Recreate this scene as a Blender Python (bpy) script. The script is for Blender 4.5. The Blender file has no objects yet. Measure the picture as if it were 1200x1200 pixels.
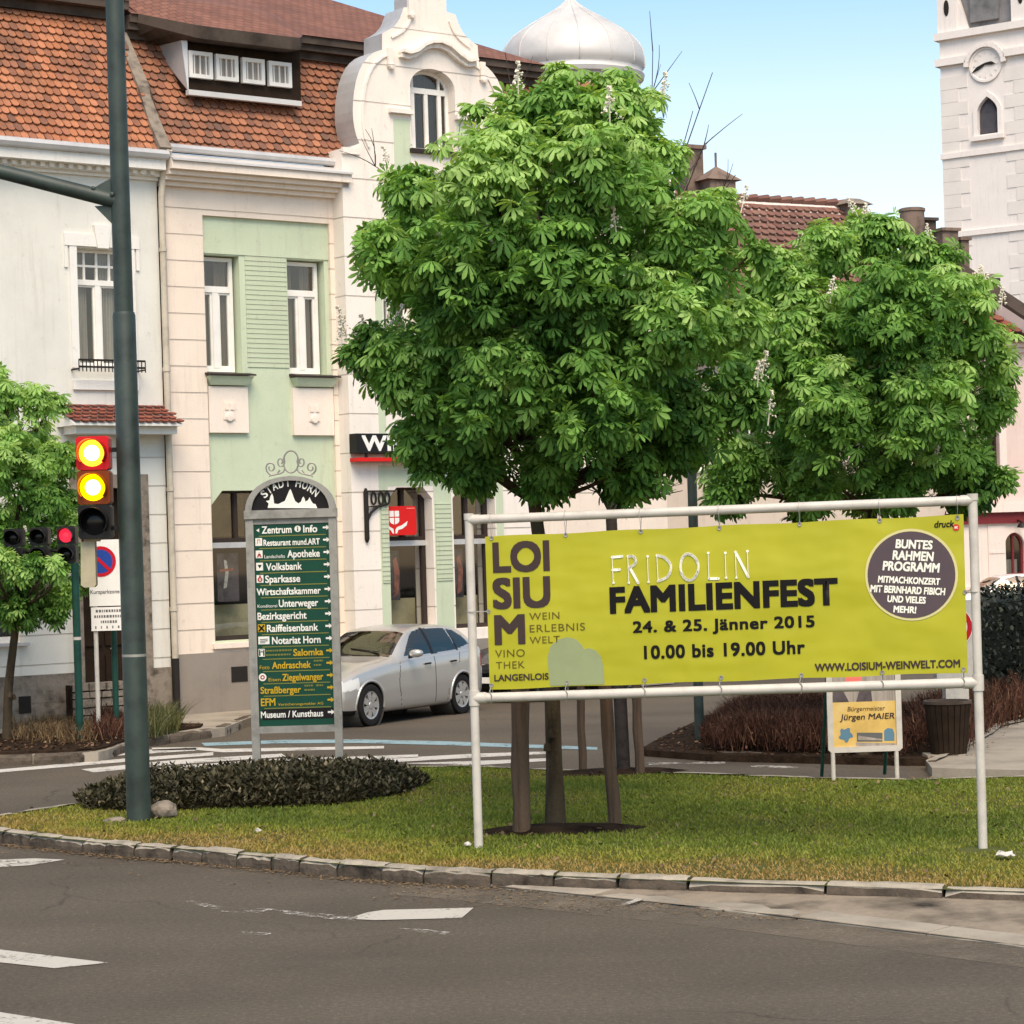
import bpy, math, random
import numpy as np
from mathutils import Vector, Matrix
from mathutils.geometry import tessellate_polygon

random.seed(7)
RNG = np.random.default_rng(11)
SC = bpy.context.scene
COL = SC.collection

# ------------------------------------------------------------------ camera
F_PX, PPX, PPY, HC = 2800.0, 600.0, 641.0, 2.5
RHO = math.atan(0.030)
CR, SR = math.cos(RHO), math.sin(RHO)
cam = bpy.data.cameras.new('camera')
cam.sensor_width = 36.0
cam.lens = 36.0 * F_PX / 1200.0
cam.shift_y = (PPY - 600.0) / 1200.0
cam.clip_start = 0.1
cam.clip_end = 3000.0
cam_ob = bpy.data.objects.new('camera', cam)
COL.objects.link(cam_ob)
cam_ob.matrix_world = Matrix(((CR, SR, 0, 0), (0, 0, -1, 0), (-SR, CR, 0, HC), (0, 0, 0, 1)))
SC.camera = cam_ob

# ------------------------------------------------------------------ sky, sun, exposure
SUN_EL, SUN_AZ = math.radians(52), math.radians(172)      # azimuth clockwise from +Y
world = bpy.data.worlds.new('World')
SC.world = world
world.use_nodes = True
wn = world.node_tree.nodes
wl = world.node_tree.links
sky = wn.new('ShaderNodeTexSky')
sky.sky_type = 'NISHITA'
sky.sun_disc = False
sky.sun_elevation = SUN_EL
sky.sun_rotation = SUN_AZ
sky.altitude = 200
sky.air_density = 1.0
sky.dust_density = 1.4
sky.ozone_density = 1.0
bg = wn['Background']
bg.inputs['Strength'].default_value = 0.15
# thin bright haze: pale towards the horizon, cyan higher up, milky overhead
tcw = wn.new('ShaderNodeTexCoord'); sxw = wn.new('ShaderNodeSeparateXYZ')
wl.new(tcw.outputs['Generated'], sxw.inputs[0])
rw = wn.new('ShaderNodeValToRGB')
stops = [(0.0, (1.08, .94, .85)), (0.10, (1.08, .94, .85)), (0.18, (1.02, .92, .84)), (0.26, (.60, .79, .83)), (0.34, (0.27, .63, .77)), (0.8, (1.75, 1.38, 1.0))]
el_ = rw.color_ramp.elements
while len(el_) < len(stops): el_.new(.5)
for e_, (p_, c_) in zip(el_, stops): e_.position = p_; e_.color = (*c_, 1)
wl.new(sxw.outputs['Z'], rw.inputs[0])
mw_ = wn.new('ShaderNodeMix'); mw_.data_type = 'RGBA'; mw_.blend_type = 'MULTIPLY'; mw_.inputs[0].default_value = 1.0
wl.new(sky.outputs['Color'], mw_.inputs[6]); wl.new(rw.outputs[0], mw_.inputs[7])
wl.new(mw_.outputs[2], bg.inputs['Color'])
sun = bpy.data.lights.new('sun', 'SUN')
sun.energy = 1.9
sun.angle = math.radians(40)
sun.color = (1.0, 0.89, 0.74)
sun_ob = bpy.data.objects.new('sun', sun)
COL.objects.link(sun_ob)
sd = Vector((math.sin(SUN_AZ) * math.cos(SUN_EL), math.cos(SUN_AZ) * math.cos(SUN_EL), math.sin(SUN_EL)))
sun_ob.rotation_euler = (-sd).to_track_quat('-Z', 'Y').to_euler()
SC.view_settings.view_transform = 'Standard'
SC.view_settings.look = 'None'
SC.view_settings.exposure = 0.80
SC.view_settings.gamma = 1.0
SC.cycles.max_bounces = 8
SC.cycles.transparent_max_bounces = 16

# ------------------------------------------------------------------ helpers: photo pixel -> world
def ray(px, py):
    u, v = px - PPX, py - PPY
    return (u * CR - v * SR) / F_PX, -(u * SR + v * CR) / F_PX

def ground(px, py, z=0.0):
    a, b = ray(px, py)
    y = (z - HC) / b
    return Vector((a * y, y, z))

def at(px, py, y):
    a, b = ray(px, py)
    return Vector((a * y, y, HC + b * y))

class Frame:
    """A vertical plane: local x runs along it, local y points away from the viewer, z is up."""
    def __init__(self, o, d):
        self.o = Vector(o)
        self.d = Vector((d[0], d[1], 0)).normalized()
        self.N = Vector((self.d.y, -self.d.x, 0))
        self.rz = math.atan2(self.d.y, self.d.x)
    def px(self, px, py, n=0.0):
        a, b = ray(px, py)
        o, N = self.o, self.N
        Y = (n + o.x * N.x + o.y * N.y) / (a * N.x + N.y)
        s = (a * Y - o.x) * self.d.x + (Y - o.y) * self.d.y
        return s, HC + b * Y - o.z
    def s(self, px, py, n=0.0): return self.px(px, py, n)[0]
    def z(self, px, py, n=0.0): return self.px(px, py, n)[1]
    def world(self, s, y, z):
        return self.o + self.d * s - self.N * y + Vector((0, 0, z))
    def empty(self, name, label=None, cat=None, group=None):
        e = thing(name, label, cat, self.o, self.rz, group)
        return e

def tag(o, label=None, cat=None, group=None, kind=None):
    if label: o['label'] = label
    if cat: o['category'] = cat
    if group: o['group'] = group
    if kind: o['kind'] = kind
    return o

def thing(name, label, cat, loc=(0, 0, 0), rz=0.0, group=None):
    e = bpy.data.objects.new(name, None)
    e.empty_display_size = 0.2
    COL.objects.link(e)
    e.location = loc
    e.rotation_euler = (0, 0, rz)
    tag(e, label, cat, group)
    return e

class MB:
    def __init__(self):
        self.v, self.f, self.m = [], [], []
        self.mi = 0
    def face(self, pts):
        n = len(self.v)
        self.v.extend([tuple(p) for p in pts])
        self.f.append(tuple(range(n, n + len(pts))))
        self.m.append(self.mi)
    def mesh(self, vs, fs):
        n = len(self.v)
        self.v.extend([tuple(p) for p in vs])
        for f in fs:
            self.f.append(tuple(i + n for i in f))
            self.m.append(self.mi)
    def box(self, x0, x1, y0, y1, z0, z1):
        if x0 > x1: x0, x1 = x1, x0
        if y0 > y1: y0, y1 = y1, y0
        if z0 > z1: z0, z1 = z1, z0
        v = [(x0, y0, z0), (x1, y0, z0), (x1, y1, z0), (x0, y1, z0), (x0, y0, z1), (x1, y0, z1), (x1, y1, z1), (x0, y1, z1)]
        self.mesh(v, [(0, 3, 2, 1), (4, 5, 6, 7), (0, 1, 5, 4), (1, 2, 6, 5), (2, 3, 7, 6), (3, 0, 4, 7)])
    def bar(self, p, q, w, h):
        """rectangular bar from p to q"""
        p, q = Vector(p), Vector(q)
        d = (q - p).normalized()
        up = Vector((0, 0, 1)) if abs(d.z) < .95 else Vector((0, 1, 0))
        a = d.cross(up).normalized() * (w / 2)
        b = a.cross(d).normalized() * (h / 2)
        vs = [p - a - b, p + a - b, p + a + b, p - a + b, q - a - b, q + a - b, q + a + b, q - a + b]
        self.mesh(vs, [(0, 1, 2, 3), (7, 6, 5, 4), (0, 4, 5, 1), (1, 5, 6, 2), (2, 6, 7, 3), (3, 7, 4, 0)])
    def tube(self, pts, r, seg=10, cap=True):
        pts = [Vector(p) for p in pts]
        rs = r if isinstance(r, (list, tuple)) else [r] * len(pts)
        rings = []
        prev = None
        for i, p in enumerate(pts):
            d = (pts[min(i + 1, len(pts) - 1)] - pts[max(i - 1, 0)]).normalized()
            if prev is None:
                a = d.cross(Vector((0, 0, 1)) if abs(d.z) < .9 else Vector((1, 0, 0))).normalized()
            else:
                a = (prev - d * prev.dot(d)).normalized()
            prev = a
            b = d.cross(a)
            rings.append([p + (a * math.cos(t) + b * math.sin(t)) * rs[i] for t in [2 * math.pi * k / seg for k in range(seg)]])
        vs = [v for rg in rings for v in rg]
        fs = []
        for i in range(len(pts) - 1):
            for k in range(seg):
                k2 = (k + 1) % seg
                fs.append((i * seg + k, i * seg + k2, (i + 1) * seg + k2, (i + 1) * seg + k))
        if cap:
            fs.append(tuple(range(seg - 1, -1, -1)))
            fs.append(tuple(range((len(pts) - 1) * seg, len(pts) * seg)))
        self.mesh(vs, fs)
    def lathe(self, prof, c=(0, 0, 0), seg=32, axis='z', rib=None):
        vs, fs = [], []
        n = len(prof)
        for k in range(seg):
            t = 2 * math.pi * k / seg
            for (r, h) in prof:
                if axis == 'z': vs.append((c[0] + r * math.cos(t), c[1] + r * math.sin(t), c[2] + h))
                elif axis == 'y': vs.append((c[0] + r * math.cos(t), c[1] + h, c[2] + r * math.sin(t)))
                else: vs.append((c[0] + h, c[1] + r * math.cos(t), c[2] + r * math.sin(t)))
        for k in range(seg):
            k2 = (k + 1) % seg
            for i in range(n - 1):
                fs.append((k * n + i, k2 * n + i, k2 * n + i + 1, k * n + i + 1))
        self.mesh(vs, fs)
    def poly_xz(self, outer, holes=(), y0=0.0, y1=None):
        """flat polygon in local x/z with holes; y1 gives it thickness"""
        loops = [[Vector((p[0], p[1], 0)) for p in L] for L in [outer] + list(holes)]
        tris = tessellate_polygon(loops)
        flat = [p for L in loops for p in L]
        vs = [(p.x, y0, p.y) for p in flat]
        self.mesh(vs, [tuple(t) for t in tris])
        if y1 is not None:
            self.mesh([(p.x, y1, p.y) for p in flat], [tuple(reversed(t)) for t in tris])
            for L in loops:
                for i in range(len(L)):
                    p, q = L[i], L[(i + 1) % len(L)]
                    self.face([(p.x, y0, p.y), (q.x, y0, q.y), (q.x, y1, q.y), (p.x, y1, p.y)])
    def poly_xy(self, pts, z0, z1=None):
        loops = [[Vector((p[0], p[1], 0)) for p in pts]]
        tris = tessellate_polygon(loops)
        top = z0 if z1 is None else max(z0, z1)
        self.mesh([(p[0], p[1], top) for p in pts], [tuple(t) for t in tris])
        if z1 is not None:
            bot = min(z0, z1)
            for i in range(len(pts)):
                p, q = pts[i], pts[(i + 1) % len(pts)]
                self.face([(p[0], p[1], bot), (q[0], q[1], bot), (q[0], q[1], top), (p[0], p[1], top)])
    def build(self, name, mats, parent=None, smooth=False, fix=True):
        me = bpy.data.meshes.new(name)
        me.from_pydata(self.v, [], self.f)
        mats = mats if isinstance(mats, (list, tuple)) else [mats]
        for m in mats: me.materials.append(m)
        me.polygons.foreach_set('material_index', self.m)
        if fix:
            import bmesh
            bm = bmesh.new()
            bm.from_mesh(me)
            bmesh.ops.remove_doubles(bm, verts=bm.verts, dist=1e-5)
            bmesh.ops.recalc_face_normals(bm, faces=bm.faces)
            bm.to_mesh(me)
            bm.free()
        if smooth:
            me.polygons.foreach_set('use_smooth', [True] * len(me.polygons))
            if smooth is not True:
                me.set_sharp_from_angle(angle=math.radians(smooth))
        me.update()
        o = bpy.data.objects.new(name, me)
        COL.objects.link(o)
        if parent is not None: o.parent = parent
        return o

def np_mesh(name, V, Fq, mats, parent=None, attrs=None, midx=None, smooth=False):
    """V (n,3) float, Fq (m,k) int array of equal sided faces"""
    me = bpy.data.meshes.new(name)
    m, k = Fq.shape
    me.vertices.add(len(V))
    me.vertices.foreach_set('co', np.asarray(V, dtype=np.float32).ravel())
    me.loops.add(m * k)
    me.loops.foreach_set('vertex_index', Fq.astype(np.int32).ravel())
    me.polygons.add(m)
    me.polygons.foreach_set('loop_start', np.arange(0, m * k, k, dtype=np.int32))
    if smooth: me.polygons.foreach_set('use_smooth', [True] * m)
    mats = mats if isinstance(mats, (list, tuple)) else [mats]
    for mm in mats: me.materials.append(mm)
    if midx is not None: me.polygons.foreach_set('material_index', np.asarray(midx, dtype=np.int32))
    me.update(calc_edges=True)
    for an, av in (attrs or {}).items():
        at_ = me.attributes.new(an, 'FLOAT', 'POINT')
        at_.data.foreach_set('value', np.asarray(av, dtype=np.float32))
    o = bpy.data.objects.new(name, me)
    COL.objects.link(o)
    if parent is not None: o.parent = parent
    return o

def text_fit(body, x0, x1, z0, z1, y, mat_, parent, name='lettering', bold=0.0, shear=0.0, tilt=0.0, zslope=0.0, spacing=1.0, thick=0.0):
    """lettering stretched into the box x0..x1, z0..z1 of the parent's local x/z plane; z0..z1 is the cap height box"""
    cu = bpy.data.curves.new(name, 'FONT')
    cu.body = body
    cu.shear = shear
    cu.space_character = spacing
    cu.resolution_u = 4
    if thick: cu.extrude = thick
    tmp = bpy.data.objects.new(name, cu)
    me = bpy.data.meshes.new_from_object(tmp)
    bpy.data.objects.remove(tmp)
    bpy.data.curves.remove(cu)
    n = len(me.vertices)
    co = np.empty(n * 3, dtype=np.float32)
    me.vertices.foreach_get('co', co)
    co = co.reshape(-1, 3)
    me.calc_loop_triangles()
    tri = np.empty(len(me.loop_triangles) * 3, dtype=np.int32)
    me.loop_triangles.foreach_get('vertices', tri)
    tri = tri.reshape(-1, 3)
    bpy.data.meshes.remove(me)
    if bold:                       # heavier stroke: shifted copies, each a hair in front of the last
        sh = [(0, 0)] + [(bold * a_, bold * b_) for a_ in (-1, 0, 1) for b_ in (-1, 0, 1) if a_ or b_]
        co = np.concatenate([co + np.array([a, b, .0], dtype=np.float32) for a, b in sh])
        tri = np.concatenate([tri + n * k for k in range(len(sh))])
        lay = np.repeat(np.arange(len(sh)), n) * .00016
        n = len(co)
    else:
        lay = np.zeros(n)
    mn, mx = co.min(0), co.max(0)
    desc = any(c in 'gjpqyQ,' for c in body)
    zlo = -bold if (desc or mn[1] > -0.05 - bold) else mn[1]
    zhi = mx[1]
    sx = (x1 - x0) / (mx[0] - mn[0])
    sz = (z1 - z0) / (zhi - zlo)
    X = x0 + (co[:, 0] - mn[0]) * sx
    Z = z0 + (co[:, 1] - zlo) * sz
    Z = Z + (X - x0) * zslope
    if tilt:
        cx, cz = (x0 + x1) / 2, (z0 + z1) / 2
        c, s_ = math.cos(tilt), math.sin(tilt)
        X, Z = cx + (X - cx) * c - (Z - cz) * s_, cz + (X - cx) * s_ + (Z - cz) * c
    out = np.stack([X, y - lay, Z], 1)
    return np_mesh(name, out, tri, mat_, parent)

def vnoise(x, y, scale, seed=0):
    """value noise in numpy, 0..1"""
    x = np.asarray(x) * scale; y = np.asarray(y) * scale
    xi, yi = np.floor(x).astype(int), np.floor(y).astype(int)
    xf, yf = x - xi, y - yi
    xf, yf = xf * xf * (3 - 2 * xf), yf * yf * (3 - 2 * yf)
    def h(a, b):
        k = (a * 374761393 + b * 668265263 + seed * 974711) & 0x7fffffff
        k = ((k ^ (k >> 13)) * 1274126177) & 0x7fffffff
        return ((k ^ (k >> 16)) & 0xffff) / 65535.0
    return (h(xi, yi) * (1 - xf) + h(xi + 1, yi) * xf) * (1 - yf) + (h(xi, yi + 1) * (1 - xf) + h(xi + 1, yi + 1) * xf) * yf

# ------------------------------------------------------------------ materials
def new_mat(name):
    m = bpy.data.materials.new(name)
    m.use_nodes = True
    nt = m.node_tree
    return m, nt.nodes, nt.links, nt.nodes['Principled BSDF']

def srgb(r, g, b):
    f = lambda c: (c / 255 / 12.92) if c / 255 <= .04045 else ((c / 255 + .055) / 1.055) ** 2.4
    return (f(r), f(g), f(b), 1)

def mix_rgb(n, l, fac, a, b, blend='MIX'):
    x = n.new('ShaderNodeMix')
    x.data_type = 'RGBA'
    x.blend_type = blend
    for sock, val in ((x.inputs[0], fac), (x.inputs[6], a), (x.inputs[7], b)):
        if hasattr(val, 'is_output') or isinstance(val, bpy.types.NodeSocket): l.new(val, sock)
        else: sock.default_value = val
    return x.outputs[2]

def ramp(n, l, src, stops):
    r = n.new('ShaderNodeValToRGB')
    el = r.color_ramp.elements
    while len(el) < len(stops): el.new(0.5)
    for e, (p, c) in zip(el, stops):
        e.position = p
        e.color = c if len(c) == 4 else (*c, 1)
    l.new(src, r.inputs[0])
    return r.outputs[0]

def noise(n, l, scale, detail=4, coord='Object', rough=.6, vec=None, stretch=None):
    t = n.new('ShaderNodeTexNoise')
    t.inputs['Scale'].default_value = scale
    t.inputs['Detail'].default_value = detail
    t.inputs['Roughness'].default_value = rough
    if vec is None:
        tc = n.new('ShaderNodeTexCoord')
        vec = tc.outputs[coord]
    if stretch:
        mp = n.new('ShaderNodeMapping')
        mp.inputs['Scale'].default_value = stretch
        l.new(vec, mp.inputs['Vector'])
        vec = mp.outputs[0]
    l.new(vec, t.inputs['Vector'])
    return t.outputs['Fac']

def bump(n, l, bs, h, dist=.01, strength=.5):
    b = n.new('ShaderNodeBump')
    b.inputs['Distance'].default_value = dist
    b.inputs['Strength'].default_value = strength
    l.new(h, b.inputs['Height'])
    l.new(b.outputs[0], bs.inputs['Normal'])

def mat(name, c, rough=.8, var=.15, scale=3.0, bmp=0.0, bscale=40, metal=0.0, spec=.22, dark=None, coat=0, stretch=None, hue=None):
    """plain surface with uneven tone (two noises) and optional grain"""
    m, n, l, p = new_mat(name)
    c = tuple(c[:3])
    d = dark or tuple(x * (1 - var * 1.6) for x in c)
    h = hue or tuple(min(1, x * (1 + var * .5)) for x in c)
    f = noise(n, l, scale, 6, stretch=stretch)
    col = ramp(n, l, f, [(.3, d), (.52, c), (.75, h)])
    f2 = noise(n, l, scale * 9, 3)
    col2 = mix_rgb(n, l, f2, (1 - var * .6,) * 3 + (1,), (1 + var * .4,) * 3 + (1,))
    col = mix_rgb(n, l, 1.0, col, col2, 'MULTIPLY')
    l.new(col, p.inputs['Base Color'])
    p.inputs['Roughness'].default_value = rough
    p.inputs['Metallic'].default_value = metal
    p.inputs['Specular IOR Level'].default_value = spec
    if coat: p.inputs['Coat Weight'].default_value = coat
    if bmp:
        bump(n, l, p, noise(n, l, bscale, 4), bmp, .6)
    return m

def flat(name, c, rough=.6, **k):
    return mat(name, c, rough, var=.06, **k)

def wall_mat(name, c, groove=None, z0=0.0, dirt=.12, ridge=None, stain=(.30, .25, .20)):
    """painted render; groove = joint spacing in metres along local z (real grooved joints)"""
    m, n, l, p = new_mat(name)
    c = tuple(c[:3])
    f = noise(n, l, .8, 6, rough=.7)
    col = ramp(n, l, f, [(.25, tuple(x * (1 - dirt) for x in c)), (.55, c), (.8, tuple(min(1, x * 1.03) for x in c))])
    streak = noise(n, l, 2.2, 5, stretch=(3.0, 3.0, .25), rough=.7)
    sf = ramp(n, l, streak, [(.54, (0, 0, 0)), (.8, (.34, .34, .34))])
    col = mix_rgb(n, l, sf, col, (*stain, 1))
    spots = ramp(n, l, noise(n, l, 9, 3), [(.62, (0, 0, 0)), (.76, (.24, .24, .24))])
    col = mix_rgb(n, l, spots, col, (*stain, 1))
    h = noise(n, l, 55, 3)
    per = groove or ridge
    if per:
        tc = n.new('ShaderNodeTexCoord')
        sx = n.new('ShaderNodeSeparateXYZ')
        l.new(tc.outputs['Object'], sx.inputs[0])
        a = n.new('ShaderNodeMath'); a.operation = 'SUBTRACT'; a.inputs[1].default_value = z0
        l.new(sx.outputs['Z'], a.inputs[0])
        b = n.new('ShaderNodeMath'); b.operation = 'DIVIDE'; b.inputs[1].default_value = per
        l.new(a.outputs[0], b.inputs[0])
        q = n.new('ShaderNodeMath'); q.operation = 'FRACT'
        l.new(b.outputs[0], q.inputs[0])
        w = (.016 / per) if groove else .3
        line = ramp(n, l, q.outputs[0], [(0, (1, 1, 1)), (w, (1, 1, 1)), (w * 1.5, (0, 0, 0)), (1, (0, 0, 0))])
        wobble = ramp(n, l, noise(n, l, 1.6, 3), [(.3, (.35, .35, .35)), (.6, (1, 1, 1))])
        amt = mix_rgb(n, l, 1.0, line, wobble, 'MULTIPLY')
        dk = n.new('ShaderNodeMath'); dk.operation = 'MULTIPLY'; dk.inputs[1].default_value = .55 if groove else .2
        l.new(amt, dk.inputs[0])
        col = mix_rgb(n, l, dk.outputs[0], col, (*stain, 1))
        inv = n.new('ShaderNodeMath'); inv.operation = 'MULTIPLY_ADD'; inv.inputs[1].default_value = -3.0
        l.new(line, inv.inputs[0]); l.new(h, inv.inputs[2])
        h = inv.outputs[0]
    l.new(col, p.inputs['Base Color'])
    p.inputs['Roughness'].default_value = .9
    p.inputs['Specular IOR Level'].default_value = .25
    bump(n, l, p, h, .006, .6)
    return m

def tile_mat(name, cols, grime=(.06, .045, .035)):
    """clay tiles: each tile (mesh island) has a tone of its own"""
    m, n, l, p = new_mat(name)
    g = n.new('ShaderNodeNewGeometry')
    k = len(cols)
    col = ramp(n, l, g.outputs['Random Per Island'], [(i / max(1, k - 1), c) for i, c in enumerate(cols)])
    f = ramp(n, l, noise(n, l, 1.1, 6, rough=.75), [(.46, (0, 0, 0)), (.72, (.75, .75, .75))])
    col = mix_rgb(n, l, f, col, (*grime, 1))
    f2 = noise(n, l, 30, 3)
    col = mix_rgb(n, l, 1.0, col, mix_rgb(n, l, f2, (.75, .75, .75, 1), (1.2, 1.2, 1.2, 1)), 'MULTIPLY')
    l.new(col, p.inputs['Base Color'])
    p.inputs['Roughness'].default_value = .85
    p.inputs['Specular IOR Level'].default_value = .3
    bump(n, l, p, noise(n, l, 60, 3), .004, .5)
    return m

def leaf_mat(name, stops, trans=.35, rough=.45, attr='tone', spec=.35):
    m, n, l, p = new_mat(name)
    at_ = n.new('ShaderNodeAttribute'); at_.attribute_name = attr
    col = ramp(n, l, at_.outputs['Fac'], stops)
    g = n.new('ShaderNodeNewGeometry')
    col = mix_rgb(n, l, 1.0, col, mix_rgb(n, l, g.outputs['Random Per Island'], (.8, .8, .8, 1), (1.2, 1.2, 1.2, 1)), 'MULTIPLY')
    l.new(col, p.inputs['Base Color'])
    p.inputs['Roughness'].default_value = rough
    p.inputs['Specular IOR Level'].default_value = spec if trans else .06
    if trans:
        tr = n.new('ShaderNodeBsdfTranslucent')
        c2 = mix_rgb(n, l, 1.0, col, (1.25, 1.15, .5, 1), 'MULTIPLY')
        l.new(c2, tr.inputs['Color'])
        ms = n.new('ShaderNodeMixShader')
        ms.inputs[0].default_value = trans
        l.new(p.outputs[0], ms.inputs[1]); l.new(tr.outputs[0], ms.inputs[2])
        l.new(ms.outputs[0], n['Material Output'].inputs['Surface'])
    return m

def glass_mat(name, tint=(.75, .8, .8), refl=.12, gc=(.9, .82, .72)):
    m, n, l, p = new_mat(name)
    t = n.new('ShaderNodeBsdfTransparent'); t.inputs[0].default_value = (*tint, 1)
    g = n.new('ShaderNodeBsdfGlossy'); g.inputs['Roughness'].default_value = .03
    g.inputs[0].default_value = (*gc, 1)
    lw = n.new('ShaderNodeFresnel'); lw.inputs[0].default_value = 1.5
    ad = n.new('ShaderNodeMath'); ad.operation = 'ADD'; ad.inputs[1].default_value = refl; ad.use_clamp = True
    l.new(lw.outputs[0], ad.inputs[0])
    ms = n.new('ShaderNodeMixShader')
    l.new(ad.outputs[0], ms.inputs[0]); l.new(t.outputs[0], ms.inputs[1]); l.new(g.outputs[0], ms.inputs[2])
    l.new(ms.outputs[0], n['Material Output'].inputs['Surface'])
    return m

def emit_mat(name, c, s):
    m, n, l, p = new_mat(name)
    p.inputs['Base Color'].default_value = (*c[:3], 1)
    p.inputs['Emission Color'].default_value = (*c[:3], 1)
    p.inputs['Emission Strength'].default_value = s
    p.inputs['Roughness'].default_value = .3
    return m

def paint_mat(name, c, wear=.5):
    """worn road paint: gaps show the asphalt below"""
    m, n, l, p = new_mat(name)
    f = noise(n, l, 2.0, 8, rough=.8)
    f2 = noise(n, l, 24, 4, rough=.7)
    a = n.new('ShaderNodeMath'); a.operation = 'MULTIPLY_ADD'; a.inputs[1].default_value = .5
    l.new(f2, a.inputs[0]); l.new(f, a.inputs[2])
    msk = ramp(n, l, a.outputs[0], [(wear, (0, 0, 0)), (min(1, wear + .14), (1, 1, 1))])
    col = mix_rgb(n, l, f2, tuple(x * .8 for x in c[:3]) + (1,), tuple(c[:3]) + (1,))
    l.new(col, p.inputs['Base Color'])
    p.inputs['Roughness'].default_value = .75
    l.new(msk, p.inputs['Alpha'])
    return m

M = {}
# road: warm grey asphalt with speckle, tyre-worn paler bands and dirt patches
m_, n_, l_, p_ = new_mat('asphalt')
f1 = noise(n_, l_, .35, 6, rough=.65)
c1 = ramp(n_, l_, f1, [(.3, (.062, .050, .037)), (.5, (.082, .067, .050)), (.72, (.108, .087, .063))])
bands = noise(n_, l_, .5, 4, stretch=(.12, 1.2, 1))
c1 = mix_rgb(n_, l_, ramp(n_, l_, bands, [(.42, (0, 0, 0)), (.7, (.55, .55, .55))]), c1, (.118, .098, .073, 1))
sp = noise(n_, l_, 27, 5, rough=1.0)
c1 = mix_rgb(n_, l_, 1.0, c1, ramp(n_, l_, sp, [(.30, (.45, .45, .45)), (.5, (.95, .95, .95)), (.59, (1.3, 1.27, 1.22)), (.68, (2.9, 2.75, 2.5))]), 'MULTIPLY')
# hairline cracks here and there, darker sealed patches
tcr = n_.new('ShaderNodeTexCoord')
nzd = n_.new('ShaderNodeTexNoise'); nzd.inputs['Scale'].default_value = 1.6; nzd.inputs['Detail'].default_value = 6
l_.new(tcr.outputs['Object'], nzd.inputs['Vector'])
vmx = n_.new('ShaderNodeMix'); vmx.data_type = 'VECTOR'; vmx.inputs[0].default_value = .28
l_.new(tcr.outputs['Object'], vmx.inputs[4]); l_.new(nzd.outputs['Color'], vmx.inputs[5])
vor = n_.new('ShaderNodeTexVoronoi'); vor.feature = 'DISTANCE_TO_EDGE'; vor.inputs['Scale'].default_value = .42
l_.new(vmx.outputs[1], vor.inputs['Vector'])
crk = ramp(n_, l_, vor.outputs['Distance'], [(0, (1, 1, 1)), (.0012, (1, 1, 1)), (.004, (0, 0, 0))])
cmk = ramp(n_, l_, noise(n_, l_, .22, 3), [(.50, (0, 0, 0)), (.60, (.7, .7, .7))])
c1 = mix_rgb(n_, l_, mix_rgb(n_, l_, 1.0, crk, cmk, 'MULTIPLY'), c1, (.022, .018, .014, 1))
oil = ramp(n_, l_, noise(n_, l_, .9, 5, rough=.7), [(.62, (0, 0, 0)), (.78, (.5, .5, .5))])
c1 = mix_rgb(n_, l_, oil, c1, (.040, .034, .028, 1))
l_.new(c1, p_.inputs['Base Color'])
p_.inputs['Roughness'].default_value = .85
p_.inputs['Specular IOR Level'].default_value = .3
bump(n_, l_, p_, sp, .006, .7)
M['asphalt'] = m_
M['gravel'] = mat('gravel_paving', (.25, .205, .155), .95, .55, 1.6, .01, 60)
M['slab'] = mat('paving_slab', (.32, .28, .225), .9, .25, 1.5, .006, 50)
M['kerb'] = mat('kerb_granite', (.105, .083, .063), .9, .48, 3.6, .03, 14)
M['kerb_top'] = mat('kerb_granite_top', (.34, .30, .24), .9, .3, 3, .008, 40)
M['soil'] = mat('soil', (.036, .023, .015), 1, .45, 5, .03, 25, spec=.05)
M['turf'] = mat('turf', (.075, .085, .018), 1, .35, 1.0, .02, 40, dark=(.05, .045, .015), hue=(.10, .11, .02))
M['white_paint'] = paint_mat('white_road_paint', (.50, .47, .41), .56)
M['worn_paint'] = paint_mat('worn_road_paint', (.50, .47, .42), .72)
M['zebra_paint'] = paint_mat('zebra_paint', (.56, .53, .48), .58)
M['blue_paint'] = paint_mat('blue_road_paint', (.24, .36, .40), .58)
M['cream'] = wall_mat('cream_render', (.80, .68, .57), groove=.40, z0=.05)
M['cream_plain'] = wall_mat('cream_render_plain', (.82, .71, .61))
M['green'] = wall_mat('green_render', (.53, .595, .43))
M['green_ridge'] = wall_mat('green_ridged_render', (.515, .58, .415), ridge=.075)
M['bluewall'] = wall_mat('pale_blue_render', (.69, .67, .61), dirt=.14)
M['bluewall_joint'] = wall_mat('pale_blue_render_jointed', (.69, .67, .61), groove=.43, dirt=.1)
M['plinth'] = wall_mat('grey_plinth', (.27, .235, .20), dirt=.25)
M['whitewall'] = wall_mat('white_render', (.76, .73, .68), dirt=.12)
M['gable'] = wall_mat('pinkish_white_render', (.82, .74, .66), groove=.62, z0=.2, dirt=.07)
M['tin'] = mat('zinc_sheet', (.55, .54, .53), .45, .14, 1.5, metal=.35)
M['tin_white'] = mat('pale_zinc_sheet', (.60, .58, .56), .5, .12, 1.2, metal=.15)
M['dark_wood'] = mat('dark_brown_wood', (.030, .020, .014), .9, .3, 3, spec=.06)
M['soffit'] = mat('grey_brown_soffit', (.085, .065, .052), .9, .35, 2)
M['white_frame'] = flat('white_window_frame', (.80, .77, .72), .5)
M['dark_frame'] = flat('dark_brown_frame', (.035, .024, .02), .5)
M['glass'] = glass_mat('window_glass', refl=.05)
M['room'] = mat('dark_interior', (.035, .028, .025), .9, .4, 1.0)
M['curtain'] = mat('curtain', (.36, .31, .27), .9, .3, 1.5, stretch=(12, 1, .2))
M['curtain_dark'] = mat('dark_curtain', (.17, .12, .09), .9, .3, 1.5, stretch=(12, 1, .2))
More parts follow.
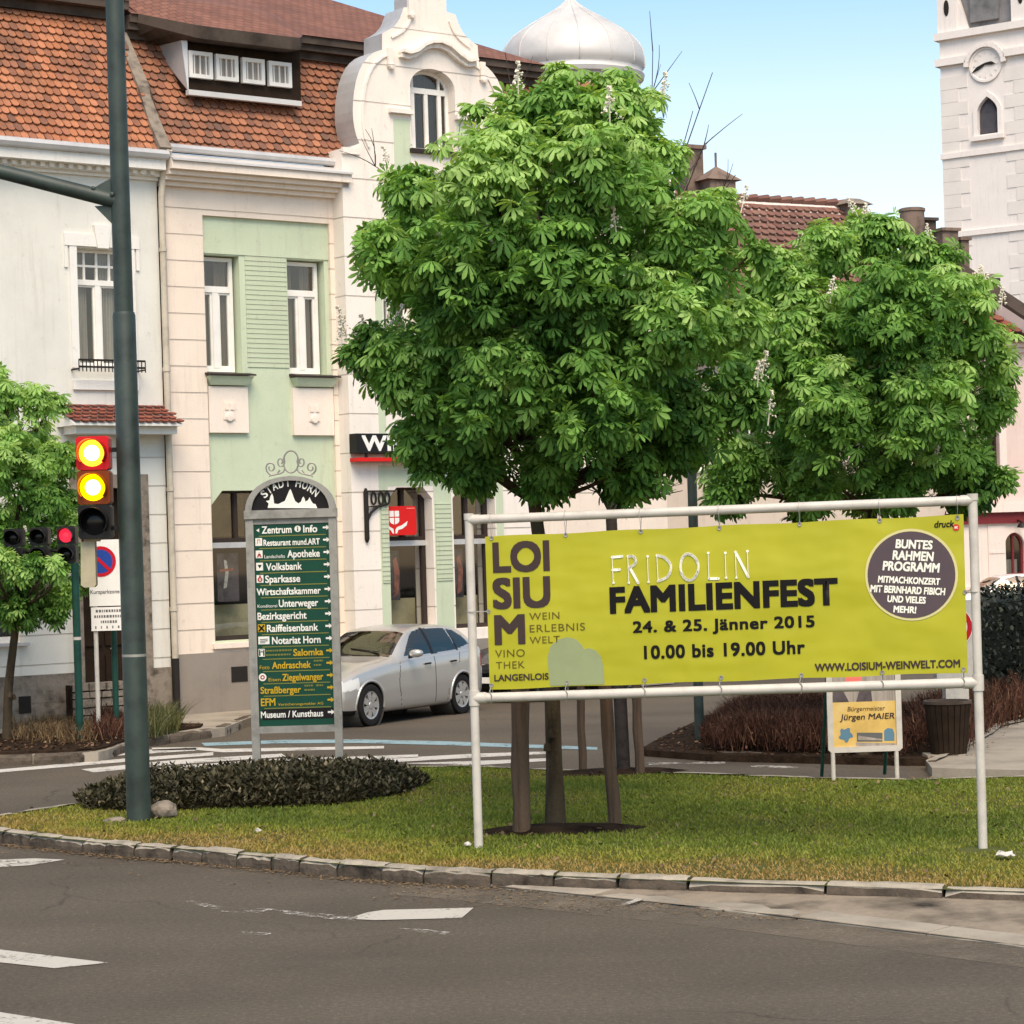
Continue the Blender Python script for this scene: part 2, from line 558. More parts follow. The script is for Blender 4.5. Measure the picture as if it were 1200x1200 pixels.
M['warm_room'] = mat('warm_shop_interior', (.30, .20, .09), .9, .5, 1.0)
M['tile_orange'] = tile_mat('orange_clay_tiles', [(.33, .125, .06), (.40, .155, .075), (.47, .195, .10), (.28, .115, .07), (.43, .175, .09), (.36, .14, .07), (.19, .09, .06)])
M['tile_dark'] = tile_mat('weathered_clay_tiles', [(.28, .115, .065), (.36, .15, .08), (.21, .10, .065), (.41, .175, .095), (.25, .105, .065), (.15, .085, .06)])
M['tile_red'] = tile_mat('red_clay_tiles', [(.20, .055, .035), (.27, .08, .05), (.15, .05, .035), (.31, .10, .065), (.23, .07, .045)], grime=(.12, .07, .05))
M['tile_pale'] = tile_mat('pale_red_tiles', [(.18, .085, .065), (.23, .115, .085), (.15, .07, .055), (.27, .14, .105)], grime=(.11, .08, .065))
m_, n_, l_, p_ = new_mat('road_dust')
fd = noise(n_, l_, 1.3, 8, rough=.75); fe = noise(n_, l_, 30, 3)
ad_ = n_.new('ShaderNodeMath'); ad_.operation = 'MULTIPLY_ADD'; ad_.inputs[1].default_value = .35
l_.new(fe, ad_.inputs[0]); l_.new(fd, ad_.inputs[2])
l_.new(ramp(n_, l_, ad_.outputs[0], [(.52, (0, 0, 0)), (.85, (.75, .75, .75))]), p_.inputs['Alpha'])
l_.new(mix_rgb(n_, l_, fe, (.15, .12, .085, 1), (.22, .18, .135, 1)), p_.inputs['Base Color']); p_.inputs['Roughness'].default_value = 1
M['dust'] = m_
m_, n_, l_, p_ = new_mat('brown_roof')
tc_ = n_.new('ShaderNodeTexCoord')
bt = n_.new('ShaderNodeTexBrick')
bt.inputs['Scale'].default_value = 1.0
bt.inputs['Brick Width'].default_value = .15; bt.inputs['Row Height'].default_value = .12; bt.inputs['Mortar Size'].default_value = .01
bt.inputs['Color1'].default_value = (.15, .062, .042, 1); bt.inputs['Color2'].default_value = (.205, .09, .062, 1); bt.inputs['Mortar'].default_value = (.095, .045, .034, 1)
l_.new(tc_.outputs['Object'], bt.inputs['Vector'])
l_.new(mix_rgb(n_, l_, 1.0, bt.outputs['Color'], mix_rgb(n_, l_, noise(n_, l_, 1.2, 6), (.6, .6, .6, 1), (1.45, 1.4, 1.35, 1)), 'MULTIPLY'), p_.inputs['Base Color'])
p_.inputs['Roughness'].default_value = .9
bump(n_, l_, p_, bt.outputs['Fac'], -.01, .6)
M['brown_roof'] = m_
M['mast'] = mat('dark_green_mast_paint', (.030, .045, .038), .5, .35, 4, hue=(.040, .058, .047), spec=.45)
M['post_green'] = mat('green_post_paint', (.012, .06, .045), .5, .25, 6)
M['black'] = flat('black_plastic', (.012, .011, .011), .45)
M['black_matt'] = flat('black_matt', (.02, .017, .015), .8)
M['galv'] = mat('galvanised_steel', (.33, .32, .29), .5, .2, 8, metal=.3)
M['frame_white'] = mat('white_lacquered_tube', (.55, .51, .45), .35, .1, 8, spec=.5)
M['bark'] = mat('bark', (.075, .055, .033), .95, .45, 7, .02, 30, stretch=(1, 1, .25))
M['bark_grey'] = mat('grey_bark', (.05, .04, .036), .95, .35, 9, .01, 30)
M['stake'] = mat('weathered_stake_wood', (.115, .075, .050), .9, .35, 5, .01, 40, stretch=(4, 4, .3))
M['stone'] = mat('pale_stone', (.24, .20, .16), .9, .4, 6, .02, 20)
M['red_lit'] = emit_mat('lit_red_lens', (1, .74, .36), 5.0)
M['red_ring'] = emit_mat('lit_red_lens_rim', (1, .42, .02), 1.7)
M['amber_lit'] = emit_mat('lit_amber_lens', (1, .72, .22), 5.0)
M['amber_ring'] = emit_mat('lit_amber_lens_rim', (1, .50, .0), 1.7)
# ================================================================== GROUND
def struct(mb, name, mats, **k):
    o = mb.build(name, mats, **k)
    o['kind'] = 'structure'
    return o

ZI = 0.12           # island and pavement height above the road
g = MB(); g.poly_xy([(-500, -60), (500, -60), (500, 1500), (-500, 1500)], 0.0)
struct(g, 'road', M['asphalt'])

FRONT = [(-60, 967), (-20, 970), (0, 973), (60, 980), (130, 987), (200, 992), (300, 1001), (400, 1011), (500, 1018), (600, 1022.5), (700, 1026.5), (850, 1032), (1000, 1037), (1200, 1043), (1500, 1050), (2300, 1072)]
BACK = [(2300, 893), (1500, 903), (1200, 908), (1060, 912), (1000, 911), (900, 908), (750, 904), (650, 901), (560, 897), (500, 897), (420, 900), (300, 908), (200, 922), (130, 934), (85, 941), (30, 949), (-30, 958)]
isl = [ground(x, y, ZI) for x, y in FRONT + BACK]
islf = [ground(x, y, ZI) for x, y in FRONT]
islb = [ground(x, y, ZI) for x, y in BACK]
g = MB(); g.poly_xy([(p.x, p.y) for p in isl], ZI - .012)
struct(g, 'lawn_soil', M['turf'])

def kerb_run(pts, w, ztop, length, inward, seed, zbot=-.02, jit=.008):
    """kerb stones laid end to end along a polyline; returns a mesh builder"""
    rnd = random.Random(seed)
    mb = MB()
    P = [Vector((p.x, p.y, 0)) for p in pts]
    seg, acc = [], 0.0
    for a, b in zip(P[:-1], P[1:]):
        seg.append((acc, a, b, (b - a).length)); acc += (b - a).length
    def pos(t):
        for s0, a, b, L in seg:
            if t <= s0 + L: return a + (b - a) * ((t - s0) / max(L, 1e-6))
        return P[-1]
    t = 0.0
    while t < acc - .2:
        L = (length(t / acc) if callable(length) else length) * rnd.uniform(.75, 1.2)
        g_ = rnd.uniform(.006, .016)
        a, b = pos(t + g_), pos(min(t + L, acc) - g_)
        d = (b - a).normalized()
        nrm = Vector((-d.y, d.x, 0)) * inward
        j = rnd.uniform(-jit, jit)
        zt = ztop + rnd.uniform(-jit, jit)
        n = 6
        rows = []
        for k in range(n + 1):
            q = a.lerp(b, k / n) + nrm * (j + rnd.uniform(-jit, jit) * .8)
            e_ = .022 if k in (0, n) else .0           # worn ends
            ch = .020 + rnd.uniform(0, .018) + e_ * .5
            prof = [(e_ * .5, zbot), (e_ * .4 - rnd.uniform(0, .008), (zbot + zt) * .5), (e_ * .5, zt - ch - e_ * .3), (ch, zt - e_ * .4), (w, zt)]
            rows.append([((q + nrm * o_).x, (q + nrm * o_).y, z_ + rnd.uniform(-.004, .004) * (jit / .008)) for o_, z_ in prof])
        vs = [v for r in rows for v in r]
        low, top = [], []
        for k in range(n):
            for c in range(4):
                f = (k * 5 + c, (k + 1) * 5 + c, (k + 1) * 5 + c + 1, k * 5 + c + 1)
                (low if c < 2 else top).append(f)
        low += [(0, 1, 2, 3, 4), (n * 5 + 4, n * 5 + 3, n * 5 + 2, n * 5 + 1, n * 5)]
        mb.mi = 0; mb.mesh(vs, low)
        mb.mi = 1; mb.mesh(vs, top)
        t += L
    return mb
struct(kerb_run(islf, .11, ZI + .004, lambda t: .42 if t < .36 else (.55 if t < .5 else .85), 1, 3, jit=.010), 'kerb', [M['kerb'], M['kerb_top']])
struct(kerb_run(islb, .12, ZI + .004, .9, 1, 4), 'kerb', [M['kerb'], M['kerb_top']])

# lay-by strip between the kerb and the gutter stones
GUT = [(470, 1031), (540, 1037), (600, 1043), (700, 1053), (850, 1068), (1000, 1086), (1200, 1111), (1500, 1150), (2300, 1210)]
lay = [ground(x, y) for x, y in [(455, 1017), (600, 1030), (850, 1040), (1200, 1052), (1500, 1060)]] + [ground(x, y) for x, y in reversed(GUT)]
def strip(pa, pb, za, zb_):
    g = MB()
    for i in range(len(pa) - 1): g.face([(pa[i].x, pa[i].y, za[i]), (pa[i + 1].x, pa[i + 1].y, za[i + 1]), (pb[i + 1].x, pb[i + 1].y, zb_[i + 1]), (pb[i].x, pb[i].y, zb_[i])])
    return g
kp = [ground(x, y) for x, y in [(470, 1022), (540, 1026), (600, 1030), (700, 1033), (850, 1038), (1000, 1044), (1200, 1051), (1500, 1058), (2300, 1080)]]
gp0 = [ground(x, y) for x, y in GUT]
rise = [.004, .02, .035, .055, .06, .06, .06, .06, .06]
struct(strip(kp, gp0, rise, [.004] + [.016] * 8), 'pavement', M['gravel'])
dn = [p + Vector((-.05, -.75, 0)) for p in gp0]
struct(strip(gp0, dn, [.003] * 9, [.003] * 9), 'road_dust', M['dust'])
dk_ = [ground(x, y) for x, y in FRONT[2:11]]
struct(strip([p + Vector((0, .12, 0)) for p in dk_], [p + Vector((0, -.55, 0)) for p in dk_], [.0026] * 9, [.0026] * 9), 'road_dust', M['dust'])
gp = [ground(x, y) for x, y in GUT]
mbg = kerb_run(gp, .26, .024, .95, 1, 9, zbot=-.01, jit=.006)
mbg.mi = 0
struct(mbg, 'gutter', [M['slab'], M['slab']])

# far pavement in front of the facades
FAR = [(-160, 892), (-60, 889), (0, 886), (60, 884), (113, 882), (125, 879), (140, 873), (175, 864), (230, 857), (262, 853), (300, 838), (400, 826), (560, 808), (800, 788)]
far = [ground(x, y, ZI) for x, y in FAR]
g = MB(); g.poly_xy([(p.x + .01, p.y + .07) for p in far] + [(30, 75), (30, 90), (-60, 60), (-60, 30)], ZI, -.02)
struct(g, 'pavement', M['slab'])
struct(kerb_run([ground(x, y, ZI) for x, y in FAR], .14, ZI + .006, .7, 1, 5), 'kerb', [M['kerb'], M['kerb']])
BED = [(-160, 890), (-60, 887), (0, 884.5), (60, 882.5), (111, 880), (125, 877), (138, 872), (175, 862), (235, 853), (238, 850), (200, 850), (0, 862), (-160, 870)]
g = MB(); g.poly_xy([(p.x, p.y) for p in [ground(x, y, ZI) for x, y in BED]], ZI + .03, ZI)
struct(g, 'planting_bed', M['soil'])

# right: bed behind the island with hedges, and a pale path
BED2 = [(750, 878), (830, 884), (1060, 889), (1150, 889), (1165, 872), (1240, 845), (1200, 822), (1000, 822), (830, 838), (770, 866)]
b2 = [ground(x, y, .08) for x, y in BED2]
g = MB(); g.poly_xy([(p.x, p.y) for p in b2], .08, -.02)
struct(g, 'planting_bed', M['soil'])
struct(kerb_run([ground(x, y, .06) for x, y in BED2[:4]], .10, .07, .6, 1, 6, jit=.02), 'kerb', [M['kerb'], M['kerb']])
PATH = [(1092, 902), (1085, 893), (1150, 862), (1165, 850), (1230, 838), (2300, 815), (2300, 892), (1500, 900), (1200, 905)]
g = MB(); g.poly_xy([(p.x, p.y) for p in [ground(x, y, .08) for x, y in PATH]], .10, -.02)
struct(g, 'path', M['slab'])
struct(kerb_run([ground(x, y, .1) for x, y in [(1085, 893), (1150, 862), (1165, 850), (1230, 838)]], .12, .12, .9, -1, 8), 'kerb', [M['kerb'], M['kerb_top']])

# road markings
def marking(polys, mt, name='road_marking', z=.005):
    for poly in polys:
        g = MB(); pp = [ground(x, y) for x, y in poly]
        g.poly_xy([(p.x, p.y) for p in pp], z)
        struct(g, name, mt)
marking([[(-70, 1012), (0, 1008), (40, 1006.5), (76, 1008), (36, 1014.5), (-70, 1021)],
         [(-70, 1106), (0, 1113.5), (127, 1129), (64, 1135.5), (-70, 1121)],
         [(-70, 1183), (0, 1187), (88, 1201), (40, 1210), (-70, 1200)],
         [(407, 1077.5), (430, 1070), (450, 1067), (555, 1064.5), (541, 1076.5), (440, 1079)]], M['white_paint'])
marking([[(209, 1055.5), (228, 1056.5), (262, 1064), (325, 1066), (300, 1071), (268, 1071)],
         [(320, 1066), (352, 1069), (420, 1075), (415, 1081), (330, 1071)],
         [(465, 1088), (500, 1090), (529, 1093), (520, 1096.5), (480, 1093)],
         [(276, 1092), (318, 1094), (316, 1097), (282, 1096)]], M['worn_paint'])
marking([[(727, 1064), (735, 1064.5), (757, 1057), (749, 1056)]], M['worn_paint'], z=.024)
marking([[(-80, 899), (0, 892.5), (147, 880), (230, 876.5), (230, 880), (150, 885), (0, 897), (-80, 904)],
         [(-60, 907), (12, 901), (150, 889), (250, 882), (250, 885.5), (150, 893), (25, 903.5), (-60, 911)],
         [(95, 902), (205, 891), (330, 883.5), (335, 887), (210, 896), (110, 905.5)],
         [(165, 903), (200, 898.5), (320, 890), (490, 884.5), (490, 888), (330, 895), (200, 904)],
         [(178, 876.5), (230, 876), (260, 878), (450, 874.5), (450, 877.5), (262, 882), (228, 879), (178, 880)],
         [(400, 892), (560, 883.5), (640, 881), (642, 884), (560, 888), (400, 897)],
         [(470, 895), (560, 892), (640, 889), (646, 892), (560, 897)]], M['zebra_paint'])
marking([[(236, 871), (330, 867.5), (420, 866.8), (520, 869), (640, 873.5), (700, 876), (700, 879), (640, 877.5), (520, 873.5), (420, 871), (330, 871.5), (240, 874.5)]], M['blue_paint'])
marking([[(880, 897), (935, 898.5), (935, 901), (880, 899.5)], [(1090, 902), (1140, 903), (1140, 905), (1090, 904)], [(760, 894), (850, 893), (850, 895), (760, 897)]], M['worn_paint'])

# ---------------------------------------------------------------- grass blades
def in_poly(px, py, poly):
    ins = np.zeros(len(px), bool)
    n = len(poly)
    for i in range(n):
        x1, y1 = poly[i].x, poly[i].y
        x2, y2 = poly[(i + 1) % n].x, poly[(i + 1) % n].y
        c = ((y1 > py) != (y2 > py)) & (px < (x2 - x1) * (py - y1) / (y2 - y1 + 1e-12) + x1)
        ins ^= c
    return ins
def dist_line(px, py, pts):
    d = np.full(len(px), 1e9)
    for a, b in zip(pts[:-1], pts[1:]):
        vx, vy = b.x - a.x, b.y - a.y
        L2 = vx * vx + vy * vy
        t = np.clip(((px - a.x) * vx + (py - a.y) * vy) / L2, 0, 1)
        d = np.minimum(d, np.hypot(px - a.x - t * vx, py - a.y - t * vy))
    return d
def blades(name, X, Y, z0, H, W, tone, mt, lean=.5, parent=None):
    n = len(X)
    th = RNG.uniform(0, 2 * np.pi, n)
    la = RNG.uniform(0, 2 * np.pi, n)
    ll = H * RNG.uniform(0.1, lean * 1.6, n)
    dx, dy = np.cos(th) * W / 2, np.sin(th) * W / 2
    lx, ly = np.cos(la) * ll, np.sin(la) * ll
    V = np.empty((n, 5, 3))
    V[:, 0] = np.stack([X - dx, Y - dy, z0], 1)
    V[:, 1] = np.stack([X + dx, Y + dy, z0], 1)
    V[:, 2] = np.stack([X + dx * .8 + lx * .4, Y + dy * .8 + ly * .4, z0 + H * .6], 1)
    V[:, 3] = np.stack([X - dx * .8 + lx * .4, Y - dy * .8 + ly * .4, z0 + H * .6], 1)
    V[:, 4] = np.stack([X + lx, Y + ly, z0 + H], 1)
    base = np.arange(n)[:, None] * 5
    T = np.concatenate([base + np.array([[0, 1, 2]]), base + np.array([[0, 2, 3]]), base + np.array([[3, 2, 4]])], 0)
    return np_mesh(name, V.reshape(-1, 3), T, mt, parent, {'tone': np.repeat(tone, 5)})
M['grass'] = leaf_mat('grass_blades', [(0, (.38, .245, .09)), (.3, (.33, .245, .06)), (.5, (.27, .265, .038)), (.75, (.175, .22, .026)), (1, (.11, .16, .02))], trans=.3, rough=.6)
xs, ys = [p.x for p in isl], [p.y for p in isl]
N = 460000
GX, GY = RNG.uniform(max(min(xs), -7.5), 11, N), RNG.uniform(min(ys), max(ys), N)
k = in_poly(GX, GY, isl)
GX, GY = GX[k], GY[k]
df = dist_line(GX, GY, islf); db = dist_line(GX, GY, islb)
k = (df > .15) & (db > .13)
GX, GY, df = GX[k], GY[k], df[k]
# bare soil around the trunks
TREE_SOIL = [(ground(655, 972, ZI), .75, .32), (ground(722, 905, ZI), .75, .3), (ground(1150, 994, ZI), .25, .2), (ground(175, 958, ZI), .3, .2)]
for c, rx, ry in TREE_SOIL:
    q = np.hypot((GX - c.x) / rx, (GY - c.y) / ry) + .35 * (vnoise(GX, GY, 6, 2) - .5)
    k = q > 1 - .3 * RNG.random(len(GX))
    GX, GY, df = GX[k], GY[k], df[k]
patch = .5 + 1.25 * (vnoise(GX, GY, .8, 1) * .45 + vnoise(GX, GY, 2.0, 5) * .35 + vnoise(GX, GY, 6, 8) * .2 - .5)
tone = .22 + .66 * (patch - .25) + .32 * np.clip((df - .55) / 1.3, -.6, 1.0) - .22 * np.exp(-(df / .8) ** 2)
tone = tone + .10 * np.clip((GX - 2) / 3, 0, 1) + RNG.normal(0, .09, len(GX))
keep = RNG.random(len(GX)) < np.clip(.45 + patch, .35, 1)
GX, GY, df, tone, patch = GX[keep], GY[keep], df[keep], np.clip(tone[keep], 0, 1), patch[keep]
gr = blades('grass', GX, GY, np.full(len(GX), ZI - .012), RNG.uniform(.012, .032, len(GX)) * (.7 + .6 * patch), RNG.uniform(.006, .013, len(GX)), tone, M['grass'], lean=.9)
gr['kind'] = 'stuff'
for c, rx, ry in TREE_SOIL[:2]:
    g = MB()
    ring = [(c.x + rx * .95 * math.cos(t) * (1 + .12 * math.sin(5 * t)), c.y + ry * .95 * math.sin(t) * (1 + .1 * math.cos(3 * t))) for t in [i * .21 for i in range(30)]]
    vs = [(x, y, ZI - .006) for x, y in ring] + [(c.x + (x - c.x) * .6, c.y + (y - c.y) * .6, ZI + .035) for x, y in ring] + [(c.x, c.y, ZI + .05)]
    nn = len(ring)
    g.mesh(vs, [(i, (i + 1) % nn, nn + (i + 1) % nn, nn + i) for i in range(nn)] + [(nn + i, nn + (i + 1) % nn, 2 * nn) for i in range(nn)])
    struct(g, 'bare_soil', M['soil'], smooth=True)
# dirt and dry leaf litter lying along the foot of the kerb
M['litter'] = leaf_mat('dry_litter', [(0, (.12, .085, .05)), (.5, (.20, .14, .08)), (1, (.09, .06, .04))], trans=0, rough=.9)
n = 5200
t = RNG.random(n)
ii = RNG.integers(0, len(islf) - 1, n)
PX = np.array([islf[i].x + (islf[i + 1].x - islf[i].x) * u for i, u in zip(ii, t)])
PY = np.array([islf[i].y + (islf[i + 1].y - islf[i].y) * u for i, u in zip(ii, t)])
off = np.abs(RNG.normal(0, .10, n)) + .01
wide = RNG.random(n) < np.where(PX > -1, .55, .08)
off = np.where(wide, RNG.uniform(0, 1.0, n), off)
PY = PY - off
def flakes(name, X, Y, Z, S, tone, mt, parent=None, tilt=.5):
    n = len(X)
    th = RNG.uniform(0, 2 * np.pi, n)
    ax = np.stack([np.cos(th), np.sin(th), RNG.uniform(-tilt, tilt, n)], 1)
    bx = np.stack([-np.sin(th), np.cos(th), RNG.uniform(-tilt, tilt, n)], 1) * RNG.uniform(.4, .8, n)[:, None]
    C = np.stack([X, Y, Z], 1)
    V = np.stack([C + ax * S[:, None], C + bx * S[:, None], C - ax * S[:, None], C - bx * S[:, None]], 1)
    F4 = np.arange(n * 4).reshape(n, 4)
    return np_mesh(name, V.reshape(-1, 3), F4, mt, parent, {'tone': np.repeat(tone, 4)})
o = flakes('dry_leaf_litter', PX, PY, np.full(n, .012), RNG.uniform(.006, .018, n), RNG.random(n), M['litter'], tilt=.3)
o['kind'] = 'stuff'

n = 420
LX, LY = RNG.uniform(-6, 6, n * 3), RNG.uniform(min(p.y for p in isl), max(p.y for p in isl), n * 3)
k = in_poly(LX, LY, isl) & (dist_line(LX, LY, islf) > .15); LX, LY = LX[k], LY[k]
o = flakes('dry_leaf_litter', LX, LY, np.full(len(LX), ZI + .028), RNG.uniform(.012, .03, len(LX)), RNG.random(len(LX)), M['litter'], tilt=.6)
o['kind'] = 'stuff'
# ================================================================== BUILDINGS
def tiles(mb, O, u, v, nrm, poly, tw, th, seed=1, thick=.02, lap=1.25, lift=.02, cut=None):
    """rounded clay tiles laid in rows on the plane O + a*u + b*v, inside poly [(a,b)...]"""
    rnd = random.Random(seed)
    O, u, v, nrm = Vector(O), Vector(u), Vector(v), Vector(nrm)
    P = [Vector((a, b, 0)) for a, b in poly]
    amin, amax = min(p.x for p in P), max(p.x for p in P)
    bmin, bmax = min(p.y for p in P), max(p.y for p in P)
    px = np.array([0.0]); 
    row, b = 0, bmin
    while b < bmax:
        a = amin - (tw / 2 if row % 2 else 0)
        while a < amax:
            c = in_poly(np.array([a + tw / 2]), np.array([b + th * .5]), P)[0]
            if c and not (cut and cut(a + tw / 2, b + th * .5)):
                j = rnd.uniform(-.012, .012) * tw / .17
                jl = rnd.uniform(0, .012)
                g = tw * .03
                pts = [(a + g, b + th * .22), (a + tw * .25, b + th * .03), (a + tw * .5, b), (a + tw * .75, b + th * .03), (a + tw - g, b + th * .22), (a + tw - g, b + th * lap), (a + g, b + th * lap)]
                low = [O + u * x + v * (y + j) + nrm * (lift + thick + jl if y < b + th * .5 else .006) for x, y in pts]
                base = [p - nrm * thick for p in low]
                mb.mesh(low + base, [(0, 1, 2, 3, 4, 5, 6), (0, 7, 8, 1), (1, 8, 9, 2), (2, 9, 10, 3), (3, 10, 11, 4)])
            a += tw
        b += th
        row += 1

def px_plane(px, py, P0, N):
    a, b = ray(px, py)
    d = Vector((a, 1, b))
    c = Vector((0, 0, HC))
    t = (Vector(P0) - c).dot(Vector(N)) / d.dot(Vector(N))
    return c + d * t

def window_unit(parent, s0, s1, z0, z1, y, fm=None, bars='T', fw=.055, name='window', glass=True, curtain='curtain', room=True, sill=None, label=None, deep=.5, transom=.72):
    """frame, panes, curtain; y = local depth of the frame's front face"""
    fm = fm or M['white_frame']
    mb = MB()
    d = .06
    mb.box(s0, s0 + fw, y, y + d, z0, z1); mb.box(s1 - fw, s1, y, y + d, z0, z1)
    mb.box(s0 + fw, s1 - fw, y, y + d, z0, z0 + fw); mb.box(s0 + fw, s1 - fw, y, y + d, z1 - fw, z1)
    zt = z0 + (z1 - z0) * transom
    sm = (s0 + s1) / 2
    if 'T' in bars:
        mb.box(s0 + fw, s1 - fw, y - .012, y + d, zt - fw * .8, zt + fw * .8)
    if 'M' in bars:
        zz = zt - fw * .8 if 'T' in bars else z1 - fw
        mb.box(sm - fw * .9, sm + fw * .9, y - .008, y + d, z0 + fw, zz)
        for a, b in ((s0 + fw, sm - fw * .9), (sm + fw * .9, s1 - fw)):      # sashes
            q = fw * .55
            mb.box(a, a + q, y + .012, y + d, z0 + fw, zz); mb.box(b - q, b, y + .012, y + d, z0 + fw, zz)
            mb.box(a + q, b - q, y + .012, y + d, z0 + fw, z0 + fw + q); mb.box(a + q, b - q, y + .012, y + d, zz - q, zz)
    if 'G' in bars:                                     # small grid in the upper light
        for i in range(1, 4):
            x = s0 + (s1 - s0) * i / 4
            mb.box(x - .016, x + .016, y + .006, y + d, zt + fw * .8, z1 - fw)
        zc = (zt + z1) / 2
        mb.box(s0 + fw, s1 - fw, y + .01, y + d - .005, zc - .016, zc + .016)
    w = mb.build(name, fm, parent)
    if label: w['label'] = label
    if glass:
        g = MB(); g.face([(s0 + fw * .5, y + .035, z0 + fw * .5), (s1 - fw * .5, y + .035, z0 + fw * .5), (s1 - fw * .5, y + .035, z1 - fw * .5), (s0 + fw * .5, y + .035, z1 - fw * .5)])
        g.build('pane', M['glass'], w)
    if curtain:
        rnd = random.Random(int(abs(s0 * 977 + z0 * 131)))
        g = MB()
        n = 26
        for (a, b) in ((s0 + fw, s0 + (s1 - s0) * .36), (s0 + (s1 - s0) * .60, s1 - fw)):
            pts = [(a + (b - a) * i / n, y + .13 + .025 * math.sin(i * 1.5) + rnd.uniform(-.006, .006)) for i in range(n + 1)]
            for p, q in zip(pts[:-1], pts[1:]):
                g.face([(p[0], p[1], z0 + .01), (q[0], q[1], z0 + .01), (q[0], q[1], z1 - .02), (p[0], p[1], z1 - .02)])
        g.build('curtain', M[curtain], w, smooth=True)
    if sill:
        g = MB(); g.box(s0 - .06, s1 + .06, -sill, y, z0 - .05, z0 - .003)
        g.build('sill', M['tin'], w)
    return w

M['pipe'] = mat('tan_pipe_paint', (.52, .46, .37), .6, .2, 3)
M['pale_display'] = mat('pale_display', (.46, .38, .24), .9, .3, 1.2)
def cornice(mb, s0, s1, steps):
    """steps: (z0, z1, projection)"""
    for z0, z1, pj in steps:
        mb.box(s0, s1, -pj, .1, z0, z1 - .0005)

F = Frame(ground(207, 838, ZI), (.795, .606))
P = lambda x, y, n=0.0: F.px(x, y, n)
GN = .30                                   # the gable bay stands 0.3 m proud
SG = 3.075

# ---------------------------------------------------------------- green and cream town house
th_ = F.empty('town_house', 'cream and green town house with curved white gable, dormer and onion-domed turret', 'building')
ZC = 7.98                                  # underside of cornice
gz = dict(s0=P(238.5, 300)[0], s1=P(386.5, 300)[0], ztop=7.58, zbot=1.03)
w1 = (P(239, 360)[0], P(284, 360)[0]); w2 = (P(340, 360)[0], P(383.5, 360)[0])
wz = (5.18, 6.99)
sh1 = (gz['s0'] + .04, gz['s1'] - .06)
zsb = P(250, 752)[1]; zst = P(250, 575)[1]
g = MB()
hole = [(gz['s0'], gz['zbot']), (gz['s1'], gz['zbot']), (gz['s1'], gz['ztop']), (gz['s0'], gz['ztop'])]
g.poly_xz([(0, .91), (SG, .91), (SG, ZC), (0, ZC)], [hole], 0.0, .06)
g.build('wall', M['cream'], th_)
# green recess with two windows and the shop window (cut corners at the top)
def cham(s0, s1, z0, z1, c=.2): return [(s0, z0), (s1, z0), (s1, z1 - c * 1.1), (s1 - c, z1), (s0 + c, z1), (s0, z1 - c * 1.1)]
g = MB()
e = .0
outer = [(gz['s0'] - .02, gz['zbot'] - .02), (gz['s1'] + .02, gz['zbot'] - .02), (gz['s1'] + .02, gz['ztop'] + .02), (gz['s0'] - .02, gz['ztop'] + .02)]
holes = [[(a, wz[0]), (b, wz[0]), (b, wz[1]), (a, wz[1])] for a, b in (w1, w2)] + [cham(sh1[0], sh1[1], zsb, zst)]
g.poly_xz(outer, holes, .062, .36)
g.build('green_wall', M['green'], th_)
g = MB()
g.box(w1[1] + .1, w2[0] - .02, .05, .07, P(300, 430)[1], P(300, 298)[1])
g.build('ridged_panel', M['green_ridge'], th_)
g = MB()                                   # shallow raised band over the windows
g.box(gz['s0'], gz['s1'], .045, .07, wz[1] + .02, P(300, 269)[1]); g.build('window_band', M['green'], th_)
for a, b in (w1, w2):
    window_unit(th_, a + .0, b - .045, wz[0] + .03, wz[1] - .02, .20, bars='TM', curtain='curtain_dark', fw=.06)
    g = MB()
    g.mesh([(a - .02, .06, wz[0] - .03), (b + .12, .06, wz[0] - .03), (b + .12, -.16, wz[0] - .05), (a - .02, -.16, wz[0] - .05), (a - .02, .06, wz[0] + .01), (b + .12, .06, wz[0] + .01), (b + .12, -.16, wz[0] - .025), (a - .02, -.16, wz[0] - .025)],
           [(0, 1, 2, 3), (4, 7, 6, 5), (3, 2, 6, 7), (0, 3, 7, 4), (1, 5, 6, 2)])
    s_ = g.build('window_sill', M['dark_frame'], th_)
    g = MB(); g.mesh([(a - .0, .06, wz[0] - .055), (b + .1, .06, wz[0] - .055), (b + .1, -.13, wz[0] - .055), (a, -.13, wz[0] - .055), (a + .07, .06, wz[0] - .19), (b + .03, .06, wz[0] - .19), (b + .03, -.05, wz[0] - .19), (a + .07, -.05, wz[0] - .19)],
                     [(0, 1, 2, 3), (4, 7, 6, 5), (3, 2, 6, 7), (0, 3, 7, 4), (1, 5, 6, 2)])
    g.build('sill_moulding', M['green'], s_)
# cream ornament fields under the windows, each with a small plaster relief
for (x0, x1, yy) in ((245, 291, 507), (344, 391, 510)):
    a, b = P(x0, 480)[0], P(x1, 480)[0]
    z0_, z1_ = P((x0 + x1) / 2, yy)[1], wz[0] - .21
    g = MB(); g.box(max(a, gz['s0'] + .001), min(b, gz['s1'] - .001), -.006, .07, z0_, z1_)
    f_ = g.build('ornament_field', M['cream_plain'], th_)
    cx, cz = (a + b) / 2, z0_ + (z1_ - z0_) * .48
    g = MB(); r = .105
    g.box(cx - r, cx + r, -.02, -.006, cz - .14, cz + .14)
    g.box(cx - r * .8, cx - r * .15, -.035, -.02, cz + .01, cz + .11); g.box(cx + r * .15, cx + r * .8, -.035, -.02, cz + .01, cz + .11)
    g.lathe([(0, -.05), (r * .6, -.045), (r * .75, -.02)], (cx, 0, cz - .10), 10, 'y')
    g.build('plaster_relief', M['cream_plain'], f_)
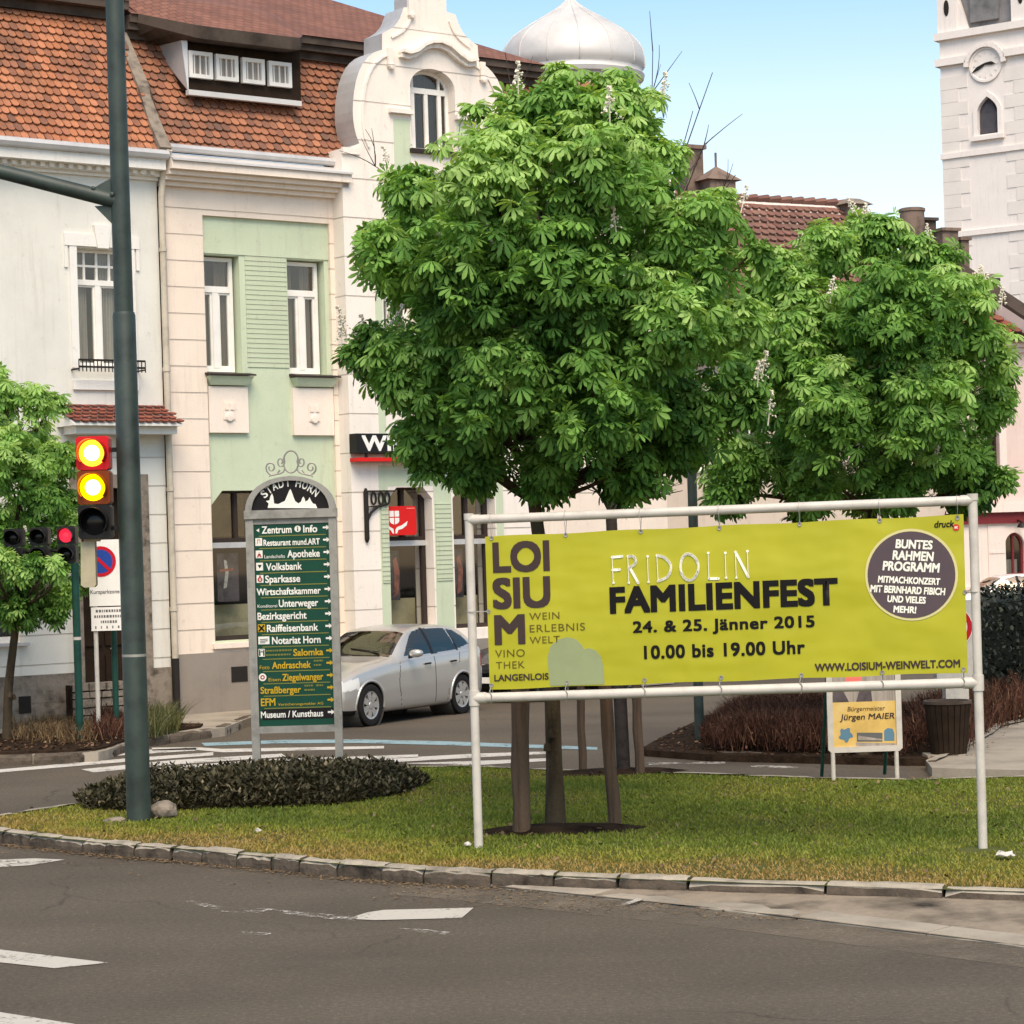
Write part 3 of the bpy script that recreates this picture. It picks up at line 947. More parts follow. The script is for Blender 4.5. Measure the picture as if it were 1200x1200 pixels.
# shop window of the first bay
def shop_window(parent, s0, s1, z0, z1, zt, y, poster=None, warm=True):
    mb = MB(); fw = .07; d = .08
    mb.box(s0 - .02, s0 + fw, y, y + d, z0, z1); mb.box(s1 - fw, s1 + .02, y, y + d, z0, z1)
    mb.box(s0 + fw, s1 - fw, y, y + d, z0, z0 + fw); mb.box(s0 + fw, s1 - fw, y, y + d, z1 - fw * .5, z1 + .02)
    mb.box(s0 + fw, s1 - fw, y - .01, y + d, zt - .04, zt + .02)
    n = max(1, round((s1 - s0) / .55))
    for i in range(1, n):
        x = s0 + (s1 - s0) * i / n
        mb.box(x - .03, x + .03, y, y + d, zt + .02, z1 - fw * .5)
    w = mb.build('shop_window', M['dark_frame'], parent)
    g = MB(); g.face([(s0, y + .05, z0), (s1, y + .05, z0), (s1, y + .05, z1), (s0, y + .05, z1)])
    g.build('pane', M['glass'], w)
    g = MB(); g.box(s0, s1, y - .02, y + .02, zt - .13, zt - .045)
    g.build('transom', M['tin'], w)
    g = MB(); g.box(s0 + .03, s1 - .03, y + .3, y + .32, z0 + .02, z0 + (zt - z0) * .35)
    g.build('display_backing', M['pale_display'], w)
    g = MB(); g.box(s0 + .1, s0 + (s1 - s0) * .45, y + .5, y + .52, zt + .05, z1 - .05)
    g.build('inner_blind', M['warm_room'], w)
    g = MB(); g.box(s0 + (s1 - s0) * .6, s1 - .1, y + .5, y + .52, zt + .05, z1 - .05)
    g.build('inner_blind', M['warm_room'], w)
    return w
M['poster_dark'] = mat('dark_poster', (.10, .08, .085), .5, .5, 5)
M['poster_red'] = mat('reddish_poster_figure', (.38, .13, .09), .5, .4, 8)
M['poster_pale'] = mat('pale_poster_figure', (.55, .50, .45), .5, .3, 8)
zt1 = P(270, 632)[1]
sw = shop_window(th_, sh1[0], sh1[1], zsb, zst, zt1, .26)
g = MB(); a, b = P(256, 680, -.3)[0], P(281, 680, -.3)[0]; z0_, z1_ = P(268, 705, -.3)[1], P(268, 648, -.3)[1]
g.box(a, b, .33, .345, z0_, z1_); g.mi = 1
g.poly_xz([(a + .10, z0_ + .2), (a + .16, z0_ + .22), (a + .2, z0_ + .45), (a + .17, z1_ - .12), (a + .12, z1_ - .1), (a + .14, z0_ + .45)], (), .325)
g.mi = 2; g.poly_xz([(a + .04, z0_ + .46), (a + .28, z0_ + .48), (a + .28, z0_ + .52), (a + .04, z0_ + .5)], (), .322)
g.build('poster', [M['poster_dark'], M['poster_pale'], M['poster_red']], sw)
g = MB(); g.box(gz['s0'] - .05, gz['s1'] + .05, -.06, .07, zsb - .11, zsb - .03); g.build('shop_sill', M['cream_plain'], th_)
# plinth
SE = 9.9
g = MB(); g.box(.02, SG - .001, -.05, .3, -.1, .909); g.box(SG - .02, 6.69, -GN - .05, .3, -.1, .90); g.box(6.69, SE, -.05, .3, -.1, .905)
g.mi = 1; a, b = P(271, 790, .05)[0], P(290, 790, .05)[0]
g.box(a, b, -.058, -.049, P(280, 799, .05)[1], P(280, 781, .05)[1])
g.mi = 0
for x in (.75, 1.45, 2.2): g.box(x - .004, x + .004, -.053, -.049, 0, .9)
g.build('plinth', [M['plinth'], M['black_matt']], th_)
# cornice, gutter
for a, b in ((-.02, SG + .12), (6.6, SE)):
    g = MB()
    cornice(g, a, b, [(ZC, ZC + .07, .10), (ZC + .07, ZC + .14, .20), (ZC + .14, ZC + .21, .30), (ZC + .21, ZC + .36, .40)])
    g.mi = 1
    g.mesh([(a, -.44, ZC + .361), (b, -.44, ZC + .361), (b, -.02, ZC + .50), (a, -.02, ZC + .50), (a, -.44, ZC + .33), (b, -.44, ZC + .33)], [(0, 1, 2, 3), (4, 5, 1, 0), (5, 2, 1), (4, 0, 3)])
    g.build('cornice', [M['cream_plain'], M['tin_white']], th_)
for a, b in ((.05, SG + .05), (6.7, SE)):
    g = MB(); g.tube([(a, -.06, ZC + .58), (b, -.06, ZC + .57)], .065, 8); g.build('gutter', M['tin'], th_, smooth=40)
# mansard tiles
PH = math.radians(60); ZE = ZC + .55
LR = 2.42
u_, v_, n_v = Vector((1, 0, 0)), Vector((0, math.cos(PH), math.sin(PH))), Vector((0, -math.sin(PH), math.cos(PH)))
g = MB()
dm = (P(219, 80, -.4)[0], P(344, 80, -.4)[0], P(280, 112, -.4)[1], P(280, 52, -.4)[1])
dcut = lambda a, b: dm[0] - .0 < a < dm[1] + .0 and b * math.sin(PH) + ZE > dm[2] - .02
tiles(g, (0, .0, ZE), u_, v_, n_v, [(.04, 0), (SG + 1.7, 0), (SG + 1.7, LR), (.04, LR)], .14, .15, 3, cut=dcut)
tiles(g, (0, .0, ZE), u_, v_, n_v, [(5.0, 0), (SE, 0), (SE, LR), (5.0, LR)], .14, .15, 4)
g.build('roof', M['tile_dark'], th_)
g = MB()
zz = ZE + LR * math.sin(PH); yy = LR * math.cos(PH)
g.mesh([(0, .05, ZE - .03), (SE, .05, ZE - .03), (SE, yy + .05, zz - .03), (0, yy + .05, zz - .03)], [(0, 1, 2, 3)])
g.build('roof_boarding', M['dark_wood'], th_)
# upper roof: soffit, fascia and hipped brown roof
sE = P(640, 67, -.75)[0]
g = MB()
ov = .42
g.box(.0, sE, yy - ov, yy + .3, zz - .02, zz + .10); g.box(-.0, sE - .05, yy - ov + .06, yy + .2, zz - .12, zz - .021)
g.box(-.0, sE - .1, yy - ov + .18, yy + .2, zz - .24, zz - .121)
g.build('eaves', M['soffit'], th_)
g = MB(); t2 = math.tan(math.radians(27)); hl = 4.2
y0_ = yy - ov - .04; z0_ = zz + .102
g.mesh([(0, y0_, z0_), (sE + .04, y0_, z0_), (sE - hl, y0_ + hl, z0_ + hl * t2), (0, y0_ + hl, z0_ + hl * t2),
        (sE + .04, y0_ + 2 * hl, z0_), (0, y0_ + 2 * hl, z0_)], [(0, 1, 2, 3), (1, 4, 2), (3, 2, 4, 5)])
g.build('upper_roof', M['brown_roof'], th_)
# eyebrow dormer
a, b, z0_, z1_ = dm
g = MB(); yf = .33
g.box(a - .03, b + .10, yf + .03, 1.7, z0_, z1_ + .1)
dr = g.build('dormer', M['dark_wood'], th_)
g = MB(); g.box(a - .05, b + .06, yf - .05, yf + .04, z0_ - .09, z0_ - .01); g.build('dormer_sill', M['tin_white'], dr)
g = MB()
for sgn, s_ in ((-1, a - .03),):
    g.mesh([(s_, yf - .02, z0_ - .02), (s_ + sgn * .02, yf - .02, z0_ - .02), (s_ + sgn * .08, yf + .05, z1_ + .05), (s_, yf - .02, z1_ + .05), (s_ + sgn * .03, yf + .5, z0_ + .4), (s_ + sgn * .10, yf + .9, z1_ + .05)],
           [(0, 1, 2, 3), (1, 4, 5, 2)])
g.build('dormer_cheek', M['tin'], dr)
for (x0, x1, y0p, y1p) in ((220.5, 248, 61, 92), (252, 278, 65, 95), (283, 309, 69, 98.5), (314, 340.5, 73, 102)):
    s0_, s1_ = P(x0, (y0p + y1p) / 2, -yf)[0], P(x1, (y0p + y1p) / 2, -yf)[0]
    q0, q1 = P((x0 + x1) / 2, y1p, -yf)[1], P((x0 + x1) / 2, y0p, -yf)[1]
    mb = MB(); fw = .06
    mb.box(s0_, s0_ + fw, yf - .04, yf + .03, q0, q1); mb.box(s1_ - fw, s1_, yf - .04, yf + .03, q0, q1)
    mb.box(s0_ + fw, s1_ - fw, yf - .04, yf + .03, q0, q0 + fw); mb.box(s0_ + fw, s1_ - fw, yf - .04, yf + .03, q1 - fw, q1)
    for k_ in (1, 2, 3):
        x = s0_ + (s1_ - s0_) * k_ / 4
        mb.box(x - .01, x + .01, yf - .015, yf + .015, q0 + fw, q1 - fw)
    mb.mi = 1; mb.face([(s0_ + .03, yf + .02, q0 + .03), (s1_ - .03, yf + .02, q0 + .03), (s1_ - .03, yf + .02, q1 - .03), (s0_ + .03, yf + .02, q1 - .03)])
    mb.build('dormer_window', [M['white_frame'], M['curtain']], dr)
# dormer hood: bulging eaves with a brown roof above
g = MB()
n = 16
ha, hb = a - .62, b + .42
fr, tp, bk = [], [], []
for i in range(n + 1):
    t = i / n
    s_ = ha + (hb - ha) * t
    bul = min(1, math.sin(math.pi * t) * 1.7)
    yf_ = (yy - ov) * (1 - bul) + (yf - .38) * bul
    zf_ = zz - .02 - .0 * bul
    fr.append((s_, yf_, zf_ - .34 * bul)); tp.append((s_, yf_ - .03, zf_ + .13 - .28 * bul)); bk.append((s_, yy + 1.0, zz + .20 + (1.0 + ov) * t2 + .0 * bul))
mid = [(p[0], (p[1] + q[1]) / 2 - .05, (p[2] + q[2]) / 2 + .10 * math.sin(math.pi * i / n)) for i, (p, q) in enumerate(zip(tp, bk))]
inn = [(p[0], yy + .3, zz - .25) for p in fr]
for i in range(n):
    g.mi = 0; g.face([fr[i], fr[i + 1], tp[i + 1], tp[i]]); g.face([inn[i], inn[i + 1], fr[i + 1], fr[i]])
    g.mi = 1; g.face([tp[i], tp[i + 1], mid[i + 1], mid[i]]); g.face([mid[i], mid[i + 1], bk[i + 1], bk[i]])
g.build('dormer_hood', [M['soffit'], M['brown_roof']], dr)

# ---- gable bay
GP = lambda x, y: F.px(x, y, GN)
Z6 = lambda x, y: GP(380 + x / 4.615, y / 4.615)
left = [Z6(*q) for q in ((135, 800), (190, 775), (172, 730), (163, 690), (156, 645), (154, 600), (156, 545), (162, 490), (172, 435), (188, 385), (210, 340), (235, 310), (262, 288), (290, 275), (312, 270), (313, 180), (345, 165), (375, 145), (395, 122), (408, 100), (416, 78), (422, 62), (430, 40), (478, 38))]
sc_ = (GP(506.8, 120)[0])
topz = left[-1][1]
wTop = sc_ - left[-1][0]
cap = []
for i in range(1, 12):
    t = math.pi - math.pi * i / 12
    cap.append((sc_ + wTop * math.cos(t) * 1.0, topz + .18 + .95 * math.sin(t) * wTop))
right = [(2 * sc_ - s_, z_) for s_, z_ in reversed(left)]
SR_ = 2 * sc_ - SG
aw = (GP(481.5, 130)[0], GP(533.5, 130)[0], GP(505, 176)[1], GP(506, 103)[1], GP(508, 81)[1])
outline = [(SG, .90), (SG, left[0][1] - .02)] + left + [(left[-1][0], topz + .18)] + cap + [(right[0][0], topz + .18)] + right + [(SR_, left[0][1] - .02), (SR_, .90)]
def arch(s0, s1, z0, zs, zt, n=14):
    c, rx = (s0 + s1) / 2, (s1 - s0) / 2
    return [(s0, z0), (s1, z0)] + [(c + rx * math.cos(math.pi * i / n), zs + (zt - zs) * math.sin(math.pi * i / n)) for i in range(n + 1)]
sh2 = (GP(457, 660)[0], GP(508.5, 660)[0]); z2b, z2t = GP(480, 740)[1], GP(480, 571)[1]
sh3 = (GP(532.5, 660)[0], GP(582, 660)[0])
uw = ((GP(450, 380)[0], GP(488, 380)[0]), (GP(522, 380)[0], GP(560, 380)[0]))
holes = [list(arch(*aw)), cham(sh2[0], sh2[1], z2b, z2t, .17), cham(sh3[0], sh3[1], z2b, z2t, .17)] + [[(p, 5.15), (q, 5.15), (q, 7.0), (p, 7.0)] for p, q in uw]
g = MB(); g.poly_xz(outline, holes, -GN, .22)
gb_ = g.build('gable', [M['gable'], M['tin']], th_)
for p in gb_.data.polygons:                 # sheet-metal capping on the gable's edge
    c_ = p.center
    if abs(p.normal.y) < .2 and c_.z > left[0][1] - .03 and (abs(c_.x - sc_) > .62 or c_.z > aw[4] + .2): p.material_index = 1
# raised border that follows the gable's edge
g = MB()
def rim(pts, w, y0, y1):
    for p, q in zip(pts[:-1], pts[1:]):
        g.bar((p[0], (y0 + y1) / 2, p[1]), (q[0], (y0 + y1) / 2, q[1]), abs(y1 - y0), w)
ins = lambda L, d: [(s_ + (d if s_ < sc_ else -d), z_ - .05) for s_, z_ in L]
for L in (left[1:15], left[15:22], right[-15:-1], right[2:9]):
    g = MB(); rim(ins(L, .17), .035, -GN - .03, -GN + .01); g.build('gable_moulding', M['gable'], th_)
g = MB()                                    # tin capping on the gable's edge
cp = [(SG, left[0][1])] + left + cap + right
for p, q in zip(cp[:-1], cp[1:]):
    if abs(p[0] - q[0]) + abs(p[1] - q[1]) > .01:
        pass
eb = [Z6(*q) for q in ((402, 300), (440, 312), (480, 300), (520, 268), (560, 252), (610, 252), (660, 275), (710, 320), (760, 355), (805, 348))]
for o_, w_ in ((0, .07), (.06, .05)):
    for p, q in zip(eb[:-1], eb[1:]): g.bar((p[0], -GN - .05 - o_ * .6, p[1] + o_), (q[0], -GN - .05 - o_ * .6, q[1] + o_), .1 + o_, w_)
g.build('window_hood', M['gable'], th_)
for s_, z_ in (Z6(350, 345), Z6(850, 420), Z6(462, 70)):
    g = MB()
    g.box(s_ - .05, s_ + .05, -GN - .06, -GN, z_ - .05, z_ + .25)
    g.lathe([(0, -.09), (.05, -.08), (.06, 0)], (s_ + .02, -GN, z_ - .04), 10, 'y')
    g.build('scroll_console', M['gable'], th_)
q0 = Z6(345, 600); q1 = Z6(470, 590)
for a, b in ((q0[0], q1[0]), (2 * sc_ - q1[0], 2 * sc_ - q0[0])):
    g = MB(); g.box(a, b, -GN - .09, -GN + .01, q0[1] - .03, q0[1] + .04); g.build('ledge', M['gable'], th_)
g = MB(); g.box(SG - .001, SG + .32, -GN - .045, -GN + .01, left[0][1] - .10, left[0][1] - .0)
g.build('gable_foot', M['gable'], th_)
q0 = Z6(372, 640); q1 = Z6(462, 640); zb_ = GP(470, 215)[1]
zr0 = GP(530, 680)[1]
pan = [(q0[0], q1[0], zb_, q0[1], .004), (2 * sc_ - q1[0], 2 * sc_ - q0[0], zb_, q0[1], .004)]
pan += [(uw[0][0] - .16, uw[0][0] - .02, 4.0, 7.4, .004), (uw[0][1] + .02, uw[1][0] - .02, 4.0, 7.4, .004), (uw[1][1] + .02, uw[1][1] + .16, 4.0, 7.4, .004)]
pan += [(p, q, z2b, z2t + .019, .004) for p, q in ((sh2[0] - .17, sh2[0] - .005), (sh2[1] + .03, sh3[0] - .03), (sh3[1] + .02, sh3[1] + .17))]
pan += [(sh2[0] - .17, sh3[1] + .17, z2t + .02, z2t + .35, .004)]
for a, b, z0_, z1_, pr_ in pan:
    g = MB(); g.box(a, b, -GN - pr_, -GN + .01, z0_, z1_); g.build('green_panel', M['green'], th_)
for p, q in ((sh2[0] - .15, sh2[0] - .01), (sh2[1] + .05, sh3[0] - .05)):
    g = MB(); g.box(p, q, -GN - .02, -GN, zr0, GP(530, 590)[1]); g.build('ridged_panel', M['green_ridge'], th_)
for p, q in uw: window_unit(th_, p, q, 5.17, 6.98, -.05, bars='TM', curtain='curtain_dark')
zt2 = GP(480, 630)[1]
for k_, (p, q) in enumerate((sh2, sh3)):
    w = shop_window(th_, p, q, z2b, z2t, zt2, -.08)
    g = MB(); g.box(p + .12, p + .40, .02, .03, zt2 - 1.0, zt2 - .2); g.mi = 1
    g.poly_xz([(p + .27, zt2 - .95), (p + .36, zt2 - .9), (p + .40, zt2 - .55), (p + .34, zt2 - .3), (p + .27, zt2 - .35), (p + .30, zt2 - .6)], (), .015)
    g.build('poster', [M['poster_dark'], M['poster_red']], w)
# arched gable window
mb = MB(); yw = -.10; fw = .055
A = arch(*aw)
inn = arch(aw[0] + fw, aw[1] - fw, aw[2] + fw, aw[3], aw[4] - fw)
mb.poly_xz(A, [inn], yw, yw + .06)
zt_ = aw[3] - .02
mb.box(aw[0] + fw, aw[1] - fw, yw - .01, yw + .06, zt_ - .05, zt_ + .04)
W_ = aw[1] - aw[0]
for f_, z1_ in ((.20, 1), (.5, 0), (.80, 1)):
    x = aw[0] + W_ * f_
    mb.box(x - .035, x + .035, yw - .006, yw + .055, aw[2] + fw, zt_ - .05)
    if z1_: mb.box(x - .02, x + .02, yw - .004, yw + .05, zt_ + .04, aw[4] - .09)
w = mb.build('arched_window', M['white_frame'], th_)
g = MB(); g.poly_xz(arch(aw[0] + .02, aw[1] - .02, aw[2] + .02, aw[3], aw[4] - .02), (), yw + .03); g.build('pane', M['glass'], w)
g = MB(); g.box(aw[0] - .05, aw[1] + .05, -GN - .07, yw, aw[2] - .07, aw[2] - .003); g.build('sill', M['dark_frame'], w)
g = MB(); g.box(aw[0], aw[1], .12, .13, aw[2], aw[4]); g.build('curtain', M['curtain_dark'], w)
# wall beyond the gable, and the mass of the house
g = MB(); g.box(6.69, SE, 0, .3, .905, ZC); g.build('wall', M['cream'], th_)
g = MB(); g.box(.05, SE - .02, .95, 9.5, 0, ZC + .3); g.box(SE - .3, SE - .001, .301, 9.5, -.05, ZC + .2)
g.box(.05, .3, .37, .94, 0, ZC); g.box(3.0, 3.1, .37, .94, 0, ZC); g.box(6.4, 6.5, .37, .94, 0, ZC)
g.box(.05, SE - .4, .37, .94, 4.2, 4.3); g.box(.05, SE - .4, .37, .94, .3, .4); g.box(3.2, 6.4, .24, 2.5, 7.6, 7.7)
g.build('house_core', M['room'], th_)
# turret with onion dome
tx, tn = F.s(671, 95, -2.6), 2.6
kx = F.world(tx, tn, 0).y / F_PX * .98   # metres per photo pixel at that depth
zp = lambda y: F.px(671, y, -2.6)[1]
prof = [(78, 420), (78, 104), (80, 101), (80, 99), (85, 97), (86.5, 92), (84, 89), (84, 85), (87, 82), (86.5, 72), (84.5, 62), (80, 54), (72, 45), (62, 38), (50, 30.5), (39, 24), (27, 17), (17, 11), (9, 5), (4, 0), (2.2, -6), (1.5, -40), (0.1, -42)]
ty = tn
g = MB()
g.lathe([(r * kx, zp(y)) for r, y in prof[:4]], (tx, ty, 0), 40)
tu = g.build('turret', M['whitewall'], th_, smooth=40)
g = MB(); g.lathe([(r * kx, zp(y)) for r, y in prof[3:]], (tx, ty, 0), 48)
dome_prof = [(r * kx, zp(y)) for r, y in prof[7:20]]
dm_ = g.build('dome', M['tin_white'], tu, smooth=50)
g = MB()
for k_ in range(14):
    t = 2 * math.pi * k_ / 14 + .1
    g.tube([(tx + (r + .004) * math.cos(t), ty + (r + .004) * math.sin(t), z) for r, z in dome_prof], .011, 5, cap=False)
g.build('dome_seam', M['tin_white'], tu, smooth=True)
# downpipe at the joint with the neighbour
g = MB()
pa = F.px(184, 215, .12); pb = F.px(203, 765, .12)
g.tube([(.0, -.30, ZC + .50), (-.02, -.16, ZC + .30), (-.05, -.10, ZC - .15), (-.05, -.10, 5.0), (-.05, -.10, .85)], .05, 10)
g.mi = 1; g.tube([(-.05, -.10, .86), (-.05, -.10, .1), (-.02, -.16, -.02)], .058, 10)
g.mi = 0
for z in (1.6, 3.4, 5.2, 7.0): g.tube([(-.05, -.10, z - .03), (-.05, -.10, z + .03)], .062, 10)
g.build('downpipe', [M['pipe'], M['black_matt']], th_, smooth=40)
# insurance logo in the shop window, on the glass: red panel with white cross flower
def logo_panel():
    x0, x1, y0p, y1p = 455, 490, 593, 627
    s0_, s1_ = GP(x0, 610)[0], GP(x1, 610)[0]
    q0, q1 = GP(472, y1p)[1], GP(472, y0p)[1]
    yl = -GN + .05
    mb = MB()
    n = 6; r = .05
    pts = []
    for cx, cz, a0 in ((s1_ - r, q0 + r, -90), (s1_ - r, q1 - r, 0), (s0_ + r, q1 - r, 90), (s0_ + r, q0 + r, 180)):
        for i in range(n + 1):
            t = math.radians(a0 + 90 * i / n); pts.append((cx + r * math.cos(t), cz + r * math.sin(t)))
    mb.poly_xz(pts, (), yl, yl + .04)
    W, H = s1_ - s0_, q1 - q0
    X = lambda f_: s0_ + W * f_
    Z = lambda f_: q0 + H * f_
    mb.mi = 1; yq = yl - .004
    shield = lambda a, b, c, d, cut: mb.poly_xz([(X(a), Z(d)), (X(a), Z(c + (cut if a < .25 else 0))), (X((a + b) / 2), Z(c)), (X(b), Z(c + (0 if a < .25 else cut))), (X(b), Z(d))], (), yq)
    mb.box(X(.10), X(.245), yq, yl + .001, Z(.64), Z(.84)); mb.box(X(.275), X(.42), yq, yl + .001, Z(.64), Z(.84))
    mb.poly_xz([(X(.10), Z(.60)), (X(.10), Z(.48)), (X(.15), Z(.41)), (X(.245), Z(.37)), (X(.245), Z(.60))], (), yq)
    mb.poly_xz([(X(.42), Z(.60)), (X(.275), Z(.60)), (X(.275), Z(.37)), (X(.37), Z(.41)), (X(.42), Z(.48))], (), yq)
    mb.poly_xz([(X(.02), Z(.36)), (X(.14), Z(.27)), (X(.22), Z(.22)), (X(.235), Z(.06)), (X(.19), Z(.06)), (X(.13), Z(.17)), (X(.03), Z(.24))], (), yq)
    mb.poly_xz([(X(.285), Z(.06)), (X(.285), Z(.20)), (X(.34), Z(.28)), (X(.50), Z(.34)), (X(.70), Z(.48)), (X(.66), Z(.33)), (X(.52), Z(.22)), (X(.38), Z(.18)), (X(.34), Z(.06))], (), yq)
    mb.mi = 2; mb.box(X(.68), X(.95), yq, yl + .001, Z(.90), Z(.94))
    o = mb.build('logo_panel', [M['logo_red'], M['sign_white'], M['worn_red']], th_)
    o['label'] = 'red rounded panel with white flower-cross emblem'
M['logo_red'] = flat('red_sign_plastic', srgb(205, 30, 28), .4)
M['worn_red'] = flat('pale_red_print', srgb(235, 120, 110), .4)
M['sign_white'] = flat('white_sign_film', (.80, .78, .74), .45)
logo_panel()
# fascia letters
wn_ = GN + .22
a = F.px(417, 530, wn_); 
sa, sb = F.px(418, 530, wn_)[0], F.px(540, 530, wn_)[0]
zb0, zb1 = F.px(440, 531, wn_)[1], F.px(440, 508, wn_)[1]
sgn = thing('shop_sign', 'black box sign with white capitals and a red strip, half hidden by the big tree', 'sign', F.world(sa, -wn_, zb0), F.rz)
L_ = sb - sa; H_ = zb1 - zb0
g = MB(); g.box(0, L_, .0, .2, 0, H_); g.build('sign_box', M['black'], sgn)
g = MB(); g.box(.0, L_ - .05, -.03, .2, -.13, -.07); g.build('light_strip', M['logo_red'], sgn)
text_fit('WIENER', .10, .10 + L_ * .80, .035, H_ - .03, -.004, M['sign_white'], sgn, bold=.028)
g = MB()
for x in (.2, L_ - .2): g.box(x - .02, x + .02, .02, .05, -.07, -.0)
g.build('strip_bracket', M['black'], sgn)
# wrought iron bracket sign on the pilaster
bx, bz = F.px(430, 636, GN + .02)
zt_ = F.px(429, 572, GN + .02)[1]
br = thing('sign_bracket', 'black wrought iron wall bracket with cut-out letters beside the shop window', 'bracket', F.world(bx, -GN - .03, bz), F.rz)
Hb = zt_ - bz
g = MB(); g.tube([(0, 0, 0), (0, -.0, .06), (0, 0, Hb - .06), (0, 0, Hb)], [.015, .04, .04, .015], 8)
g.build('wall_bar', M['black_matt'], br)
g = MB(); Lb = .55
g.bar((0, -.01, Hb - .05), (Lb, -.01, Hb - .05), .03, .025)
g.tube([(0, -.01, Hb * .38), (.08, -.01, Hb * .55), (.22, -.01, Hb * .66), (.40, -.01, Hb * .71)], .022, 6)
g.bar((0.0, -.01, Hb - .30), (.40, -.01, Hb - .27), .03, .02)
for x in (.14, .28, .40):
    ring = [(x + .045 * math.cos(t), -.01, Hb - .165 + .095 * math.sin(t)) for t in [i * .5236 for i in range(13)]]
    g.tube(ring, .018, 5, cap=False)
g.build('bracket_arm', M['black_matt'], br)

# ---------------------------------------------------------------- pale blue house on the left
FL = Frame(F.world(-3.0, 0, 0), (.795, .606))
PL = lambda x, y, n=0.0: FL.px(x, y, n)
lb = FL.empty('town_house', 'pale blue house with orange tiled roof and a small tiled canopy over its doorway', 'building')
SLr, SLl = 2.93, -6.0
wl0, wl1 = PL(91, 360)[0], PL(150, 360)[0]
wlz0, wlz1 = PL(110, 430)[1], PL(110, 291)[1]
dr0, dr1, drz = PL(85, 700)[0], PL(172, 700)[0], PL(140, 556)[1]
gw = (PL(-34, 720)[0], PL(27, 720)[0], PL(0, 754)[1], PL(0, 640)[1])
ZLc = PL(100, 206)[1]
zst_ = PL(110, 520)[1]
def zig(s0, s1, z0, z1): return [(s0, z0), (s1, z0), (s1, z1), (s0, z1)]
g = MB()
g.poly_xz([(SLl, zst_), (SLr, zst_), (SLr, ZLc), (SLl, ZLc)], [zig(wl0, wl1, wlz0, wlz1), zig(wl0 - 3, wl1 - 3, wlz0, wlz1)], 0, .35)
g.build('wall', M['bluewall'], lb)
g = MB()
pz = PL(60, 790)[1]
g.poly_xz([(SLl, pz), (dr0, pz), (dr0, -.05), (dr1, -.05), (dr1, pz), (SLr, pz), (SLr, zst_), (SLl, zst_)], [zig(*gw)], 0, .35) if False else None
g.poly_xz([(SLl, pz), (dr0 - .001, pz), (dr0 - .001, zst_ - .001), (SLl, zst_ - .001)], [zig(*gw)], 0, .35)
g.box(dr1 + .001, SLr, 0, .35, pz, zst_ - .001); g.box(dr0, dr1, 0, .35, drz, zst_ - .001)
g.build('ground_floor_wall', M['bluewall_joint'], lb)
g = MB(); g.box(SLl, dr0 - .03, -.05, .3, -.1, pz - .002); g.box(dr1 + .03, SLr, -.05, .3, -.1, pz)
for i in range(12):
    x = SLl + i * .55
    if x < dr0 - .1: g.box(x - .005, x + .005, -.054, -.049, 0, pz - .01)
g.box(SLl, dr0 - .03, -.054, -.049, .33, .345)
g.mi = 1
a, b = PL(22, 825, .05)[0], PL(36, 825, .05)[0]
g.box(a, b, -.06, -.05, PL(28, 836, .05)[1], PL(28, 816, .05)[1])
g.build('plinth', [M['stone'], M['black_matt']], lb)
# window with grid light, surround, keystone and flower rail
for dx in (0, -3.0):
    w = window_unit(lb, wl0 + dx, wl1 + dx, wlz0, wlz1, .16, bars='TMG', curtain='curtain', fw=.05)
    mb = MB(); o_ = .12
    mb.box(wl0 + dx - .12, wl0 + dx - .003, -.03, .0, wlz0 - .02, wlz1 + .02); mb.box(wl1 + dx + .003, wl1 + dx + .12, -.03, .0, wlz0 - .02, wlz1 + .02)
    mb.box(wl0 + dx - .20, wl1 + dx + .20, -.04, .0, wlz1 + .02, wlz1 + .20)
    mb.box(wl0 + dx - .20, wl0 + dx - .15, -.03, .0, wlz1 - .30, wlz1 + .02); mb.box(wl1 + dx + .15, wl1 + dx + .20, -.03, .0, wlz1 - .30, wlz1 + .02)
    cx = (wl0 + wl1) / 2 + dx
    mb.mesh([(cx - .09, -.07, wlz1 + .0), (cx + .09, -.07, wlz1 + .0), (cx + .14, -.07, wlz1 + .34), (cx - .14, -.07, wlz1 + .34), (cx - .09, 0, wlz1), (cx + .09, 0, wlz1), (cx + .14, 0, wlz1 + .34), (cx - .14, 0, wlz1 + .34)], [(0, 1, 2, 3), (0, 3, 7, 4), (1, 5, 6, 2), (3, 2, 6, 7), (0, 4, 5, 1)])
    mb.box(wl0 + dx - .12, wl1 + dx + .12, -.05, .0, wlz0 - .34, wlz0 - .20)
    mb.build('window_surround', M['whitewall'], lb)
    mb = MB()
    for z in (wlz0 - .02, wlz0 + .08): mb.bar((wl0 + dx - .13, -.24, z), (wl1 + dx + .13, -.24, z), .02, .03)
    k_ = 18
    for i in range(k_ + 1):
        x = wl0 + dx - .13 + (wl1 - wl0 + .26) * i / k_
        mb.bar((x, -.24, wlz0 - .09), (x, -.24, wlz0 + .08), .012, .012)
    for x in (wl0 + dx - .13, wl1 + dx + .13):
        mb.bar((x, -.24, wlz0 - .05), (x, .0, wlz0 - .05), .02, .02)
    mb.build('window_railing', M['black_matt'], lb)
window_unit(lb, gw[0], gw[1], gw[2], gw[3], .14, bars='M', sill=.08)
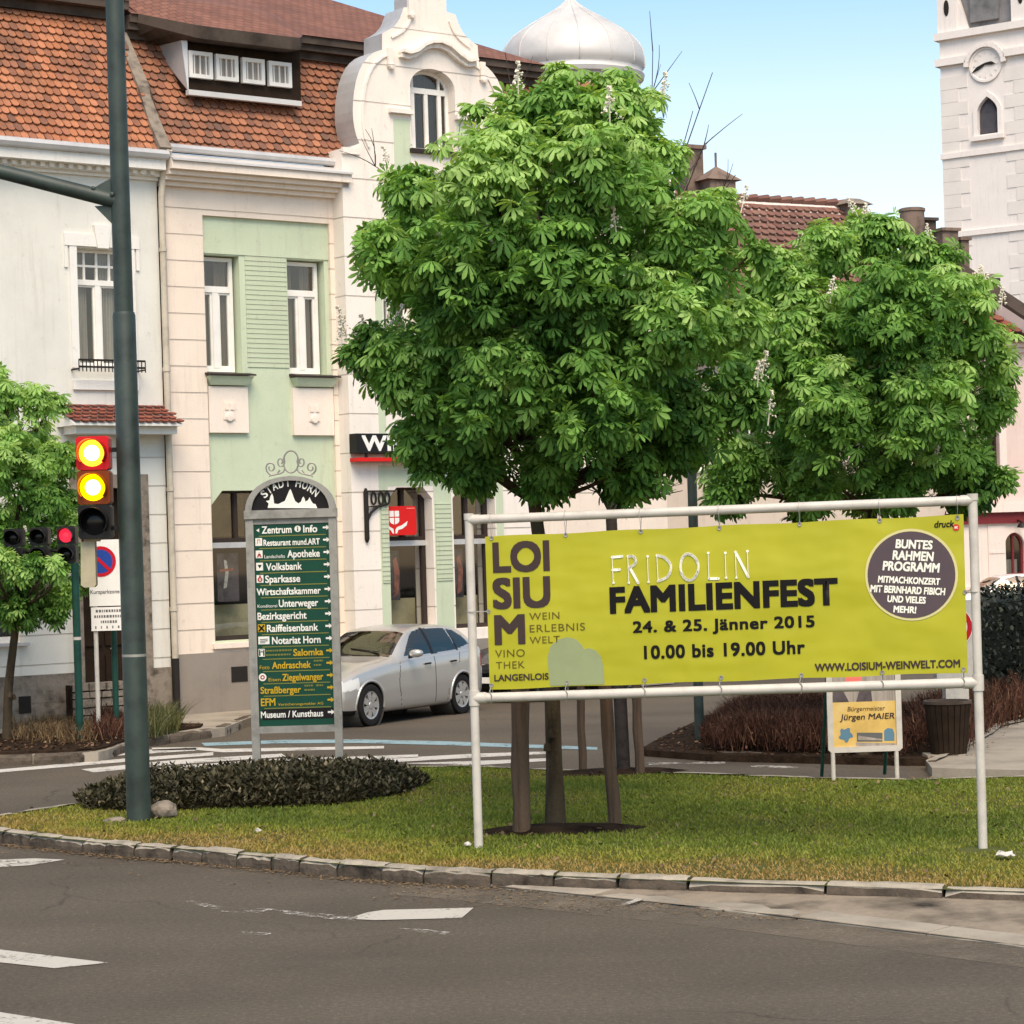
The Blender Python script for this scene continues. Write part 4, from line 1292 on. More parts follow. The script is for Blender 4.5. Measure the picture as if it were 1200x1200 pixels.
# canopy of tiles above the doorway
ca, cb = PL(81, 485, .4)[0], SLr + .02
zc0, zc1 = PL(130, 496, .55)[1], PL(130, 476, 0)[1]
g = MB()
pc = math.atan2(zc1 - zc0, .55); lc = math.hypot(.55, zc1 - zc0)
tiles(g, (0, -.55, zc0), (1, 0, 0), (0, math.cos(pc), math.sin(pc)), (0, -math.sin(pc), math.cos(pc)), [(ca, 0), (cb, 0), (cb, lc), (ca, lc)], .13, .13, 6)
cn = g.build('canopy', M['tile_red'], lb)
g = MB(); g.mesh([(ca, -.53, zc0), (cb, -.53, zc0), (cb, 0, zc1), (ca, 0, zc1), (ca, -.53, zc0 - .03), (cb, -.53, zc0 - .03), (cb, 0, zc0 - .03), (ca, 0, zc0 - .03)], [(0, 1, 2, 3), (4, 5, 1, 0), (5, 6, 2, 1), (7, 4, 0, 3), (4, 7, 6, 5)])
g.box(ca + .1, cb - .02, -.40, 0, zc0 - .14, zc0 - .031); g.build('canopy_cornice', M['whitewall'], cn)
# doorway: stone piers, dark door
g = MB(); g.box(dr0 - .0, dr0 + .14, -.06, .3, -.05, drz - .001); g.box(dr1 - .16, dr1 + .05, -.06, .3, -.05, drz - .001); g.box(dr0 + .14, dr1 - .16, -.04, .3, drz - .2, drz - .001)
g.build('door_surround', M['stone'], lb)
g = MB(); g.box(dr0 + .14, dr1 - .16, .20, .26, -.05, drz - .2)
for i in range(2):
    x = dr0 + .2 + i * (dr1 - dr0 - .42) / 2; w_ = (dr1 - dr0 - .42) / 2 - .06
    for z in (.2, 1.1, 2.0): g.box(x, x + w_, .17, .2, z, z + .75)
dd = g.build('door', M['dark_wood'], lb)
g = MB(); g.tube([((dr0 + dr1) / 2 + .06, .15, 1.05), ((dr0 + dr1) / 2 + .16, .15, 1.05)], .012, 6); g.build('handle', M['galv'], dd)
# cornice, gutter, mansard
g = MB()
cornice(g, SLl, SLr, [(ZLc, ZLc + .05, .06), (ZLc + .05, ZLc + .13, .12), (ZLc + .13, ZLc + .28, .30)])
for i in range(60):
    x = SLl + .07 + i * .15
    if x < SLr - .05: g.box(x - .035, x + .035, -.19, -.12, ZLc + .06, ZLc + .129)
g.build('cornice', M['whitewall'], lb)
g = MB(); ZLe = ZLc + .40
g.tube([(SLl, -.32, ZLc + .36), (SLr + .02, -.32, ZLc + .35)], .075, 8); g.box(SLl, SLr, -.30, .1, ZLc + .281, ZLc + .33)
g.build('gutter', M['tin'], lb, smooth=40)
g = MB(); LL = 2.75
tiles(g, (0, -.22, ZLe), u_, v_, n_v, [(SLl, 0), (SLr - .05, 0), (SLr - .05, LL), (SLl, LL)], .125, .15, 8)
g.build('roof', M['tile_orange'], lb)
zl2, yl2 = ZLe + LL * math.sin(PH), -.22 + LL * math.cos(PH)
g = MB(); g.mesh([(SLl, -.17, ZLe - .03), (SLr, -.17, ZLe - .03), (SLr, yl2 + .05, zl2 - .03), (SLl, yl2 + .05, zl2 - .03)], [(0, 1, 2, 3)])
g.build('roof_boarding', M['dark_wood'], lb)
g = MB(); g.box(SLl, SLr + .05, yl2 - .38, yl2 + .3, zl2 - .04, zl2 + .10); g.box(SLl, SLr, yl2 - .2, yl2 + .2, zl2 - .18, zl2 - .041); g.build('eaves', M['soffit'], lb)
g = MB(); g.mesh([(SLl, yl2 - .42, zl2 + .102), (SLr + .06, yl2 - .42, zl2 + .102), (SLr + .06, yl2 + 3.8, zl2 + .1 + 4.2 * t2), (SLl, yl2 + 3.8, zl2 + .1 + 4.2 * t2), (SLl, yl2 + 8, zl2 + .1), (SLr + .06, yl2 + 8, zl2 + .1)], [(0, 1, 2, 3), (3, 2, 5, 4)])
g.build('upper_roof', M['brown_roof'], lb)
# fire wall between the two roofs
g = MB()
pr = []
for (t, h) in ((-.03, .03), (-.03, .30), (.55, .24), (1.3, .20), (2.1, .17), (LR - .05, .16)):
    pr.append((v_.y * t + n_v.y * h - .05, ZE - .15 + v_.z * t + n_v.z * h))
pr += [(.3, ZE + 1.0), (.3, ZE - .3)]
x0_, x1_ = SLr - .10, SLr + .10
vs = [(x0_, y, z) for y, z in pr] + [(x1_, y, z) for y, z in pr]
k_ = len(pr)
tr = tessellate_polygon([[Vector((y, z, 0)) for y, z in pr]])
g.mesh(vs, [tuple(t) for t in tr] + [tuple(i + k_ for i in t) for t in tr] + [(i, (i + 1) % k_, k_ + (i + 1) % k_, k_ + i) for i in range(k_)])
g.build('fire_wall', M['soffit' if False else 'stone'], lb)
g = MB(); g.box(SLl, SLr - .02, .95, 9, 0, ZLc); g.box(SLl, SLr - .03, .36, .94, 4.0, 4.1); g.box(SLl, SLl + .2, 0, 9, -.05, ZLc + .3)
g.build('house_core', M['room'], lb)
# low rubble wall in front of the doorway
rw0, rw1 = PL(86, 838, .55), PL(150, 838, .55)
rwz = PL(118, 800, .55)[1]
rw = thing('stone_wall', 'low rubble stone wall behind the sign posts, left of the green mast', 'wall', FL.world(rw0[0], -.55, 0), FL.rz)
rnd = random.Random(5)
g = MB()
zc = 0.0
LW = rw1[0] - rw0[0]
while zc < rwz - .05:
    h = rnd.uniform(.10, .15); x = 0
    while x < LW:
        w_ = rnd.uniform(.13, .3)
        d_ = rnd.uniform(0, .04)
        c = [(x + .008, -d_, zc + .008), (min(x + w_, LW) - .008, -d_, zc + .008 + rnd.uniform(0, .01)), (min(x + w_, LW) - .012, -d_, zc + h - .008), (x + .012, -d_, zc + h - .008 - rnd.uniform(0, .012))]
        b_ = [(p[0], .2, p[2]) for p in c]
        g.mesh(c + b_, [(0, 1, 2, 3), (0, 4, 5, 1), (1, 5, 6, 2), (2, 6, 7, 3), (3, 7, 4, 0)])
        x += w_
    zc += h
g.mi = 1; g.box(0, LW, .03, .22, 0, rwz - .02)
g.build('masonry', [M['stone'], M['soil']], rw)
# ---------------------------------------------------------------- house with pale red roof, behind the trees
p0 = at(860, 680, 58.0)
F1 = Frame((p0.x, 58.0, 0.1), (.87, .49))
h1 = F1.empty('house', 'beige house with a long pale red tiled roof and small ridge turret, behind the trees', 'building')
M['beige'] = wall_mat('beige_render', (.56, .47, .39), dirt=.15)
M['pink'] = wall_mat('pink_render', (.66, .52, .47), dirt=.08)
M['pinkwhite'] = wall_mat('pinkish_white_trim', (.72, .62, .56), dirt=.08)
M['maroon'] = flat('maroon_fascia', (.16, .022, .025), .6)
M['chimney_brick'] = mat('sooty_chimney_render', (.20, .145, .115), .95, .4, 2.5, .01, 30)
s0_, s1_ = -9.5, F1.s(993, 240, -3.7)
ze = 6.9; pit = math.radians(46)
zr = F1.px(930, 233, -3.8)[1]
wins = []
for i in range(7):
    x = -8.6 + i * 1.75
    wins += [(x, x + .95, 4.1, 5.9), (x - .2, x + 1.15, .5, 2.7)]
g = MB(); g.poly_xz([(s0_, -.1), (s1_, -.1), (s1_, ze), (s0_, ze)], [zig(*w) for w in wins if w[1] < s1_ - .3], 0, .3)
g.build('wall', M['beige'], h1)
for w in wins:
    if w[1] < s1_ - .3:
        if w[2] > 3: window_unit(h1, w[0], w[1], w[2], w[3], .12, bars='TM', curtain=None, sill=.08)
        else: window_unit(h1, w[0], w[1], w[2], w[3], .12, bars='T', fm=M['dark_frame'], curtain=None)
g = MB(); g.box(s0_ + .05, s1_ - .05, .9, 8.0, 0, ze); g.build('house_core', M['room'], h1)
u1, v1 = Vector((1, 0, 0)), Vector((0, math.cos(pit), math.sin(pit)))
n1 = Vector((0, -math.sin(pit), math.cos(pit)))
L1 = (zr - ze) / math.sin(pit)
g = MB(); tiles(g, (0, -.4, ze - .1), u1, v1, n1, [(s0_ - .2, 0), (s1_ + .2, 0), (s1_ + .2, L1), (s0_ - .2, L1)], .24, .27, 12, thick=.05, lift=.03)
yr = -.4 + L1 * math.cos(pit)
for i in range(44):
    x = s0_ - .2 + (s1_ - s0_ + .4) * i / 44
    g.tube([(x, yr, zr - .03), (x + (s1_ - s0_ + .4) / 44 * 1.08, yr, zr + .015)], [.085, .105], 7)
g.build('roof', M['tile_pale'], h1)
g = MB(); g.mesh([(s0_ - .15, -.35, ze - .1), (s1_ + .15, -.35, ze - .1), (s1_ + .15, yr, zr - .07), (s0_ - .15, yr, zr - .07), (s0_ - .15, 2 * yr, ze - .1), (s1_ + .15, 2 * yr, ze - .1)], [(0, 1, 2, 3), (3, 2, 5, 4), (0, 3, 4), (1, 5, 2)])
g.build('roof_boarding', M['pinkwhite'], h1)
g = MB()                                       # gable end knob at the ridge
q = F1.px(998, 240, -yr + .2)
g.box(q[0] - .30, q[0] + .30, yr - .5, yr + .1, q[1] - .55, q[1] - .02); g.mesh([(q[0] - .45, yr - .6, q[1] - .02), (q[0] + .45, yr - .6, q[1] - .02), (q[0] + .45, yr + .2, q[1] - .02), (q[0] - .45, yr + .2, q[1] - .02), (q[0] - .2, yr - .3, q[1] + .16), (q[0] + .2, yr - .3, q[1] + .16)], [(0, 1, 5, 4), (1, 2, 5), (2, 3, 4, 5), (3, 0, 4), (0, 3, 2, 1)])
g.build('ridge_end', M['stone'], h1)
def chimney(parent, Fr, px0, px1, pyt, pyb, n, depth=None, cap=.08, round_=False, m=None, pot=False):
    xc = (px0 + px1) / 2
    a, b = Fr.px(px0, pyt, n)[0], Fr.px(px1, pyt, n)[0]
    zt, zb = Fr.px(xc, pyt, n)[1], Fr.px(xc, pyb, n)[1]
    w = b - a
    g = MB()
    if round_:
        g.lathe([(w * .46, zb - zt), (w * .46, -.12), (w * .5, -.12), (w * .5, -.03), (w * .42, 0), (0.01, .02)], ((a + b) / 2, -n, zt), 20)
    else:
        g.box(a + cap * .5, b - cap * .5, -n, -n + w, zb, zt - .10); g.box(a - cap * .3, b + cap * .3, -n - cap, -n + w + cap, zt - .10, zt)
        if pot: g.box(a + w * .25, b - w * .25, -n + w * .2, -n + w * .8, zt, zt + .15)
    return g.build('chimney', m or M['chimney_brick'], parent)
chimney(h1, F1, 803, 825, 170, 235, -3.9)
q = F1.px(842, 212, -3.6)
g = MB(); g.box(q[0] - .40, q[0] + .40, 3.4, 4.0, q[1] - .9, q[1]); g.mesh([(q[0] - .55, 3.3, q[1]), (q[0] + .55, 3.3, q[1]), (q[0] + .55, 4.1, q[1]), (q[0] - .55, 4.1, q[1]), (q[0], 3.7, q[1] + .40)], [(0, 1, 4), (1, 2, 4), (2, 3, 4), (3, 0, 4), (0, 3, 2, 1)])
g.tube([(q[0], 3.7, q[1] + .35), (q[0], 3.7, q[1] + .75)], .03, 6)
for dx in (-.22, .02): g.box(q[0] + dx, q[0] + dx + .2, 3.38, 3.4, q[1] - .3, q[1] - .05)
g.build('ridge_turret', M['chimney_brick'], h1)

# ---------------------------------------------------------------- pink house on the right
p0 = at(1165, 700, 75.0)
F2 = Frame((p0.x, 75.0, 0.1), (.93, .37))
h2 = F2.empty('house', 'pink house with a maroon shop fascia and a red tiled roof, behind the dark hedge', 'building')
Q = lambda x, y, n=0.0: F2.px(x, y, n)
sl, sr = -8.0, 6.0
zev = Q(1180, 402)[1]
fw_ = (Q(1157, 510)[0], Q(1170, 510)[0], Q(1165, 550)[1], Q(1165, 480)[1])
awn = (Q(1178, 650)[0], Q(1201, 650)[0], Q(1190, 674)[1], Q(1190, 640)[1], Q(1190, 624)[1])
zf0, zf1 = Q(1185, 613)[1], Q(1185, 600)[1]
g = MB(); g.poly_xz([(sl, zf1), (sr, zf1), (sr, zev), (sl, zev)], [zig(fw_[0] + d, fw_[1] + d, fw_[2], fw_[3]) for d in (0, -3.2, 3.0)], 0, .3)
g.build('wall', M['pink'], h2)
g = MB(); g.poly_xz([(sl, -.1), (sr, -.1), (sr, zf0), (sl, zf0)], [arch(*awn), zig(awn[0] - 5, awn[1] - 5, 0.3, awn[4])], 0, .3)
a, b = Q(1159, 650)[0], Q(1177, 650)[0]
z0_, z1_ = Q(1168, 678)[1], Q(1168, 616)[1]
for i in range(9):
    x = a + (b - a) * i / 8
    g.box(x - .035, x + .035, -.03, 0, z0_, z1_)
g.box(a, b, -.05, 0, (z0_ + z1_) / 2 - .04, (z0_ + z1_) / 2 + .04); g.box(a, b, -.05, 0, z0_ - .1, z0_); g.box(sl, sr, -.12, 0, z0_ - .35, z0_ - .22)
g.build('ground_floor_wall', M['pinkwhite'], h2)
g = MB(); g.box(sl, sr, -.12, .3, zf0 + .001, zf1 - .001); g.build('fascia', M['maroon'], h2)
g = MB(); g.box(sl, sr, -.25, .3, zf1, zf1 + (Q(1185, 590)[1] - zf1)); 
for z, pj in ((zev - .30, .12), (zev - .15, .22), (zev, .35)): g.box(sl, sr, -pj, .3, z, z + .13)
g.build('cornice', M['pinkwhite'], h2)
for d in (0, -3.2, 3.0):
    window_unit(h2, fw_[0] + d, fw_[1] + d, fw_[2], fw_[3], .14, bars='TM', curtain=None, fm=M['dark_frame'], fw=.05)
    g = MB()
    for a, b in ((fw_[0] + d - .22, fw_[0] + d - .002), (fw_[1] + d + .002, fw_[1] + d + .26)): g.box(a, b, -.05, 0, fw_[2] - .1, fw_[3] + .1)
    g.box(fw_[0] + d - .3, fw_[1] + d + .35, -.09, 0, fw_[3] + .102, fw_[3] + .28); g.box(fw_[0] + d - .3, fw_[1] + d + .35, -.09, 0, fw_[2] - .22, fw_[2] - .102)
    g.build('window_surround', M['pinkwhite'], h2)
mb = MB(); A = arch(*awn); B = arch(awn[0] + .07, awn[1] - .07, awn[2] + .07, awn[3], awn[4] - .07)
mb.poly_xz(A, [B], .1, .18); mb.box((awn[0] + awn[1]) / 2 - .03, (awn[0] + awn[1]) / 2 + .03, .1, .17, awn[2] + .07, awn[4] - .08)
w = mb.build('arched_window', M['maroon'], h2)
g = MB(); g.poly_xz(A, (), .15); g.build('pane', M['glass'], w)
g = MB(); g.box(awn[0] + .1, awn[1] - .1, .3, .32, awn[2], awn[2] + .5); g.build('curtain', M['curtain'], w)
q = Q(1190, 613)
g = MB(); g.lathe([(.02, .1), (.10, .06), (.16, -.06), (.02, -.08)], (q[0], -.35, q[1] - .08), 12); g.bar((q[0], -.35, q[1] + .02), (q[0], -.1, q[1] + .1), .04, .04); g.build('wall_lamp', M['black'], h2)
g = MB(); g.box(sl + .05, sr - .05, .9, 9, 0, zev); g.box(sl, sl + .25, .3, 9, -.05, zev); g.build('house_core', M['room'], h2)
# roof with a raking verge that falls to the right
pit = math.radians(44)
O2 = Vector((0, -.45, zev + .14))
v2 = Vector((0, math.cos(pit), math.sin(pit))); n2 = Vector((0, -math.sin(pit), math.cos(pit)))
mw = Matrix.Translation(F2.o) @ Matrix.Rotation(F2.rz, 4, 'Z')
O2w, n2w = mw @ O2, mw.to_3x3() @ n2
def roof_ab(x, y):
    w = mw.inverted() @ px_plane(x, y, O2w, n2w)
    d = w - O2
    return d.x, d.dot(v2)
va, vb, vc = roof_ab(1103, 326), roof_ab(1130, 343), roof_ab(1215, 399)
vd = (sr, max(0.05, vc[1] - .6 * (sr - vc[0])))
poly = [(sl - .2, 0), (sr, 0), vd, vc, vb, va, (va[0] - 2.5, va[1] + 1.2), (sl - .2, va[1] + 1.2)]
g = MB(); tiles(g, O2, (1, 0, 0), v2, n2, poly, .38, .30, 14, thick=.06, lift=.04)
g.build('roof', M['tile_red'], h2)
g = MB()
pt = lambda a, b, h: tuple(O2 + Vector((1, 0, 0)) * a + v2 * b + n2 * h)
loop = [Vector((a, b, 0)) for a, b in poly]
g.mesh([pt(a, b, -.02) for a, b in poly], [tuple(t) for t in tessellate_polygon([loop])])
g.build('roof_boarding', M['dark_wood'], h2)
rk = [va, vb, vc, vd]
g = MB()
for (p, q) in zip(rk[:-1], rk[1:]):
    vs = [pt(p[0], p[1] - .05, -.05), pt(q[0], q[1] - .05, -.05), pt(q[0], q[1] + .02, .36), pt(p[0], p[1] + .02, .36), pt(p[0], p[1] + .3, .3), pt(q[0], q[1] + .3, .3)]
    g.mi = 0; g.mesh(vs, [(0, 1, 2, 3)])
    g.mi = 1
    a, b, c, d = Vector(vs[3]), Vector(vs[2]), Vector(pt(q[0], q[1] + .42, .62)), Vector(pt(p[0], p[1] + .42, .62))
    g.mesh([a - n2 * .0, b - n2 * .0, c, d, a + n2 * .12, b + n2 * .12, c + n2 * .12, d + n2 * .12], [(4, 5, 6, 7), (0, 1, 5, 4), (2, 3, 7, 6), (3, 2, 1, 0)])
g.build('verge', [M['pinkwhite'], M['soffit']], h2)
# the roof's far slope, so the house closes behind the verge
g = MB()
bk = [pt(p[0], p[1] + .40, .58) for p in rk]
dn = [(p[0], p[1] + 3.0, zev) for p in bk]
for i in range(3): g.face([bk[i], bk[i + 1], dn[i + 1], dn[i]])
g.build('rear_slope', M['soffit'], h2)
nn_ = -3.4
chimney(h2, F2, 1055, 1082, 244, 330, -4.5, round_=True)
chimney(h2, F2, 1083, 1098, 255, 330, -5.2, m=M['soffit'])
chimney(h2, F2, 1103, 1124, 267, 330, -3.6)
chimney(h2, F2, 1125, 1136.5, 278, 335, -4.0)
chimney(h2, F2, 1150, 1166, 321, 350, -4.6, m=M['stone'])
chimney(h2, F2, 1158, 1170, 326, 352, -4.2, m=M['soffit'])

# ---------------------------------------------------------------- church tower
p0 = at(1106, 500, 146.0)
FT = Frame((p0.x, 146.0, 0), (.81, -.586))
T = lambda x, y, n=0.0: FT.px(x, y, n)
ct = FT.empty('church_tower', 'tall white church tower with clock, pointed window and dark slate roof', 'tower')
WT = T(1214, 200)[0] - T(1107, 200)[0]
M['towerwall'] = wall_mat('white_tower_render', (.76, .70, .66), dirt=.06)
M['quoin'] = mat('grey_quoin_stone', (.71, .655, .61), .9, .05, .6)
M['louvre'] = mat('dark_louvre', (.075, .072, .085), .8, .2, 2)
M['slate'] = mat('grey_slate', (.20, .195, .20), .75, .3, .8, .02, 8)
x0_ = T(1105.5, 200)[0]; x1_ = x0_ + WT
z_up = T(1150, 36)[1]
wn0 = (T(1146, 140)[0], T(1169.5, 140)[0], T(1158, 157)[1], T(1158, 130)[1], T(1157, 113)[1])
def ogive(s0, s1, z0, zs, zt, n=8):
    c = (s0 + s1) / 2
    R = [(s1 + (c - s1) * (i / n) ** 1.9, zs + (zt - zs) * (i / n)) for i in range(n + 1)]
    Lh = [(2 * c - s_, z_) for s_, z_ in reversed(R[:-1])]
    return [(s0, z0), (s1, z0)] + R + Lh
g = MB(); g.poly_xz([(x0_, 0), (x1_, 0), (x1_, z_up), (x0_, z_up)], [ogive(*wn0)], 0, .6)
g.box(x0_ + .001, x0_ + .6, .601, WT, 0, z_up); g.box(x1_ - .6, x1_ - .001, .601, WT, 0, z_up); g.box(x0_ + .6, x1_ - .6, WT - .6, WT - .001, 0, z_up)
g.build('wall', M['towerwall'], ct)
for px_, y in ((1130, 181), (1140, 273)):
    g = MB(); z = T(px_, y)[1]; g.box(x0_ - .12, x1_ + .12, -.14, WT, z - .16, z + .16); g.build('string_course', M['towerwall'], ct)
z = T(1118, 72)[1]
ck = T(1155.5, 76)
g = MB()
g.box(x0_ - .25, ck[0] - 1.22, -.28, WT, z - .22, z + .22); g.box(ck[0] + 1.22, x1_ + .25, -.28, WT, z - .22, z + .22)
for i in range(14):
    t = math.pi * i / 14; t2_ = math.pi * (i + 1) / 14
    g.bar((ck[0] + 1.22 * math.cos(t), -.14, ck[1] + 1.2 * math.sin(t)), (ck[0] + 1.22 * math.cos(t2_), -.14, ck[1] + 1.2 * math.sin(t2_)), .28, .28)
g.build('clock_cornice', M['towerwall'], ct)
g = MB(); z = T(1115, 42)[1]; g.box(x0_ - .25, x1_ + .25, -.30, WT + .2, z - .22, z + .22); g.build('top_cornice', M['towerwall'], ct)
for sd2 in (0, 1):
    g = MB()
    zq = T(1110, 90)[1]
    i = 0
    while zq > 2:
        w_ = (1.75, 1.15)[i % 2]
        a, b = ((x0_ - .03, x0_ + w_), (x1_ - w_, x1_ + .03))[sd2]
        g.box(a, b, -.035, .1, zq - .80, zq - .02)
        zq -= .80; i += 1
    g.build('quoins', M['quoin'], ct)
g = MB(); O_ = ogive(wn0[0] - .28, wn0[1] + .28, wn0[2] - .1, wn0[3], wn0[4] + .35); g.poly_xz(O_, [ogive(*wn0)], -.08, .02)
g.box(wn0[0] - .4, wn0[1] + .4, -.25, 0, wn0[2] - .35, wn0[2] - .1)
wf = g.build('window', M['towerwall'], ct)
g = MB(); g.poly_xz(ogive(*wn0), (), .3)
for i in range(14):
    z = wn0[2] + .1 + i * (wn0[4] - wn0[2] - .5) / 14
    g.box(wn0[0] + .05 + max(0, i - 8) * .07, wn0[1] - .05 - max(0, i - 8) * .07, .22, .28, z, z + .12)
g.build('louvre', M['louvre'], wf)
g = MB(); RR = .90
g.lathe([(0, -.06), (RR, -.06), (RR + .02, -.12), (RR + .15, -.12), (RR + .18, .01)], (ck[0], 0, ck[1]), 40, 'y')
cf = g.build('clock', M['towerwall'], ct, smooth=30)
g = MB()
for i in range(12):
    t = i * math.pi / 6
    g.bar((ck[0] + .66 * math.sin(t), -.075, ck[1] + .66 * math.cos(t)), (ck[0] + .82 * math.sin(t), -.075, ck[1] + .82 * math.cos(t)), .03, .08)
g.build('hour_marks', M['quoin'], cf)
for nm, (x, y), w_ in (('minute_hand', (1139.5, 86.5), .17), ('hour_hand', (1167.5, 74.5), .17)):
    q = T(x, y)
    g = MB(); d = Vector((q[0] - ck[0], 0, q[1] - ck[1])); pd = Vector((-d.z, 0, d.x)).normalized() * w_ * .5
    c = Vector((ck[0], -.14, ck[1] + .06))
    tip = Vector((q[0], -.14, q[1]))
    vs = [c - pd * .7, c + d * .6 - pd * 1.2 - d * 0, tip, c + d * .6 + pd * 1.2, c + pd * .7]
    g.mesh(vs + [v + Vector((0, .04, 0)) for v in vs], [(0, 1, 2, 3, 4)] + [(i, (i + 1) % 5, 5 + (i + 1) % 5, 5 + i) for i in range(5)])
    g.build(nm, M['black_matt'], cf)
# corner turrets and slate roof
for cx in (x0_ + .55, x1_ - .55):
    for cy in (.55, WT - .55):
        g = MB()
        g.box(cx - .62, cx + .62, cy - .62, cy + .62, z_up - .3, z_up + 4.2)
        g.box(cx - .72, cx + .72, cy - .72, cy + .72, z_up + 4.2, z_up + 4.5)
        for i in range(3): g.box(cx - .5 + i * .1, cx + .5 - i * .1, cy - .5 + i * .1, cy + .5 - i * .1, z_up + 4.5 + i * .8, z_up + 5.3 + i * .8)
        ctu = g.build('corner_turret', M['towerwall'], ct)
        if cy < 1:
            g = MB(); g.poly_xz([(cx + .17 * math.cos(t), z_up + 1.7 + .5 * math.sin(t)) for t in [i * .524 for i in range(12)]], (), -.10, -.05)
            g.build('oval_opening', M['black_matt'], ctu)
g = MB()
g.mesh([(x0_ + 1.17, .04, z_up - .2), (x0_ + 2.1, .04, z_up - .2), (x0_ + 1.18, .04, z_up + 2.3), (x0_ + 1.17, .6, z_up - .2), (x0_ + 2.1, .6, z_up - .2), (x0_ + 1.18, .6, z_up + 2.3)], [(0, 1, 2), (1, 4, 5, 2), (3, 5, 4)])
g.build('buttress', M['towerwall'], ct)
g = MB()
b0 = [(x0_ + .5, .15), (x1_ - .5, .15), (x1_ - .5, WT - .15), (x0_ + .5, WT - .15)]
cm = ((x0_ + x1_) / 2, WT / 2)
lv = [(z_up - .1, 1.0), (z_up + 1.4, .90), (z_up + 3.2, .80), (z_up + 8, .45), (z_up + 16, .02)]
vs = []
for z, f_ in lv: vs += [(cm[0] + (x - cm[0]) * f_, cm[1] + (y - cm[1]) * f_, z) for x, y in b0]
g.mesh(vs, [(i * 4 + k_, i * 4 + (k_ + 1) % 4, i * 4 + 4 + (k_ + 1) % 4, i * 4 + 4 + k_) for i in range(4) for k_ in range(4)])
g.build('roof', M['slate'], ct)
g = MB(); g.box(cm[0] - .9, cm[0] + .9, -.0, 1.6, z_up + .6, z_up + 3.6)
g.lathe([(.9, 0), (.9, 1.6)], (cm[0], 0, z_up + 3.6), 16, 'y')
g.build('roof_dormer', M['slate'], ct)
# ================================================================== STREET FURNITURE
# ---------------------------------------------------------------- traffic signal mast
bp = ground(163, 960, ZI)
yd = bp.y
ppm = F_PX / yd
mast = thing('signal_mast', 'thick dark green steel mast with side arm standing at the tip of the lawn', 'mast', bp)
zpx = lambda x, y: at(x, y, yd).z - bp.z
xpx = lambda x, y: at(x, y, yd).x - bp.x
zs = zpx(148, 366)
g = MB(); g.tube([(0, 0, -.15), (0, 0, zs - .03), (0, 0, zs)], [.112, .105, .096], 24); g.build('lower_tube', M['mast'], mast, smooth=40)
g = MB(); g.tube([(0, 0, zs), (0, 0, zs + 5.0)], [.088, .080], 24); g.build('upper_tube', M['mast'], mast, smooth=40)
g = MB(); zb = zpx(155, 768); g.tube([(0, 0, zb - .012), (0, 0, zb + .012)], .111, 24); g.build('clamp_band', M['galv'], mast, smooth=40)
g = MB(); za = zpx(140, 236)
dxa = xpx(0, 203) - 0
g.tube([(-.02, 0, za), (dxa, -.15, zpx(0, 203)), (dxa * 2.6, -.4, za + (zpx(0, 203) - za) * 2.5)], [.072, .066, .058], 18)
g.build('side_arm', M['mast'], mast, smooth=40)
g = MB()
for pts in ([(xpx(134, 207), zpx(134, 207)), (xpx(111, 220), zpx(111, 220)), (xpx(136, 236), zpx(136, 236))], [(xpx(111, 242), zpx(111, 242)), (xpx(137, 268), zpx(137, 268)), (xpx(137, 240), zpx(137, 240))]):
    g.poly_xz(pts, (), -.02, .02)
for x, y in ((111, 222), (133, 229)): g.lathe([(0, -.10), (.02, -.095), (.02, -.06)], (xpx(x, y), 0, zpx(x, y)), 8, 'y')
g.build('gusset_plate', M['mast'], mast)

def signal_head(root, x0, x1, ztop, n, cell, yf, lit=(), r=.1, yaw=0, visor=True):
    """signal head: housing cells stacked from the top, lens + visor in each. local coords, front faces -y"""
    xc = (x0 + x1) / 2
    for i in range(n):
        z1 = ztop - i * cell; z0 = z1 - cell + .006
        mb = MB()
        k = lit[i] if i < len(lit) else None
        ch = .02
        pts = [(x0 + ch, z0), (x1 - ch, z0), (x1, z0 + ch), (x1, z1 - ch), (x1 - ch, z1), (x0 + ch, z1), (x0, z1 - ch), (x0, z0 + ch)]
        mb.poly_xz(pts, (), yf, yf + .20)
        h = mb.build('lens_housing', M[{'red': 'box_red_glow', 'amber': 'box_amber_glow', None: 'black', 'red_dim': 'black'}[k]], root)
        zc = (z0 + z1) / 2
        mb = MB()
        mb.lathe([(0, -.028), (r * .42, -.024), (r * .58, -.019)], (xc, yf - .004, zc), 24, 'y')
        mb.mi = 1; mb.lathe([(r * .58, -.019), (r, 0)], (xc, yf - .004, zc), 24, 'y')
        a, b = {'red': ('red_lit', 'red_ring'), 'amber': ('amber_lit', 'amber_ring'), None: ('lens_dark', 'lens_dark'), 'red_dim': ('red_far', 'red_far')}[k]
        mb.build('lens', [M[a], M[b]], h, smooth=60)
        if visor:
            mb = MB(); m_ = 20; rv = r * 1.10
            vs = []
            for j in range(m_ + 1):
                t = math.radians(-40 + 260 * j / m_)
                L = .19 * (.55 + .45 * max(0, math.sin(t)))
                for (rr, yy_) in ((rv, 0), (rv * .97, -L), (rv * .93, -L), (rv * .95, 0)):
                    vs.append((xc + rr * math.cos(t), yf + yy_, zc + rr * math.sin(t)))
            mb.mesh(vs, [(j * 4 + a_, (j + 1) * 4 + a_, (j + 1) * 4 + a_ + 1, j * 4 + a_ + 1) for j in range(m_) for a_ in range(3)])
            mb.build('visor', M[{'red': 'visor_red_glow', 'amber': 'visor_amber_glow', None: 'black', 'red_dim': 'black'}[k]], h, smooth=40)
M['box_red_glow'] = flat('housing_red_glow_tint', srgb(190, 20, 30), .45)  # black housings of the lit cells: lamp glow painted into their colour
